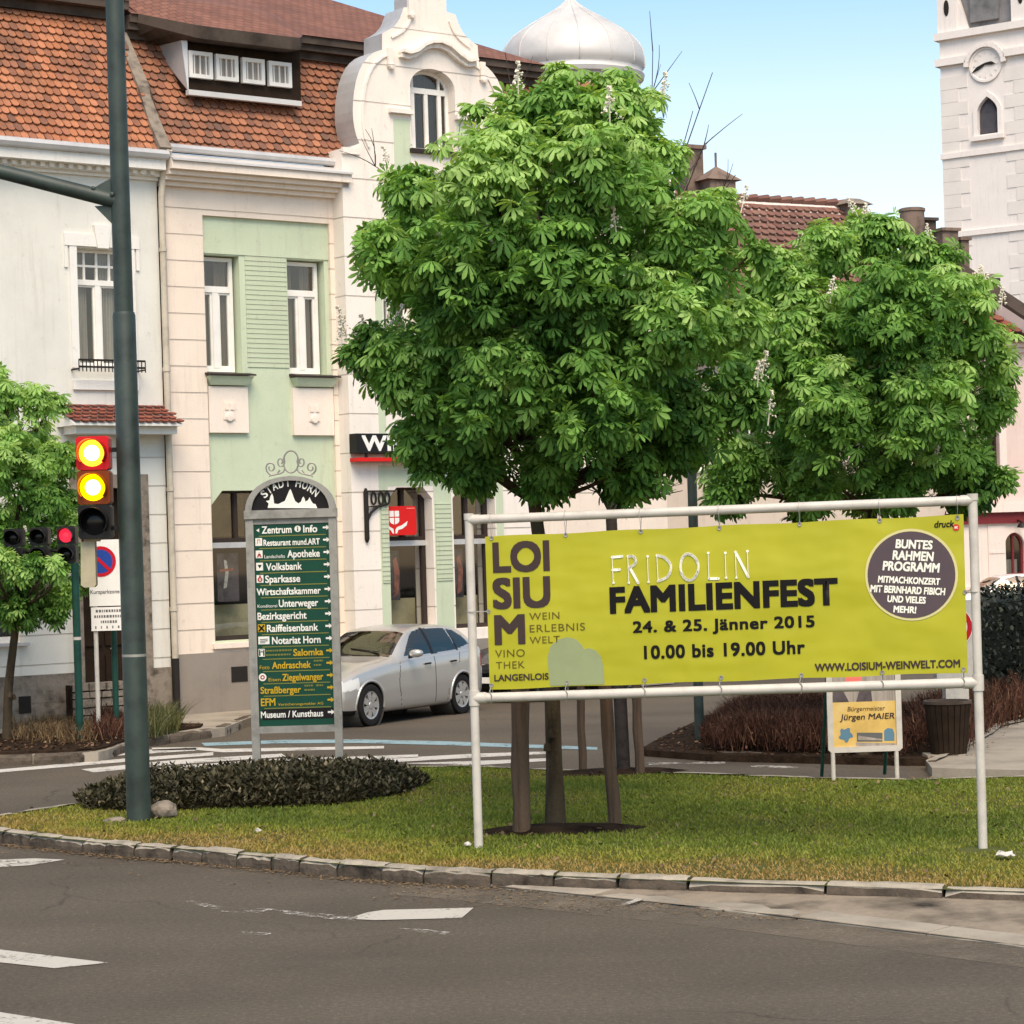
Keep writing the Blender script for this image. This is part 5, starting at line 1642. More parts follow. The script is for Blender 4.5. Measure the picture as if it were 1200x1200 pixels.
M['box_amber_glow'] = flat('housing_amber_glow_tint', srgb(120, 52, 10), .45)
M['visor_red_glow'] = flat('visor_red_glow_tint', srgb(170, 30, 20), .5)  # visors of the lit cells carry the painted lamp glow too
M['visor_amber_glow'] = flat('visor_amber_glow_tint', srgb(150, 80, 10), .5)
M['lens_dark'] = flat('unlit_lens', (.006, .006, .007), .2)
M['red_far'] = emit_mat('lit_far_red_lens', (1, .03, .07), .55)
M['beige_box'] = mat('beige_metal', (.42, .37, .25), .6, .15, 5)
tl = thing('traffic_light', 'traffic light showing red and amber together, fixed to the dark green mast', 'traffic light', (0, 0, 0))
yh = yd - .12
hx = at(110, 570, yh)
tl.location = (hx.x, yh, 0)
xl, xr = at(90.5, 540, yh).x - hx.x, at(128.5, 540, yh).x - hx.x
zt_ = at(108, 511.5, yh).z; cell = (zt_ - at(115, 632, yh).z) / 3
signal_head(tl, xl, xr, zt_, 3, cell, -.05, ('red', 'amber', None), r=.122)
tl.rotation_euler = (0, RHO * 0 - .03, 0)
tl.location.x += .03 * zt_ * 0
# keep the lean small: the head hangs a little off plumb
tl.rotation_euler = (0, 0, 0)
g = MB()
for z in (zt_ - .12, zt_ - 3 * cell + .10): g.bar((xr - .05, .12, z), (bp.x - hx.x, .16, z), .03, .04)
g.build('fixing_arm', M['black'], tl)
b0 = at(95, 635, yh + .05); b1 = at(113, 688, yh + .05)
bx_ = thing('control_box', 'narrow beige metal box under the red and amber traffic light', 'box', (b0.x, yh + .03, b1.z))
H_ = b0.z - b1.z; W_ = b1.x - b0.x
g = MB(); g.poly_xz([(-.01, .02), (.02, 0), (W_ - .02, 0), (W_, .02), (W_, H_), (0, H_)], (), 0, .10); g.build('casing', M['beige_box'], bx_)
g = MB(); g.tube([(W_ * .6, .06, H_), (W_ * .8, .06, H_ + .05), (W_ * 1.2, .06, H_ + .06)], .022, 8); g.box(W_ * .2, W_ * 1.3, .02, .10, H_ + .0, H_ + .04); g.build('bracket', M['beige_box'], bx_)

# ---------------------------------------------------------------- far signals, posts and parking sign by the planting bed
def post(px, pyb, pyt, r, m, name, label, cat, zb=ZI, band=None, lean=0, group=None):
    b = ground(px, pyb, zb)
    zt = at(px + lean, pyt, b.y).z
    e = thing(name, label, cat, b, 0, group)
    xt = at(px - .03 * (pyb - pyt) * 0 + lean, pyt, b.y).x - b.x if lean else 0
    g = MB(); g.tube([(0, 0, -.05), (xt, 0, zt - b.z)], r, 14); g.lathe([(r * 1.02, 0), (r * .6, .015), (0, .02)], (xt, 0, zt - b.z), 14)
    g.build('tube', m, e, smooth=40)
    if band:
        z = at(px, band, b.y).z - b.z
        g = MB(); g.tube([(0, 0, z - .02), (0, 0, z + .02)], r * 1.08, 14); g.build('reflective_band', M['frame_white'], e, smooth=40)
    return e, b, zt
gp_, gb, gz_ = post(94, 870, 618, .05, M['post_green'], 'signal_post', 'slim dark green signal post in the planting bed, carrying the three small heads', 'post', band=748)
yq = gb.y
def far_head(xp, ztp, lits, n, label):
    c = at(xp, ztp, yq - 1.55)
    e = thing('traffic_light', label, 'traffic light', (c.x, yq - 1.55, 0))
    signal_head(e, -.115, .115, c.z, n, .235, 0, lits, r=.088)
    return e, c
e1, c1_ = far_head(15, 619.5, (), 2, 'unlit black signal head among the leaves, farthest from the slim green signal post')
e2, c2_ = far_head(45, 618, (), 2, 'unlit black signal head among the leaves, between the other two small heads')
e3, c3_ = far_head(77, 616.5, ('red_dim',), 2, 'small black signal head with a lit red lens, beside the leafy left tree')
g = MB()
za = c3_.z - .30
g.tube([(0, -.0, za - gb.z), (c3_.x - gb.x, -1.30, za - gb.z), (c1_.x - gb.x, -1.30, za - gb.z)], .02, 8)
g.build('head_bracket', M['black'], gp_)
post(137, 862, 712, .04, M['post_green'], 'post', 'short dark green post behind the white sign pole', 'post')
sp, sb_, sz_ = post(116, 865, 632, .030, M['frame_white'], 'sign_pole', 'thin pale sign pole carrying the parking signs, in the planting bed', 'pole')
M['sign_blue'] = flat('blue_sign_film', srgb(40, 70, 150), .4)
M['sign_red'] = flat('red_sign_film', srgb(190, 25, 40), .4)
M['sign_grey'] = flat('grey_print', (.12, .12, .12), .5)
def spx(x, y): p = at(x, y, sb_.y - .05); return p.x - sb_.x, p.z - sb_.z
ps = thing('parking_sign', 'white parking zone sign with blue and red no-parking disc, on the pale pole', 'sign', (sb_.x, sb_.y - .05, sb_.z))
x0_, z1_ = spx(103, 633); x1_, z0_ = spx(142.5, 709.5)
g = MB(); g.box(x0_, x1_, 0, .02, z0_, z1_); g.build('plate', M['sign_white'], ps)
cx, cz = spx(118, 658); r = abs(spx(136, 658)[0] - cx)
g = MB(); g.lathe([(0, -.004), (r * .78, -.004)], (cx, 0, cz), 28, 'y'); g.mi = 1; g.lathe([(r * .78, -.005), (r, -.005), (r, .0)], (cx, 0, cz), 28, 'y')
g.bar((cx - r * .55, -.006, cz + r * .55), (cx + r * .55, -.006, cz - r * .55), .006, r * .2)
g.build('no_parking_disc', [M['sign_blue'], M['sign_red']], ps)
a, b = spx(106, 696), spx(140, 692)
text_fit('Kurzparkzone', a[0], b[0], a[1] - .0, a[1] + .05, -.004, M['sign_grey'], ps, bold=.01)
pp2 = thing('supplementary_sign', 'small white sign with lines of small print, below the parking sign', 'sign', (sb_.x, sb_.y - .05, sb_.z))
x0_, z1_ = spx(106.5, 712); x1_, z0_ = spx(144.5, 738.5)
g = MB(); g.box(x0_, x1_, 0, .02, z0_, z1_); g.build('plate', M['sign_white'], pp2)
g = MB(); H_ = z1_ - z0_; rnd = random.Random(2)
for i, (a, b) in enumerate(((.15, .92), (.1, .95), (.3, .8), (.12, .9))):
    z = z1_ - H_ * (.16 + .23 * i); x = x0_ + (x1_ - x0_) * a
    while x < x0_ + (x1_ - x0_) * b:
        w_ = rnd.uniform(.012, .03)
        g.box(x, x + w_, -.003, .001, z - H_ * .055, z + H_ * .055); x += w_ + (.012 if i < 3 else .06)
g.build('small_print', M['sign_grey'], pp2)

# ---------------------------------------------------------------- town directory board
bl_, br_ = ground(296, 912, ZI), ground(400, 912, ZI)
yb = (bl_.y + br_.y) / 2
FD = Frame((at(348, 912, yb).x, yb, ZI), (1, 0))
D = lambda x, y, n=0.0: FD.px(x, y, n)
dbd = FD.empty('directory_sign', 'tall green town directory board with arched top on grey posts, in the low shrubs', 'sign')
M['board_green'] = flat('dark_green_board', (.007, .060, .038), .4)
M['board_black'] = flat('black_board', (.010, .008, .009), .4)
M['gold'] = flat('gold_yellow_film', (.55, .36, .02), .5)
M['gold_dull'] = flat('dull_gold_line', (.20, .20, .045), .5)
M['film_white'] = flat('white_film', (.80, .80, .74), .5)
M['film_red'] = flat('red_film', srgb(170, 30, 35), .5)
xl = (D(288.5, 640)[0] + D(298, 890)[0] + .0) / 2; xL0, xL1 = D(288.2, 620)[0], D(297.5, 620)[0]
xR0, xR1 = D(385.5, 620)[0], D(394.5, 620)[0]
zsp = D(290, 604)[1]
zap = D(340, 558)[1]
pw = xL1 - xL0
g = MB(); g.box(xL0, xL1, -.05, .05, -.05, zsp); pl_ = g.build('post', M['galv'], dbd)
g = MB(); g.box(xR0, xR1, -.05, .05, -.05, zsp); g.build('post', M['galv'], dbd)
xc = (xL0 + xR1) / 2
def archline(x0, x1, zs, zt, n=20):
    c, rx = (x0 + x1) / 2, (x1 - x0) / 2
    out = []
    for i in range(n + 1):
        t = math.pi * i / n
        out.append((c - rx * math.cos(t), zs + (zt - zs) * (math.sin(t) ** .82)))
    return out
oA = archline(xL0, xR1, zsp, zap); iA = archline(xL0 + pw * .8, xR1 - pw * .8, zsp + .001, zap - pw * .55)
g = MB(); g.poly_xz(oA + list(reversed(iA)), (), -.06, .06); g.build('arch_frame', M['galv'], dbd)
g = MB(); g.poly_xz([(xL0 + pw * .5, zsp)] + iA[1:-1] + [(xR1 - pw * .5, zsp)], (), -.02, .02); ap = g.build('arch_panel', M['board_black'], dbd)
zcb = D(340, 607)[1]
g = MB(); g.box(xL0 - .01, xR1 + .01, -.07, .06, zcb, D(340, 597)[1]); g.box(xL1, xR0, -.03, .03, zcb - .06, zcb)
g.build('crossbar', M['galv'], dbd)
zpl = D(350, 850)[1]
g = MB(); g.box(xL1, xR0, -.045, .045, D(350, 858)[1], D(350, 850)[1]); g.build('crossbar', M['galv'], dbd)
# curved town name
def arc_text(body, c, R, a0, a1, h, y, m, parent):
    n = len(body)
    mb = MB()
    wts = [.55 if ch == ' ' else 1.0 for ch in body]
    tot = sum(wts); acc = 0
    objs = []
    for ch, w in zip(body, wts):
        t = a0 + (a1 - a0) * (acc + w / 2) / tot
        acc += w
        if ch == ' ': continue
        wd = abs(a1 - a0) * R / tot * .84
        o = text_fit(ch, -wd / 2, wd / 2, 0, h, 0, m, parent, bold=.02)
        me = o.data
        co = np.empty(len(me.vertices) * 3, np.float32); me.vertices.foreach_get('co', co); co = co.reshape(-1, 3)
        rot = math.pi / 2 - t
        cx_, cz_ = c[0] + R * math.cos(t), c[1] + R * .82 * math.sin(t)
        cs, sn = math.cos(-rot * .75), math.sin(-rot * .75)
        X = cx_ + co[:, 0] * cs - co[:, 2] * sn; Z = cz_ + co[:, 0] * sn + co[:, 2] * cs
        for q_, x, z in zip(co, X, Z): mb_v.append((x, y + float(q_[1]), z))
        for p in me.polygons: mb_f.append([len(mb_v) - len(me.vertices) + i for i in p.vertices])
        bpy.data.objects.remove(o); bpy.data.meshes.remove(me)
mb_v, mb_f = [], []
cA = (xc, D(341, 598)[1])
arc_text('STADT HORN', cA, D(374, 580)[0] - xc - .0, math.radians(150), math.radians(30), .085, -.026, M['film_white'], ap)
mbx = MB(); mbx.mesh(mb_v, mb_f); mbx.build('lettering', M['film_white'], ap, fix=False)
sk = [(314, 595), (315, 588), (312, 584), (316, 583), (317, 577), (319, 572), (320.5, 577), (321.5, 588), (326, 589), (330, 586.5), (334, 584), (336, 578), (339, 568), (340.5, 565), (342, 569), (344, 577), (346, 584), (350, 588), (353, 585), (354.5, 579), (356, 577), (357.5, 581), (358, 585), (361, 583), (363, 578), (365, 584), (367, 588), (370, 589), (372, 595.5)]
g = MB(); g.poly_xz([D(q[0], 596 - (596 - q[1]) * .74) for q in sk], (), -.027, -.021); g.build('skyline', M['film_white'], ap)
# scrollwork on top
g = MB()
def curve(pts, r=.010): g.tube([(D(x, y)[0], 0, D(x, y)[1]) for x, y in pts], r, 6)
ov = [(341 + 9 * math.sin(t), 541 - 13 * math.cos(t)) for t in [i * .3142 for i in range(21)]]
curve(ov)
for sg_ in (-1, 1):
    X = lambda d: 341 + sg_ * d
    curve([(X(7), 549), (X(9), 553), (X(13), 555), (X(20), 556), (X(26), 558)])
    sp_ = [(X(12 + (5 - i * .27) * math.cos(i * .62 + 2.6)), 541 - (7 - i * .37) * math.sin(i * .62 + 2.6)) for i in range(14)]
    curve([(X(8.5), 546), (X(8), 541)] + sp_, .009)
    sp_ = [(X(23.5 + (6.5 - i * .35) * math.cos(i * .62 - 1.2)), 548 - (7.5 - i * .42) * math.sin(i * .62 - 1.2)) for i in range(14)]
    curve([(X(13), 551), (X(17), 556), (X(22), 557)] + sp_, .010)
g.build('scrollwork', M['galv'], dbd, smooth=50)
# the board with its rows
pL, pR = D(298, 612), D(388.5, 612)
zt0, zb0 = D(345, 610)[1], D(348, 850)[1]
x0_, x1_ = xL1 + .004, xR0 - .004
g = MB(); g.box(x0_, x1_, -.02, .02, zb0, zt0); g.mi = 1
bd = None
rowpx = 14.42
def ry(i, dy=0): return D(345, 620.5 + rowpx * i + dy)[1]
ztop_row = [D(345, 613.0 + rowpx * i)[1] for i in range(17)]
for i in range(16):
    g.box(x0_ + .05, x1_ - .03, -.0225, -.02, ztop_row[i] - .004, ztop_row[i] + .006)
g.mi = 2; g.box(x0_ + .03, x1_ - .004, -.0235, -.02, ztop_row[16] + .012, ztop_row[15] - .01)
bd = g.build('board', [M['board_green'], M['gold_dull'], M['board_black']], dbd)
k_px = 1.0 / (D(346, 700)[0] - D(345, 700)[0])
XB = D(345, 730)[0]
def rx(px_, i):     # photo column in row i, with the lean of the verticals taken out
    y = 620.5 + rowpx * i
    return D(px_, y)[0]
rows = [
    [('Zentrum', 307, 342, 1, 'w'), ('Info', 355.5, 372, 1, 'w')],
    [('Restaurant mund.ART', 309, 375, .85, 'w')],
    [('Landschafts', 310, 334, .45, 'w'), ('Apotheke', 337, 375, 1, 'w')],
    [('Volksbank', 312, 354, 1, 'w')],
    [('Sparkasse', 311, 352, 1, 'w')],
    [('Wirtschaftskammer', 301, 376, .95, 'w')],
    [('Konditorei', 302, 325, .42, 'w'), ('Unterweger', 327, 373, 1, 'w')],
    [('Bezirksgericht', 302, 359.5, 1, 'w')],
    [('Raiffeisenbank', 313, 373, 1, 'w')],
    [('Notariat Horn', 319, 376, 1, 'w')],
    [('Salomka', 344, 379, .95, 'g')],
    [('Foto', 304.5, 316, .5, 'g'), ('Andraschek', 319, 364.5, .95, 'g')],
    [('Eisen', 315, 329, .45, 'g'), ('Ziegelwanger', 331, 379, .95, 'g')],
    [('Straßberger', 305.5, 353, .95, 'g')],
    [('EFM', 306, 323, 1.05, 'g'), ('Versicherungsmakler AG', 326, 379, .35, 'g')],
    [('Museum / Kunsthaus', 306, 379, .9, 'w')]]
ht = .078
for i, row in enumerate(rows):
    zb_ = ztop_row[i] - .103
    if i == 15: zb_ += .004
    for body, a, b, hf, c in row:
        text_fit(body, rx(a, i), rx(b, i), zb_, zb_ + ht * hf * (1.0 if any(ch in body for ch in 'bdfhklißt') or body[0].isupper() else 1), -.0255, M['film_white' if c == 'w' else 'gold'], bd, bold=.022 if hf > .6 else .0)
    # arrow
    ax = rx(377 + i * .0, 0); axx = rx(378.5 + .40 * i, i) - 0
    z = ztop_row[i] - .055; L_ = 8.6 / k_px; h_ = .022
    g = MB(); g.poly_xz([(axx, z - .010), (axx + L_ * .5, z - .010), (axx + L_ * .45, z - .026), (axx + L_, z), (axx + L_ * .45, z + .026), (axx + L_ * .5, z + .010), (axx, z + .010)], (), -.0255)
    g.build('arrow', M['film_white'] if i < 10 or i == 15 else M['gold'], bd, fix=False)
# emblems at the start of the rows, and small second lines
def sq(i, a, b, m, h=.082):
    z = ztop_row[i] - .100; g = MB(); g.box(rx(a, i), rx(b, i), -.024, -.02, z, z + h); return g.build('emblem', m, bd)
sq(1, 299.5, 307.5, M['film_white']); sq(2, 300, 308, M['film_white']); sq(3, 300.5, 308.5, M['film_white']); sq(4, 301, 309, M['film_white']); sq(8, 302.5, 311, M['gold']); sq(9, 303, 316, M['film_white'])
def marks(fn, m, name='emblem'):
    g = MB(); fn(g); return g.build(name, m, bd, fix=False)
def seg(g, i, pts, w=.012):
    q = [(rx(a, i), ztop_row[i] - .100 + b * .082) for a, b in pts]
    for p, r_ in zip(q[:-1], q[1:]): g.bar((p[0], -.0265, p[1]), (r_[0], -.0265, r_[1]), .004, w)
marks(lambda g: (seg(g, 1, [(302, .25), (302, .8), (305, .8), (305, .3)], .006)), M['film_red'])
marks(lambda g: (seg(g, 2, [(302, .15), (304, .5), (304, .85)], .012), seg(g, 2, [(306.3, .15), (304, .5)], .012), seg(g, 2, [(302.5, .5), (305.8, .5)], .01)), M['film_red'])
marks(lambda g: g.poly_xz([(rx(302.3, 3), ztop_row[3] - .04), (rx(304.6, 3), ztop_row[3] - .078), (rx(307, 3), ztop_row[3] - .04)], (), -.0265), M['board_black'])
marks(lambda g: (g.lathe([(0, -.0265), (.026, -.0265)], (rx(305, 4), 0, ztop_row[4] - .066), 16, 'y'), g.box(rx(304, 4), rx(306, 4), -.0265, -.0264, ztop_row[4] - .045, ztop_row[4] - .022)), M['film_red'])
marks(lambda g: seg(g, 4, [(306.3, .52), (304, .52), (304, .4), (306.2, .4), (306.2, .27), (303.8, .27)], .005), M['film_white'])
marks(lambda g: (seg(g, 8, [(303.6, .12), (309.8, .88)], .016), seg(g, 8, [(309.8, .12), (303.6, .88)], .016)), M['board_black'])
marks(lambda g: (seg(g, 9, [(305, .62), (314, .68)], .006), seg(g, 9, [(305, .4), (314, .46)], .006), seg(g, 9, [(305, .2), (311, .24)], .005)), M['sign_grey'])
marks(lambda g: (seg(g, 10, [(303.5, .05), (303.5, .95), (310.5, .95), (310.5, .05), (303.5, .05)], .008), g.box(rx(305.5, 10), rx(308.5, 10), -.0255, -.02, ztop_row[10] - .092, ztop_row[10] - .055), seg(g, 10, [(305, .76), (309, .76)], .012)), M['film_white'])
marks(lambda g: g.lathe([(0, -.0255), (.041, -.0255)], (rx(308, 12), 0, ztop_row[12] - .058), 20, 'y'), M['film_white'])
marks(lambda g: g.lathe([(.012, -.027), (.024, -.027)], (rx(308, 12), 0, ztop_row[12] - .058), 16, 'y'), M['film_red'])
marks(lambda g: (g.lathe([(0, -.0255), (.034, -.0255)], (rx(349, 0), 0, ztop_row[0] - .062), 18, 'y'), g.poly_xz([(rx(300.5, 0), ztop_row[0] - .066), (rx(304, 0), ztop_row[0] - .045), (rx(304, 0), ztop_row[0] - .087)], (), -.0255)), M['film_white'])
marks(lambda g: (g.box(rx(348.3, 0), rx(349.7, 0), -.027, -.0265, ztop_row[0] - .085, ztop_row[0] - .056), g.box(rx(348.3, 0), rx(349.7, 0), -.027, -.0265, ztop_row[0] - .05, ztop_row[0] - .038)), M['board_green'])
rnd = random.Random(4)
def tiny(i, a, b, zf, m=None):
    g = MB(); x = rx(a, i); xe = rx(b, i)
    while x < xe:
        w_ = min(rnd.uniform(.012, .028), xe - x); g.box(x, x + w_, -.0245, -.02, ztop_row[i] - zf - .009, ztop_row[i] - zf + .009); x += w_ + .007
    g.build('small_print', m or M['gold_dull'], bd)
for i, a, b, zf in ((10, 312, 342, .04), (10, 312, 341, .085), (11, 368, 379, .03), (11, 368, 377, .075), (13, 357, 367, .03), (13, 371, 379, .03), (13, 357, 369, .075)): tiny(i, a, b, zf)

# ---------------------------------------------------------------- banner frame and banner
bl_, br_ = ground(561, 992, ZI), ground(1152, 992, ZI)
FB = Frame(bl_, (br_.x - bl_.x, br_.y - bl_.y))
B = lambda x, y, n=0.0: FB.px(x, y, n)
LB = (br_ - bl_).length
bf = FB.empty('banner_stand', 'white tubular steel frame standing on the lawn, carrying the lime banner', 'frame')
ztl, ztr = B(553, 609)[1], B(1147, 586)[1]
zbl, zbr = B(556, 818)[1], B(1148, 800)[1]
r_ = .035
g = MB(); g.tube([(.0, 0, -.2), (0, 0, ztl + .02)], r_, 18); g.build('post', M['frame_white'], bf, smooth=40)
g = MB(); g.tube([(LB, 0, -.2), (LB, 0, ztr + .01)], r_, 18); g.build('post', M['frame_white'], bf, smooth=40)
g = MB(); g.tube([(.0, -.0, ztl), (LB, 0, ztr)], .037, 18); g.build('rail', M['frame_white'], bf, smooth=40)
g = MB(); g.tube([(.06, -.0, zbl), (LB - .05, 0, zbr)], .039, 18); g.build('rail', M['frame_white'], bf, smooth=40)
for x, z in ((0, ztl), (LB, ztr)):
    g = MB(); g.tube([(x, 0, z - .0), (x, 0, z + .05)], .041, 16); g.tube([(x + (.09 if x == 0 else -.09), 0, z), (x, 0, z)], .041, 16); g.build('clamp', M['frame_white'], bf, smooth=40)
for x, z in ((0, zbl), (LB, zbr)):
    g = MB()
    g.tube([(x, 0, z - .06), (x, 0, z + .06)], .044, 16); g.tube([(x + (.10 if x == 0 else -.10), 0, z), (x, 0, z)], .045, 16)
    g.build('clamp', M['frame_white'], bf, smooth=40)
NB = -.0
x0, x1 = B(570, 700)[0], B(1133, 700)[0]
cTL, cTR, cBL, cBR = B(568.5, 629), B(1129, 603), B(574, 808), B(1134, 788)
# vinyl: brighter lime, softly uneven, with creases
m_, n_, l_, p_ = new_mat('lime_vinyl')
f_ = noise(n_, l_, 1.2, 4)
l_.new(ramp(n_, l_, f_, [(.3, (.355, .345, .012)), (.7, (.415, .40, .016))]), p_.inputs['Base Color'])
p_.inputs['Roughness'].default_value = .42; p_.inputs['Specular IOR Level'].default_value = .4
w1_ = noise(n_, l_, .9, 3, stretch=(.5, 1, 1.4)); w2_ = noise(n_, l_, 2.6, 2, stretch=(1, 1, .6))
ad_ = n_.new('ShaderNodeMath'); ad_.operation = 'MULTIPLY_ADD'; ad_.inputs[1].default_value = .3
l_.new(w2_, ad_.inputs[0]); l_.new(w1_, ad_.inputs[2])
bump(n_, l_, p_, ad_.outputs[0], .08, .6)
M['vinyl'] = m_
M['print_grey'] = flat('dark_grey_print', srgb(62, 49, 46), .6)
M['print_black'] = flat('black_print', srgb(14, 10, 8), .6)
M['print_white'] = flat('white_print', srgb(238, 236, 220), .45)
M['print_olive'] = flat('olive_print', srgb(96, 82, 30), .45)
M['print_blot'] = flat('pale_blue_green_print', srgb(142, 152, 112), .5)
M['print_disc'] = flat('grey_violet_print', srgb(84, 72, 76), .45)
M['print_ring'] = flat('cream_print', srgb(205, 196, 140), .45)
M['print_red'] = flat('red_print', srgb(200, 60, 45), .45)
bnw = FB.world(x0, 0, 0)
bn = thing('banner', 'lime green vinyl banner announcing the family festival, laced into the white frame', 'banner', FB.world(x0, 0, 0), FB.rz)
Bn = lambda x, y: (B(x, y)[0] - x0, B(x, y)[1])
TL, TR, BL, BR = [Bn(*q) for q in ((568.5, 629), (1129, 603), (574, 808), (1134, 788))]
g = MB()
nx_, nz_ = 40, 14
vs = []
for j in range(nz_ + 1):
    for i in range(nx_ + 1):
        u, v = i / nx_, j / nz_
        p = Vector(BL).lerp(Vector(BR), u).lerp(Vector(TL).lerp(Vector(TR), u), v)
        edge = math.sin(math.pi * u * 8.5) * .004
        z = p[1] + (edge if j == nz_ else (-edge if j == 0 else 0))
        vs.append((p[0], 0.0, z))
fs = [(j * (nx_ + 1) + i, j * (nx_ + 1) + i + 1, (j + 1) * (nx_ + 1) + i + 1, (j + 1) * (nx_ + 1) + i) for j in range(nz_) for i in range(nx_)]
n_v = len(vs)
g.mesh(vs + [(x, .004, z) for x, y, z in vs], fs + [tuple(reversed([k + n_v for k in f])) for f in fs])
g.build('sheet', M['vinyl'], bn)
def btext(body, p, q, y0=None, m='print_black', bold=.02, rr=0, shear=0.0, sp=1.0):
    """p = left end of the baseline, q = right end of the cap line, in photo pixels"""
    a = Bn(*p); b = Bn(*q)
    base_r = Bn(q[0], p[1] - rr)       # baseline at the right end
    sl_ = (base_r[1] - a[1]) / (base_r[0] - a[0])
    h = b[1] - base_r[1]
    return text_fit(body, a[0], b[0], a[1], a[1] + h, -.004, M[m], bn, bold=bold, zslope=sl_, shear=shear, spacing=sp)
btext('LOI', (578, 671.5), (643.5, 632.5), m='print_grey', bold=.035, rr=2.6)
btext('SIU', (578, 714), (644.5, 674.5), m='print_grey', bold=.035, rr=2.6)
btext('M', (580, 756), (615, 719.5), m='print_grey', bold=.035, rr=1.3)
btext('WEIN', (620.5, 726.5), (655.5, 717), m='print_olive', bold=.0, rr=1.4, sp=1.1)
btext('ERLEBNIS', (621, 741), (685.5, 729.8), m='print_olive', bold=.0, rr=2.5, sp=1.1)
btext('WELT', (621, 754.5), (656, 745), m='print_olive', bold=.0, rr=1.4, sp=1.1)
btext('VINO', (580.5, 770.5), (615, 760.5), m='print_olive', bold=.0, rr=1.2, sp=1.1)
btext('THEK', (581.5, 784), (615, 774.5), m='print_olive', bold=.0, rr=1.2, sp=1.1)
btext('LANGENLOIS', (579.5, 798.5), (643, 788.5), m='print_grey', bold=.025, rr=2.2)
btext('FAMILIENFEST', (715, 719.5), (981.5, 676.5), m='print_black', bold=.042, rr=10.5, sp=1.04)
btext('24. & 25. Jänner 2015', (742, 746), (954.5, 720.8), m='print_black', bold=.030, rr=6.8, sp=1.08)
btext('10.00 bis 19.00 Uhr', (755, 772.5), (943, 749.8), m='print_black', bold=.030, rr=6.5, sp=1.08)
btext('WWW.LOISIUM-WEINWELT.COM', (955, 787), (1125, 772.5), m='print_grey', bold=.03, rr=5)
# hand-drawn thin letters FRIDOLIN as strokes
def cr2(L, i, c, t):
    closed = L[0] == L[-1]
    a = L[i - 1][c] if i > 0 else (L[-2][c] if closed else L[0][c])
    b, d = L[i][c], L[i + 1][c]
    e = L[i + 2][c] if i + 2 < len(L) else (L[1][c] if closed else L[-1][c])
    return .5 * (2 * b + (d - a) * t + (2 * a - 5 * b + 4 * d - e) * t * t + (3 * b - a - 3 * d + e) * t ** 3)
def strokes(lst, w=.021, m='print_white'):
    g = MB()
    for s_ in lst:
        if len(s_) >= 6: s_ = [(cr2(s_, i, 0, k / 5), cr2(s_, i, 1, k / 5)) for i in range(len(s_) - 1) for k in range(5)] + [s_[-1]]
        q = [Bn(*p) for p in s_]
        for a, b in zip(q[:-1], q[1:]): g.bar((a[0], -.005, a[1]), (b[0], -.005, b[1]), .004, w)
        for a in q: g.lathe([(0, -.003), (w / 2, -.003), (w / 2, .003)], (a[0], -.004, a[1]), 8, 'y')
    return g.build('lettering', M[m], bn)
strokes([[(717.5, 653), (719, 683)], [(717.5, 653), (729, 652)], [(718, 668), (726, 667.5)],
         [(736, 652), (737, 683)], [(736, 652), (742, 652), (745, 656), (744, 661), (738, 665), (737, 666)], [(738, 665), (748, 683)],
         [(759, 652), (760, 682)],
         [(770, 651), (771.5, 681)], [(770, 651), (778, 653), (785, 660), (786, 668), (782, 676), (771.5, 681)],
         [(806, 649), (813, 652), (818, 660), (818, 669), (814, 677), (808, 680), (802, 677), (798, 669), (798, 660), (801, 652), (806, 649)],
         [(830, 648), (831, 678), (842, 678)], [(850, 648), (851, 677)],
         [(863, 677), (862, 647), (877, 676), (876, 646)]])
# round badge
cc = Bn(1068, 673.5); rb = (Bn(1122.5, 673)[0] - Bn(1013.5, 673)[0]) / 2
g = MB(); g.lathe([(0, -.004), (rb, -.004)], (cc[0], 0, cc[1]), 48, 'y'); bdg = g.build('badge_ring', M['print_ring'], bn)
g = MB(); g.lathe([(0, -.0065), (rb * .945, -.0065)], (cc[0], 0, cc[1]), 48, 'y'); g.build('badge', M['print_disc'], bdg)
def dtext(body, xa, xb, yc, h, tl=-4.0, bold=.035):
    a, b = Bn(xa, yc), Bn(xb, yc)
    hh = h / 151.0
    text_fit(body, a[0], b[0], a[1] - hh / 2, a[1] + hh / 2, -.009, M['print_white'], bdg, bold=bold, shear=.08, tilt=math.radians(tl))
dtext('BUNTES', 1049.5, 1093, 638.5, 10.5); dtext('RAHMEN', 1046, 1094.5, 652, 11); dtext('PROGRAMM', 1034.5, 1101.5, 665, 11)
dtext('MITMACHKONZERT', 1029, 1102, 681, 8); dtext('MIT BERNHARD FIBICH', 1020, 1108, 692.5, 8.5); dtext('UND VIELES', 1040, 1085, 703, 8); dtext('MEHR!', 1047, 1074, 714.5, 8)
# printer's mark top right
btext('druck', (1095, 618.5), (1118, 609.5), m='print_black', bold=.02, rr=1, shear=.2)
q = Bn(1120.5, 618); g = MB(); g.lathe([(0, -.005), (.026, -.005)], (q[0], 0, q[1]), 16, 'y'); pm = g.build('print_mark', M['print_red'], bn)
text_fit('at', q[0] - .013, q[0] + .013, q[1] - .009, q[1] + .010, -.008, M['print_white'], pm, bold=.02)
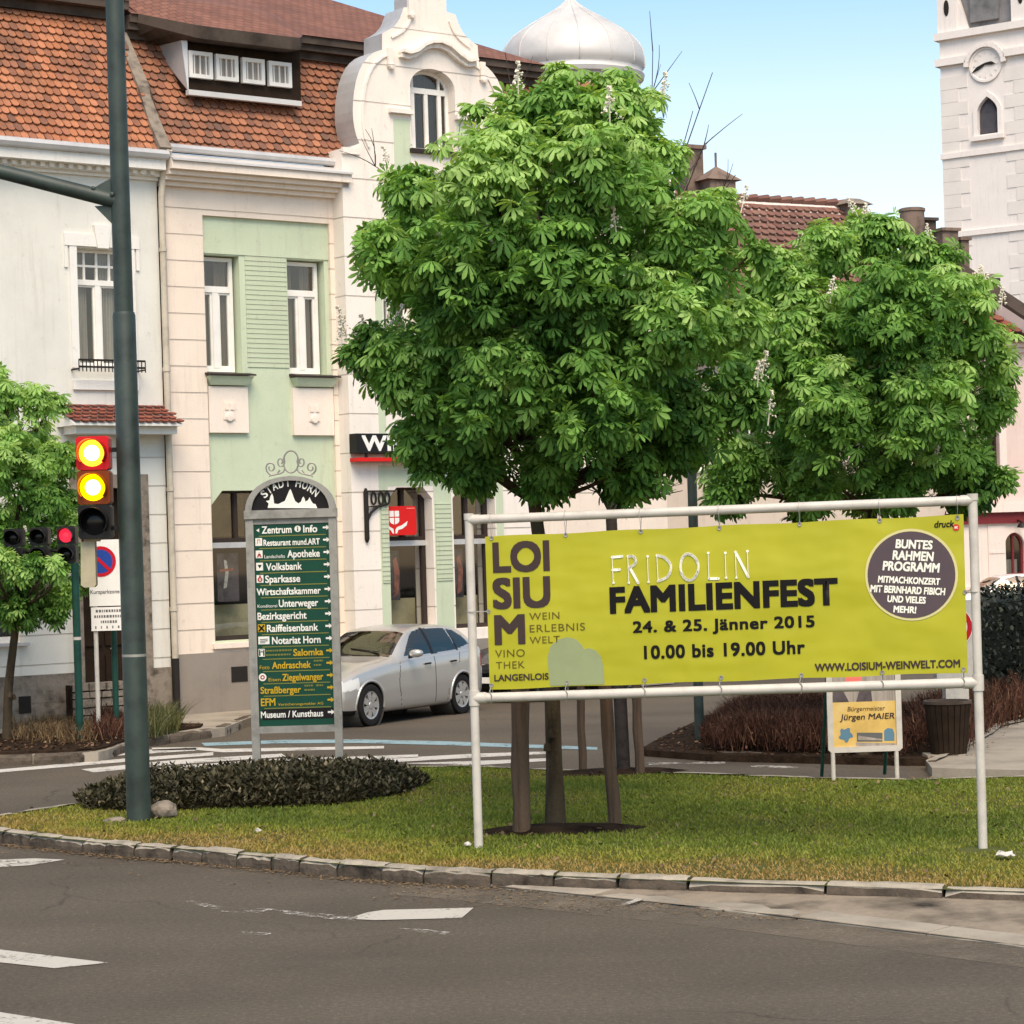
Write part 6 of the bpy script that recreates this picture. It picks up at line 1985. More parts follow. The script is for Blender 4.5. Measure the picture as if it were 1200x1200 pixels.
# pale blot in two lobes
def lobe(cx, top, rx_, bot):
    return [(cx - rx_, bot), (cx - rx_, top + 18)] + [(cx - rx_ * math.cos(t), top + 18 - 18 * math.sin(t)) for t in [math.pi * i / 12 for i in range(1, 12)]] + [(cx + rx_, top + 18), (cx + rx_, bot)]
g = MB()
pts = [(645, 803.8)] + [(642.5, 780), (642, 770), (645, 758), (653, 750), (664, 746.5), (675, 749), (682, 756), (684.5, 761), (690, 759.5), (698, 762), (704, 769), (707, 780), (708, 795), (708.5, 801.8)]
g.poly_xz([Bn(*p) for p in pts], (), -.0035, -.0005)
g.build('pale_blot', M['print_blot'], bn)
# eyelets, and the hooks tying the sheet to the rails
ht_ = [(576, 627.8), (663, 624), (751, 620), (843, 615.8), (937, 611.3), (1031, 607), (1122, 603.8)]
hb_ = [(576, 806), (664.5, 803), (755.5, 800), (845, 797), (939, 794.2), (1034, 791), (1129, 787.5)]
def eyelet(x, y):
    a = Bn(x, y + (3 if y < 640 else -3 if y > 760 else 0))
    g = MB(); g.lathe([(.007, -.006), (.016, -.008), (.018, -.002)], (a[0], 0, a[1]), 10, 'y'); g.build('eyelet', M['galv'], bn)
    return a
def hook(pts, r): g = MB(); g.tube(pts, r, 5); g.build('hook', M['galv'], bn, smooth=60)
for x, y in ht_:
    a = eyelet(x, y); zr_ = ztl + (ztr - ztl) * ((a[0] + x0) / LB)
    hook([(a[0], -.006, a[1]), (a[0] + .005, -.045, (a[1] + zr_) / 2), (a[0], -.046, zr_ + .01), (a[0], 0, zr_ + .045), (a[0], .046, zr_), (a[0], .01, a[1])], .0022)
for x, y in hb_:
    a = eyelet(x, y); zr_ = zbl + (zbr - zbl) * ((a[0] + x0) / LB)
    hook([(a[0], -.006, a[1]), (a[0] - .012, -.02, a[1] - .05), (a[0] + .01, -.046, zr_ + .02), (a[0], -.03, zr_ - .04), (a[0], .046, zr_), (a[0], .01, a[1])], .0042)
for (x, y), xe in (((572.5, 716.5), 0), ((1131, 694), LB)):
    a = eyelet(x, y); hook([(a[0], -.006, a[1]), (xe - x0, -.045, a[1]), (xe - x0 + (-.046 if xe == 0 else .046), 0, a[1]), (xe - x0, .045, a[1]), (a[0], .01, a[1])], .004)

# ---------------------------------------------------------------- A-board with poster
ab0 = ground(1013.5, 912, ZI)
FA = Frame((ab0.x, ab0.y, ZI - .0), (1, .03))
A_ = lambda x, y: FA.px(x, y, 0)
ab = FA.empty('poster_stand', 'white framed A-board with a yellow poster, behind the banner on the lawn edge', 'stand')
xa, xb = A_(970.5, 880)[0], A_(1057.5, 880)[0]
ztp, zbt = A_(1013, 766)[1], A_(1013, 881)[1]
g = MB(); w_ = .055
g.poly_xz([(xa + .03, zbt), (xb - .03, zbt), (xb, zbt + .03), (xb, ztp - .03), (xb - .03, ztp), (xa + .03, ztp), (xa, ztp - .03), (xa, zbt + .03)], [[(xa + w_, zbt + w_), (xb - w_, zbt + w_), (xb - w_, ztp - w_), (xa + w_, ztp - w_)]], -.02, .015)
g.build('poster_frame', M['frame_white'], ab)
g = MB()
for x in (xa + .045, xb - .06): g.tube([(x, 0, -.01), (x, .0, zbt + .05)], .022, 10)
g.build('front_leg', M['frame_white'], ab, smooth=40)
g = MB()
for x in (xa + .0, xb - .10): g.tube([(x, .45, -.01), (x + .03, .03, ztp - .05)], .018, 8)
g.build('rear_leg', M['post_green'], ab, smooth=40)
M['post_yellow'] = mat('yellow_poster_paper', (.66, .44, .13), .5, .15, 3, hue=(.70, .54, .26))
M['poster_bluegrey'] = flat('blue_poster_print', srgb(90, 125, 145), .5)
zm = A_(1013, 822)[1]
X0, X1 = xa + w_ - .005, xb - w_ + .005
g = MB(); g.box(X0, X1, -.004, .01, zbt + w_ - .005, zm); g.mi = 1; g.box(X0, X1, -.004, .01, zm, ztp - w_ + .005)
g.mi = 2; g.poly_xz([(X0 + .0, zm), (X0 + .17, zm), (X0 + .12, zm + .1), (X0 + .02, zm + .12)], (), -.0055); g.poly_xz([(X0 + .24, zm), (X0 + .40, zm), (X0 + .39, zm + .13), (X0 + .28, zm + .12)], (), -.0055)
g.mi = 3; g.box(X0 + .14, X0 + .30, -.0055, -.004, zm + .16, ztp - w_)
po = g.build('poster', [M['post_yellow'], M['curtain'], M['poster_dark'], M['worn_red']], ab)
def atx(body, xa_, xb_, yb_, yt_, m='print_grey', bold=.01, shear=.15):
    a, b = A_(xa_, yb_), A_(xb_, yt_)
    text_fit(body, a[0], b[0], a[1], b[1], -.008, M[m], po, bold=bold, shear=shear)
atx('Bürgermeister', 993, 1037, 833.5, 827, bold=.0)
atx('Jürgen MAIER', 984, 1048, 844, 835, bold=.012)
g = MB()
q = lambda x, y: A_(x, y)
st = []
for i in range(20):
    t = i * math.pi / 10; r = (8.2, 8.8, 6.0, 6.4)[i % 4]
    st.append(q(991 + r * math.cos(t), 861 + r * 1.05 * math.sin(t)))
g.poly_xz(st, (), -.0065); g.poly_xz([q(*p) for p in ((1036, 868), (1036, 856), (1040, 853), (1046, 854), (1048, 859), (1048, 868))], (), -.0065)
g.mi = 1; g.poly_xz([q(*p) for p in ((1004, 869), (1004, 858.5), (1034, 858.5), (1034, 869))], (), -.006)
g.mi = 2; g.poly_xz([q(*p) for p in ((1005.5, 867), (1005.5, 862), (1034, 866), (1034, 867.5))], (), -.0068); g.poly_xz([q(*p) for p in ((1003, 874), (1003, 870), (1050, 871), (1050, 876))], (), -.0055)
g.build('print', [M['poster_bluegrey'], M['sign_grey'], M['curtain']], po)

# ---------------------------------------------------------------- litter bin, road sign, lamp post
bb = ground(1112, 886, .08)
bin_ = thing('litter_bin', 'dark brown slatted litter bin on a stone slab in front of the brown hedge', 'bin', bb)
ppm_b = F_PX / bb.y
Rt, Rb, Hb_ = 27.5 / ppm_b, 21 / ppm_b, 64 / ppm_b
g = MB()
for i in range(22):
    t = 2 * math.pi * i / 22; t2_ = t + 2 * math.pi / 22 * .84
    a = [(Rb * math.cos(t), Rb * math.sin(t), .03), (Rb * math.cos(t2_), Rb * math.sin(t2_), .03), (Rt * math.cos(t2_), Rt * math.sin(t2_), Hb_), (Rt * math.cos(t), Rt * math.sin(t), Hb_)]
    b = [(x * .93, y * .93, z) for x, y, z in a]
    g.mesh(a + b, [(0, 1, 2, 3), (7, 6, 5, 4), (0, 3, 7, 4), (1, 5, 6, 2), (3, 2, 6, 7), (0, 4, 5, 1)])
g.build('slats', M['dark_wood'], bin_)
g = MB(); g.lathe([(Rb * .9, .03), (Rt * .9, Hb_ - .03)], (0, 0, 0), 22); g.lathe([(0, .04), (Rb * .9, .04)], (0, 0, 0), 22); g.build('liner', M['black_matt'], bin_, smooth=40)
g = MB(); g.lathe([(Rt * .88, Hb_ - .02), (Rt * .88, Hb_ + .012), (Rt * 1.03, Hb_ + .012), (Rt * 1.03, Hb_ - .02)], (0, 0, 0), 28); g.build('rim', M['soffit'], bin_)
g = MB(); g.box(-Rb * 1.35, Rb * .8, -Rb * .9, Rb * .9, -.06, .03); g.build('base_slab', M['slab'], bin_)
lp, lpb, lpz = post(820, 866, 470, .06, M['mast'], 'lamp_post', 'dark green lamp post standing in the brown hedge bed, rising into the trees', 'post', zb=.08)
zh = at(820, 380, lpb.y).z - lpb.z
g = MB(); g.tube([(0, 0, lpz - lpb.z - .1), (0, 0, zh)], [.045, .04], 12); g.build('upper_tube', M['mast'], lp, smooth=40)
g = MB(); g.lathe([(.05, 0), (.10, .05), (.19, .32), (.20, .36), (.22, .37), (.12, .50), (.03, .54), (0, .56)], (0, 0, zh), 16); g.build('lantern', M['frame_white'], lp, smooth=40)
rb_ = ground(1118, 872, .08)
yr_ = rb_.y + .3
R = lambda x, y: (at(x, y, yr_).x - rb_.x, at(x, y, yr_).z - .08)
rs = thing('road_sign', 'round red-rimmed road sign on a pale grey cabinet behind the banner', 'sign', (rb_.x, yr_, .08))
a, b = R(1096, 705), R(1146, 795)
g = MB(); g.box(a[0], b[0], .04, .30, b[1], a[1]); g.box(a[0] + .1, b[0] - .1, .05, .28, 0, b[1] - .001); g.build('cabinet', M['frame_white'], rs)
c = R(1116, 735); r = R(1140.5, 735)[0] - c[0]
g = MB(); g.lathe([(0, -.004), (r * .74, -.004)], (c[0], .03, c[1]), 32, 'y'); g.mi = 1; g.lathe([(r * .74, -.005), (r * .97, -.005)], (c[0], .03, c[1]), 32, 'y'); g.mi = 0; g.lathe([(r * .97, -.005), (r, -.004), (r, .01), (0, .01)], (c[0], .03, c[1]), 32, 'y')
g.build('disc', [M['sign_white'], M['sign_red']], rs)
# stones and scraps
def rock(name, label, c, sx, sy, sz, seed, m='stone', cat='stone'):
    rnd = random.Random(seed)
    import bmesh
    bm = bmesh.new(); bmesh.ops.create_icosphere(bm, subdivisions=2 if cat == 'litter' else 3, radius=1)
    ph = [rnd.uniform(0, 6) for _ in range(6)]
    for v in bm.verts:
        d = 1 + .16 * math.sin(3 * v.co.x + ph[0]) + .14 * math.sin(4 * v.co.y + ph[1]) * math.cos(3 * v.co.z + ph[2]) + .06 * math.sin(9 * v.co.x + ph[3]) * math.sin(8 * v.co.z + ph[4])
        v.co = Vector((v.co.x * sx, v.co.y * sy, max(v.co.z, -.35) * sz)) * d
    if cat == 'litter':
        for v in bm.verts: v.co = v.co * rnd.uniform(.55, 1.25) + Vector((0, 0, rnd.uniform(0, sz)))
    me = bpy.data.meshes.new(name); bm.to_mesh(me); bm.free()
    me.materials.append(M[m])
    o = bpy.data.objects.new(name, me); COL.objects.link(o); o.location = c
    tag(o, label, cat)
    return o
rock('stone', 'weathered grey-brown rock lying at the foot of the dark green mast', ground(189, 957, ZI) + Vector((0, 0, .04)), .16, .11, .10, 1)
rock('stone', 'flat low stone in the grass just left of the mast foot', ground(134, 962, ZI) + Vector((0, 0, .0)), .10, .06, .035, 2)
rock('pebble', 'small pale pebble in the grass beside the left banner post', ground(548, 992, ZI) + Vector((0, 0, .015)), .035, .03, .022, 3, 'frame_white', 'pebble')
rock('paper_scrap', 'crumpled white paper scrap on the lawn near the right banner post', ground(1178, 1006, ZI) + Vector((0, 0, .02)), .085, .05, .02, 4, 'frame_white', 'litter')
rock('paper_scrap', 'tiny white paper scrap on the dry grass below the directory sign', ground(303, 977, ZI) + Vector((0, 0, .02)), .03, .025, .018, 5, 'frame_white', 'litter')
# ================================================================== VEGETATION
LEAF_STOPS = [(0, (.040, .110, .022)), (.3, (.105, .235, .045)), (.6, (.21, .40, .085)), (1, (.40, .58, .19))]
M['leaf'] = leaf_mat('chestnut_leaf', LEAF_STOPS, trans=.40, rough=.62, spec=.2)
M['blossom'] = mat('cream_pink_blossom', (.82, .74, .62), .8, .08, 20)

def leaflet_template(nl=7):
    """one palmate chestnut leaf: nl leaflets around the end of a stalk, in unit size; stalk along +x, normal +z"""
    V, Fq = [], []
    prof = [(0.0, 0.0), (.32, .062), (.60, .135), (.83, .158), (.95, .085), (1.03, 0.0)]
    for i in range(nl):
        u = (i / (nl - 1)) * 2 - 1
        ang = u * math.radians(118)
        L = 1.0 - .42 * abs(u) ** 1.5
        droop = .50 + .15 * abs(u)
        c, s = math.cos(ang), math.sin(ang)
        b = len(V)
        for t, w in prof:
            x = t * L
            z = -droop * (t ** 1.6) * L + .03
            for side in (-1, 0, 1):
                yy = side * w * (.65 + .35 * L) 
                zz = z + (.28 * abs(yy))
                V.append((x * c - yy * s, x * s + yy * c, zz))
        for k in range(len(prof) - 1):
            a = b + k * 3
            Fq += [(a, a + 1, a + 4, a + 3), (a + 1, a + 2, a + 5, a + 4)]
    return np.array(V), np.array(Fq)
TV, TF = leaflet_template(7)
TV5, TF5 = leaflet_template(5)

def palmate_mesh(name, P, Dr, S, tone, mt, parent, T=(TV, TF), smooth=False):
    """P leaf positions, Dr leaf directions (stalk dir, outwards), S sizes"""
    n = len(P)
    Dr = Dr / np.linalg.norm(Dr, axis=1)[:, None]
    up = np.tile(np.array([[0, 0, 1.0]]), (n, 1)) + RNG.normal(0, .28, (n, 3))
    side = np.cross(up, Dr); side /= (np.linalg.norm(side, axis=1)[:, None] + 1e-9)
    nrm = np.cross(Dr, side)
    tv, tf = T
    V = P[:, None, :] + S[:, None, None] * (tv[None, :, 0:1] * Dr[:, None, :] + tv[None, :, 1:2] * side[:, None, :] + tv[None, :, 2:3] * nrm[:, None, :])
    Fq = (tf[None] + (np.arange(n) * len(tv))[:, None, None]).reshape(-1, 4)
    return np_mesh(name, V.reshape(-1, 3), Fq, mt, parent, {'tone': np.repeat(tone, len(tv))}, smooth=smooth)

def crown_leaves(lumps, spread, per_m2, inner=.0, seed=1):
    """rosettes of leaves over lumps (centre, radius); returns P, D, S, tone"""
    rg = np.random.default_rng(seed)
    P, D, S, Tn = [], [], [], []
    cen = np.mean([c for c, r in lumps], 0)
    hgt = max(c[2] for c, r in lumps) - min(c[2] for c, r in lumps)
    for c, r in lumps:
        n = max(3, int(4 * math.pi * r * r * per_m2))
        lump_tone = rg.normal(0, .13)
        for k in range(n):
            d = rg.normal(0, 1, 3); d /= np.linalg.norm(d)
            d = d + .45 * (np.array(c) - cen) / (np.linalg.norm(np.array(c) - cen) + .3) + np.array([0, 0, .18])
            d /= np.linalg.norm(d)
            p = np.array(c) + d * max(.48 * r, r - .12) * (rg.uniform(.5, 1.06) if rg.random() > .14 else rg.uniform(1.1, 1.42))
            m = rg.integers(4, 8)
            a0 = rg.uniform(0, 6.28)
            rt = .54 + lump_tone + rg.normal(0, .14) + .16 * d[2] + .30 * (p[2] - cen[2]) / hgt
            # frame around the shoot
            ax = d + np.array([0, 0, .5]); ax /= np.linalg.norm(ax)
            e1 = np.cross(ax, [.3, .2, .9]); e1 /= np.linalg.norm(e1); e2 = np.cross(ax, e1)
            for j in range(m):
                t = a0 + j * 2.4
                out = e1 * math.cos(t) + e2 * math.sin(t)
                el = rg.uniform(-.15, .55)
                dd = out * math.cos(el) + ax * math.sin(el) + np.array([0, 0, -.22])
                st = spread * rg.uniform(.35, .75)
                P.append(p + dd * st); D.append(dd); S.append(spread * rg.uniform(.5, 1.2)); Tn.append(rt + rg.normal(0, .08))
    return np.array(P), np.array(D), np.array(S), np.clip(np.array(Tn), 0, 1)

def branch(mb, p, q, r0, r1, rnd, bend=.12, n=6, seg=7):
    p, q = Vector(p), Vector(q)
    L = (q - p).length
    off = Vector((rnd.uniform(-1, 1), rnd.uniform(-1, 1), rnd.uniform(-.4, .6))) * L * bend
    pts, rs = [], []
    for i in range(n + 1):
        t = i / n
        pts.append(p.lerp(q, t) + off * math.sin(math.pi * t)); rs.append(r0 + (r1 - r0) * t)
    mb.tube(pts, rs, seg)
    return pts

def lumps_px(lst, Y, depth, seed, both=True):
    """crown lumps traced in the photograph, given a real depth of their own around the trunk"""
    rnd = random.Random(seed)
    out = []
    xs = [a[0] for a in lst]; ys = [a[1] for a in lst]
    cx, cy = (min(xs) + max(xs)) / 2, (min(ys) + max(ys)) / 2
    hw, hh = (max(xs) - min(xs)) / 2, (max(ys) - min(ys)) / 2
    for x, y, r in lst:
        q = min(.98, math.hypot((x - cx) / hw, (y - cy) / hh))
        dz = depth * math.sqrt(1 - q * q * .96)
        for sg in ((-1, 1) if dz > .35 else (rnd.choice((-1, 1)),)):
            yy_ = Y + sg * dz * rnd.uniform(.75, 1.0)
            w = at(x, y, yy_) if False else at(x, y, Y)
            out.append((np.array([w.x, yy_, w.z]), r * Y / F_PX))
    return out

def make_tree(label, base, lumps, spread, per_m2, trunk_r, zfork, seed, group=None, blossoms=0, T=(TV, TF), fill=0, trunk_top=None):
    rnd = random.Random(seed)
    e = thing('chestnut_tree', label, 'tree', base, 0, group)
    b = np.array(base)
    L = [(c - b, r) for c, r in lumps]
    cen = Vector(np.mean([c for c, r in L], 0))
    g = MB()
    top = trunk_top or Vector((cen.x * .6, cen.y * .6, zfork))
    top = Vector(top)
    n = 10
    pts, rs = [], []
    for i in range(n + 1):
        t = i / n
        pts.append(Vector((top.x * t * t + .12 * t * (1 - t) + .006 * math.sin(9 * t + seed), top.y * t + .01 * math.cos(4 * t), -.05 + (top.z + .05) * t)))
        rs.append(trunk_r * (1.12 - .28 * min(1, t * 6) if t < .17 else .86 - .22 * t))
    g.tube(pts, rs, 14)
    # knots on the stem
    for i in range(5):
        t = rnd.uniform(.12, .9); a = rnd.uniform(0, 6.28)
        p = Vector((top.x * t + trunk_r * .72 * math.cos(a), top.y * t + trunk_r * .72 * math.sin(a), top.z * t))
        g.lathe([(trunk_r * .38, -.05), (trunk_r * .32, .0), (trunk_r * .05, .03)], p, 8)
    lead = Vector((cen.x, cen.y, cen.z + .5))
    branch(g, top, lead, trunk_r * .6, trunk_r * .28, rnd, .05)
    for c, r in L:
        c = Vector(c)
        t = max(.0, min(1, (c.z - top.z) / max(.2, (lead.z - top.z)) - .35))
        s = top.lerp(lead, t)
        ps = branch(g, s, c, trunk_r * .30 * (1 - .5 * t), .010, rnd, .10)
        for k in range(4):
            q = ps[rnd.randint(3, 6)]
            d = Vector((rnd.uniform(-1, 1), rnd.uniform(-1, 1), rnd.uniform(-.3, 1))).normalized()
            branch(g, q, q + d * r * rnd.uniform(.5, .95), .009, .003, rnd, .1, 4, 4)
    g.build('trunk', M['bark'], e, smooth=50)
    P_, D_, S_, T_ = crown_leaves(L, spread, per_m2, seed=seed)
    if fill:
        rg = np.random.default_rng(seed + 5)
        pf = []
        for c, r in L:
            for k in range(max(1, int(fill * r * r * r * 4))):
                d = rg.normal(0, 1, 3); d /= np.linalg.norm(d)
                q = (np.array(c) * .72 + np.array(cen) * .28) + d * r * rg.uniform(0, .75)
                pf.append(q)
        pf = np.array(pf)
        df_ = rg.normal(0, 1, pf.shape); df_[:, 2] = -abs(df_[:, 2]) * .5
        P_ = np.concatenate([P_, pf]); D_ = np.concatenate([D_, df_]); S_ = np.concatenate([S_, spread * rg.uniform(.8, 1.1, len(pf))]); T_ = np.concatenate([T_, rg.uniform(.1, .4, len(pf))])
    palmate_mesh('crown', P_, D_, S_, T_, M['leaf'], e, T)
    if blossoms:
        rg = np.random.default_rng(seed + 9)
        bm_ = MB()
        k = 0
        for i in range(46):
            h = rg.uniform(0, 1); a = rg.uniform(0, 6.28); r = .055 * (1 - h * .8) * rg.uniform(.6, 1.1)
            c = (r * math.cos(a), r * math.sin(a), h * .20); s = rg.uniform(.007, .013)
            bm_.mesh([(c[0] - s, c[1], c[2]), (c[0], c[1] - s, c[2]), (c[0] + s, c[1], c[2]), (c[0], c[1] + s, c[2]), (c[0], c[1], c[2] + s), (c[0], c[1], c[2] - s)], [(0, 1, 4), (1, 2, 4), (2, 3, 4), (3, 0, 4), (1, 0, 5), (2, 1, 5), (3, 2, 5), (0, 3, 5)])
        bm_.tube([(0, 0, -.06), (0, 0, .2)], .005, 4)
        first = bm_.build('blossom', M['blossom'], e)
        for i in range(blossoms):
            c, r = L[rg.integers(len(L))]
            d = rg.normal(0, 1, 3); d[1] = -abs(d[1]) * (1 if i % 3 else -1); d[2] = d[2] * .6 + .2; d /= np.linalg.norm(d)
            o = first if i == 0 else first.copy()
            if i: COL.objects.link(o); o.parent = e
            o.location = np.array(c) + d * r * 1.06
            o.rotation_euler = (rg.normal(0, .2), rg.normal(0, .2), 0)
            o.scale = (1, 1, 1) if i == 0 else (rg.uniform(.85, 1.2),) * 3
    return e

# main chestnut
tb = ground(650, 966, ZI)
LM = [(588, 190, 48), (650, 150, 52), (720, 145, 55), (764, 205, 42), (492, 240, 42), (575, 245, 75), (685, 235, 80), (795, 295, 66), (832, 250, 24), (470, 310, 52), (442, 410, 38), (548, 340, 80), (655, 350, 85), (765, 385, 80), (848, 380, 48), (862, 465, 42), (484, 430, 58), (580, 450, 80), (690, 470, 82), (790, 490, 64), (503, 508, 48), (560, 538, 42), (640, 545, 44), (735, 545, 46), (448, 290, 30), (752, 132, 22), (600, 135, 20), (655, 100, 22), (560, 150, 16), (468, 225, 18), (420, 415, 18), (880, 300, 20)]
make_tree('large chestnut tree in fresh leaf, directly behind the lime banner between two stakes', tb, lumps_px(LM, tb.y, 1.45, 3), .116, 28, .088, 2.75, 21, 'chestnut trees', blossoms=46, fill=44, trunk_top=(-.085, .05, 2.75))
# right chestnut
tb2 = ground(1012, 884, .08)
LR_ = [(962, 300, 38), (1018, 285, 36), (915, 335, 40), (935, 400, 62), (1020, 385, 68), (1095, 375, 52), (1085, 315, 32), (1132, 420, 42), (1152, 478, 34), (890, 445, 46), (962, 480, 70), (1052, 480, 70), (1118, 535, 46), (872, 540, 46), (950, 560, 46), (1040, 560, 46), (1135, 575, 30), (1165, 560, 18), (852, 578, 30), (1000, 268, 16), (1060, 300, 22), (1130, 340, 16), (1172, 440, 14)]
make_tree('chestnut tree in fresh leaf before the pink house, its trunk hidden by the banner', tb2, lumps_px(LR_, tb2.y, 1.5, 5), .128, 25, .085, 2.7, 33, 'chestnut trees', blossoms=30, fill=36)
# left chestnut
tb3 = ground(8, 868, ZI)
LL_ = [(10, 470, 34), (52, 475, 26), (-35, 510, 48), (28, 545, 52), (72, 535, 26), (-10, 630, 52), (62, 590, 32), (45, 650, 38), (-40, 680, 40), (30, 700, 34), (78, 690, 24), (88, 610, 18), (86, 650, 22), (88, 685, 18), (0, 440, 16), (68, 715, 18), (-60, 600, 44)]
make_tree('smaller chestnut tree in front of the pale blue house, behind the small signal heads', tb3, lumps_px(LL_, tb3.y, 1.15, 7) + [(np.array(at(x, y, yq - 1.80)), r_) for x, y, r_ in ((12, 657, .20), (38, 660, .20), (62, 664, .17), (28, 668, .2), (-8, 655, .2))], .118, 25, .075, 1.75, 45, 'chestnut trees', blossoms=5, fill=30)

# bare tree behind: thin grey branches that poke out of the big crown
tb4 = ground(731, 905, ZI)
bt_ = thing('bare_tree', 'leafless young tree with thin grey branches, behind the big chestnut', 'tree', tb4)
rnd = random.Random(17)
g = MB()
def grow(p, d, L, r, depth):
    q = p + d * L
    ps = branch(g, p, q, r, r * .62, rnd, .05, 5, 6 if r > .01 else 4)
    if depth == 0: return
    for k in range(rnd.choice((2, 3, 3))):
        s = ps[rnd.randint(2, 5)]
        nd = (d + Vector((rnd.uniform(-.9, .9), rnd.uniform(-.9, .9), rnd.uniform(-.15, .5)))).normalized()
        grow(s, nd, L * rnd.uniform(.55, .8), r * .55, depth - 1)
zt_ = at(722, 600, tb4.y).z - ZI
xt_ = at(716, 600, tb4.y).x - tb4.x
branch(g, (0, 0, -.05), (xt_, 0, zt_), .075, .06, rnd, .01, 6, 10)
tp = Vector((xt_, 0, zt_))
for tx_, ty_, r in ((690, 565, .028), (770, 560, .026), (800, 575, .02), (740, 540, .03), (716, 400, .045), (835, 85, .016), (825, 170, .014), (765, 60, .013), (592, 62, .013), (862, 205, .012), (512, 165, .02), (440, 195, .018), (812, 130, .02)):
    w = at(tx_, ty_, tb4.y + rnd.uniform(-.5, .5)) - tb4
    s = tp if ty_ > 300 else tp.lerp(Vector((at(716, 400, tb4.y).x - tb4.x, 0, at(716, 400, tb4.y).z - ZI)), rnd.uniform(.5, 1))
    ps = branch(g, s, w, r, .0045, rnd, .06, 8, 6)
    for k in range(7):
        q = ps[rnd.randint(3, 8)]
        d = ((w - s).normalized() + Vector((rnd.uniform(-.8, .8), rnd.uniform(-.8, .8), rnd.uniform(-.2, .5)))).normalized()
        branch(g, q, q + d * rnd.uniform(.2, .6), .006, .0025, rnd, .08, 4, 4)
g.build('trunk', M['bark_grey'], bt_, smooth=50)

# stakes
def stake(px, pyb, pyt, r, label, zb=ZI, lean=0.0, m='stake', dep=None):
    b = ground(px, pyb, zb)
    zt = at(px, pyt, b.y).z - zb
    e = thing('tree_stake', label, 'stake', b, 0, 'stakes beside the trees')
    g = MB()
    n = 8
    g.tube([(lean * i / n + .006 * math.sin(i * 2.1), .004 * math.cos(i * 1.7), -.05 + (zt + .05) * i / n) for i in range(n + 1)], [r * (1 + .05 * math.sin(i * 3 + px)) for i in range(n + 1)], 12)
    g.build('pole', M[m], e, smooth=40)
    zz = zt * .93
    g = MB(); ring = [(lean * .93 + r * 1.15 * math.cos(t), r * 1.15 * math.sin(t), zz + .01 * math.sin(t)) for t in [i * .5236 for i in range(13)]]
    g.tube(ring, .012, 5); g.build('tie', M['black_matt'], e)
    return e
stake(611, 976, 655, .075, 'thickest round wooden stake, between the big chestnut trunk and the nearer banner post', lean=.04)
stake(721, 968, 660, .055, 'slightly leaning wooden stake in the same bare soil as the big chestnut trunk', lean=-.10)
stake(683, 905, 690, .042, 'thinnest wooden stake, beside the bare tree and behind the big chestnut', m='stake')
stake(750, 906, 690, .050, 'wooden stake beside the bare tree, the one nearest the lamp post', lean=-.03)

# ---------------------------------------------------------------- low evergreen ground cover around the directory sign
M['cover'] = leaf_mat('ground_cover_leaf', [(0, (.020, .019, .010)), (.45, (.048, .044, .022)), (.75, (.095, .082, .045)), (1, (.27, .22, .14))], trans=.1, rough=.6, spec=.15)
CB = [ground(x, y, ZI) for x, y in ((88, 936), (100, 947), (150, 950), (230, 948), (320, 946), (400, 942), (470, 930), (505, 916), (480, 911), (400, 912), (300, 916), (200, 924), (130, 930))]
n = 30000
xs, ys = [p.x for p in CB], [p.y for p in CB]
X, Y = RNG.uniform(min(xs), max(xs), n), RNG.uniform(min(ys), max(ys), n)
k = in_poly(X, Y, CB); X, Y = X[k], Y[k]
de = dist_line(X, Y, CB + CB[:1])
Hh = .05 + .22 * np.clip(de / .42, 0, 1) ** .6 * (.70 + .6 * vnoise(X, Y, 2.2, 3)) 
Z = ZI + np.maximum(.01, Hh * RNG.uniform(.02, 1.0, len(X)) ** .6 - .03)
n = len(X)
th = RNG.uniform(0, 2 * np.pi, n); el = RNG.uniform(-.2, 1.1, n)
ax = np.stack([np.cos(th) * np.cos(el), np.sin(th) * np.cos(el), np.sin(el)], 1)
sd_ = np.stack([-np.sin(th), np.cos(th), RNG.uniform(-.3, .3, n)], 1)
S = RNG.uniform(.045, .085, n)[:, None]
C = np.stack([X, Y, Z], 1)
V = np.stack([C, C + ax * S * .5 + sd_ * S * .24, C + ax * S, C + ax * S * .5 - sd_ * S * .24], 1)
tone = np.clip(RNG.normal(.42, .2, n) + .25 * (el / 1.1 - .3), 0, 1)
o = np_mesh('ground_cover', V.reshape(-1, 3), np.arange(n * 4).reshape(n, 4), M['cover'], None, {'tone': np.repeat(tone, 4)})
tag(o, 'low dark evergreen ground cover around the feet of the directory sign', 'ground cover', kind='stuff')
# soil mound under it
g = MB()
cx, cy = np.mean(xs), np.mean(ys)
r1 = [(p.x, p.y, ZI - .005) for p in CB]; r2 = [(cx + (p.x - cx) * .86, cy + (p.y - cy) * .6, ZI + .06) for p in CB]
k = len(CB)
g.mesh(r1 + r2 + [(cx, cy, ZI + .08)], [(i, (i + 1) % k, k + (i + 1) % k, k + i) for i in range(k)] + [(k + i, k + (i + 1) % k, 2 * k) for i in range(k)])
struct(g, 'soil_mound', M['soil'])

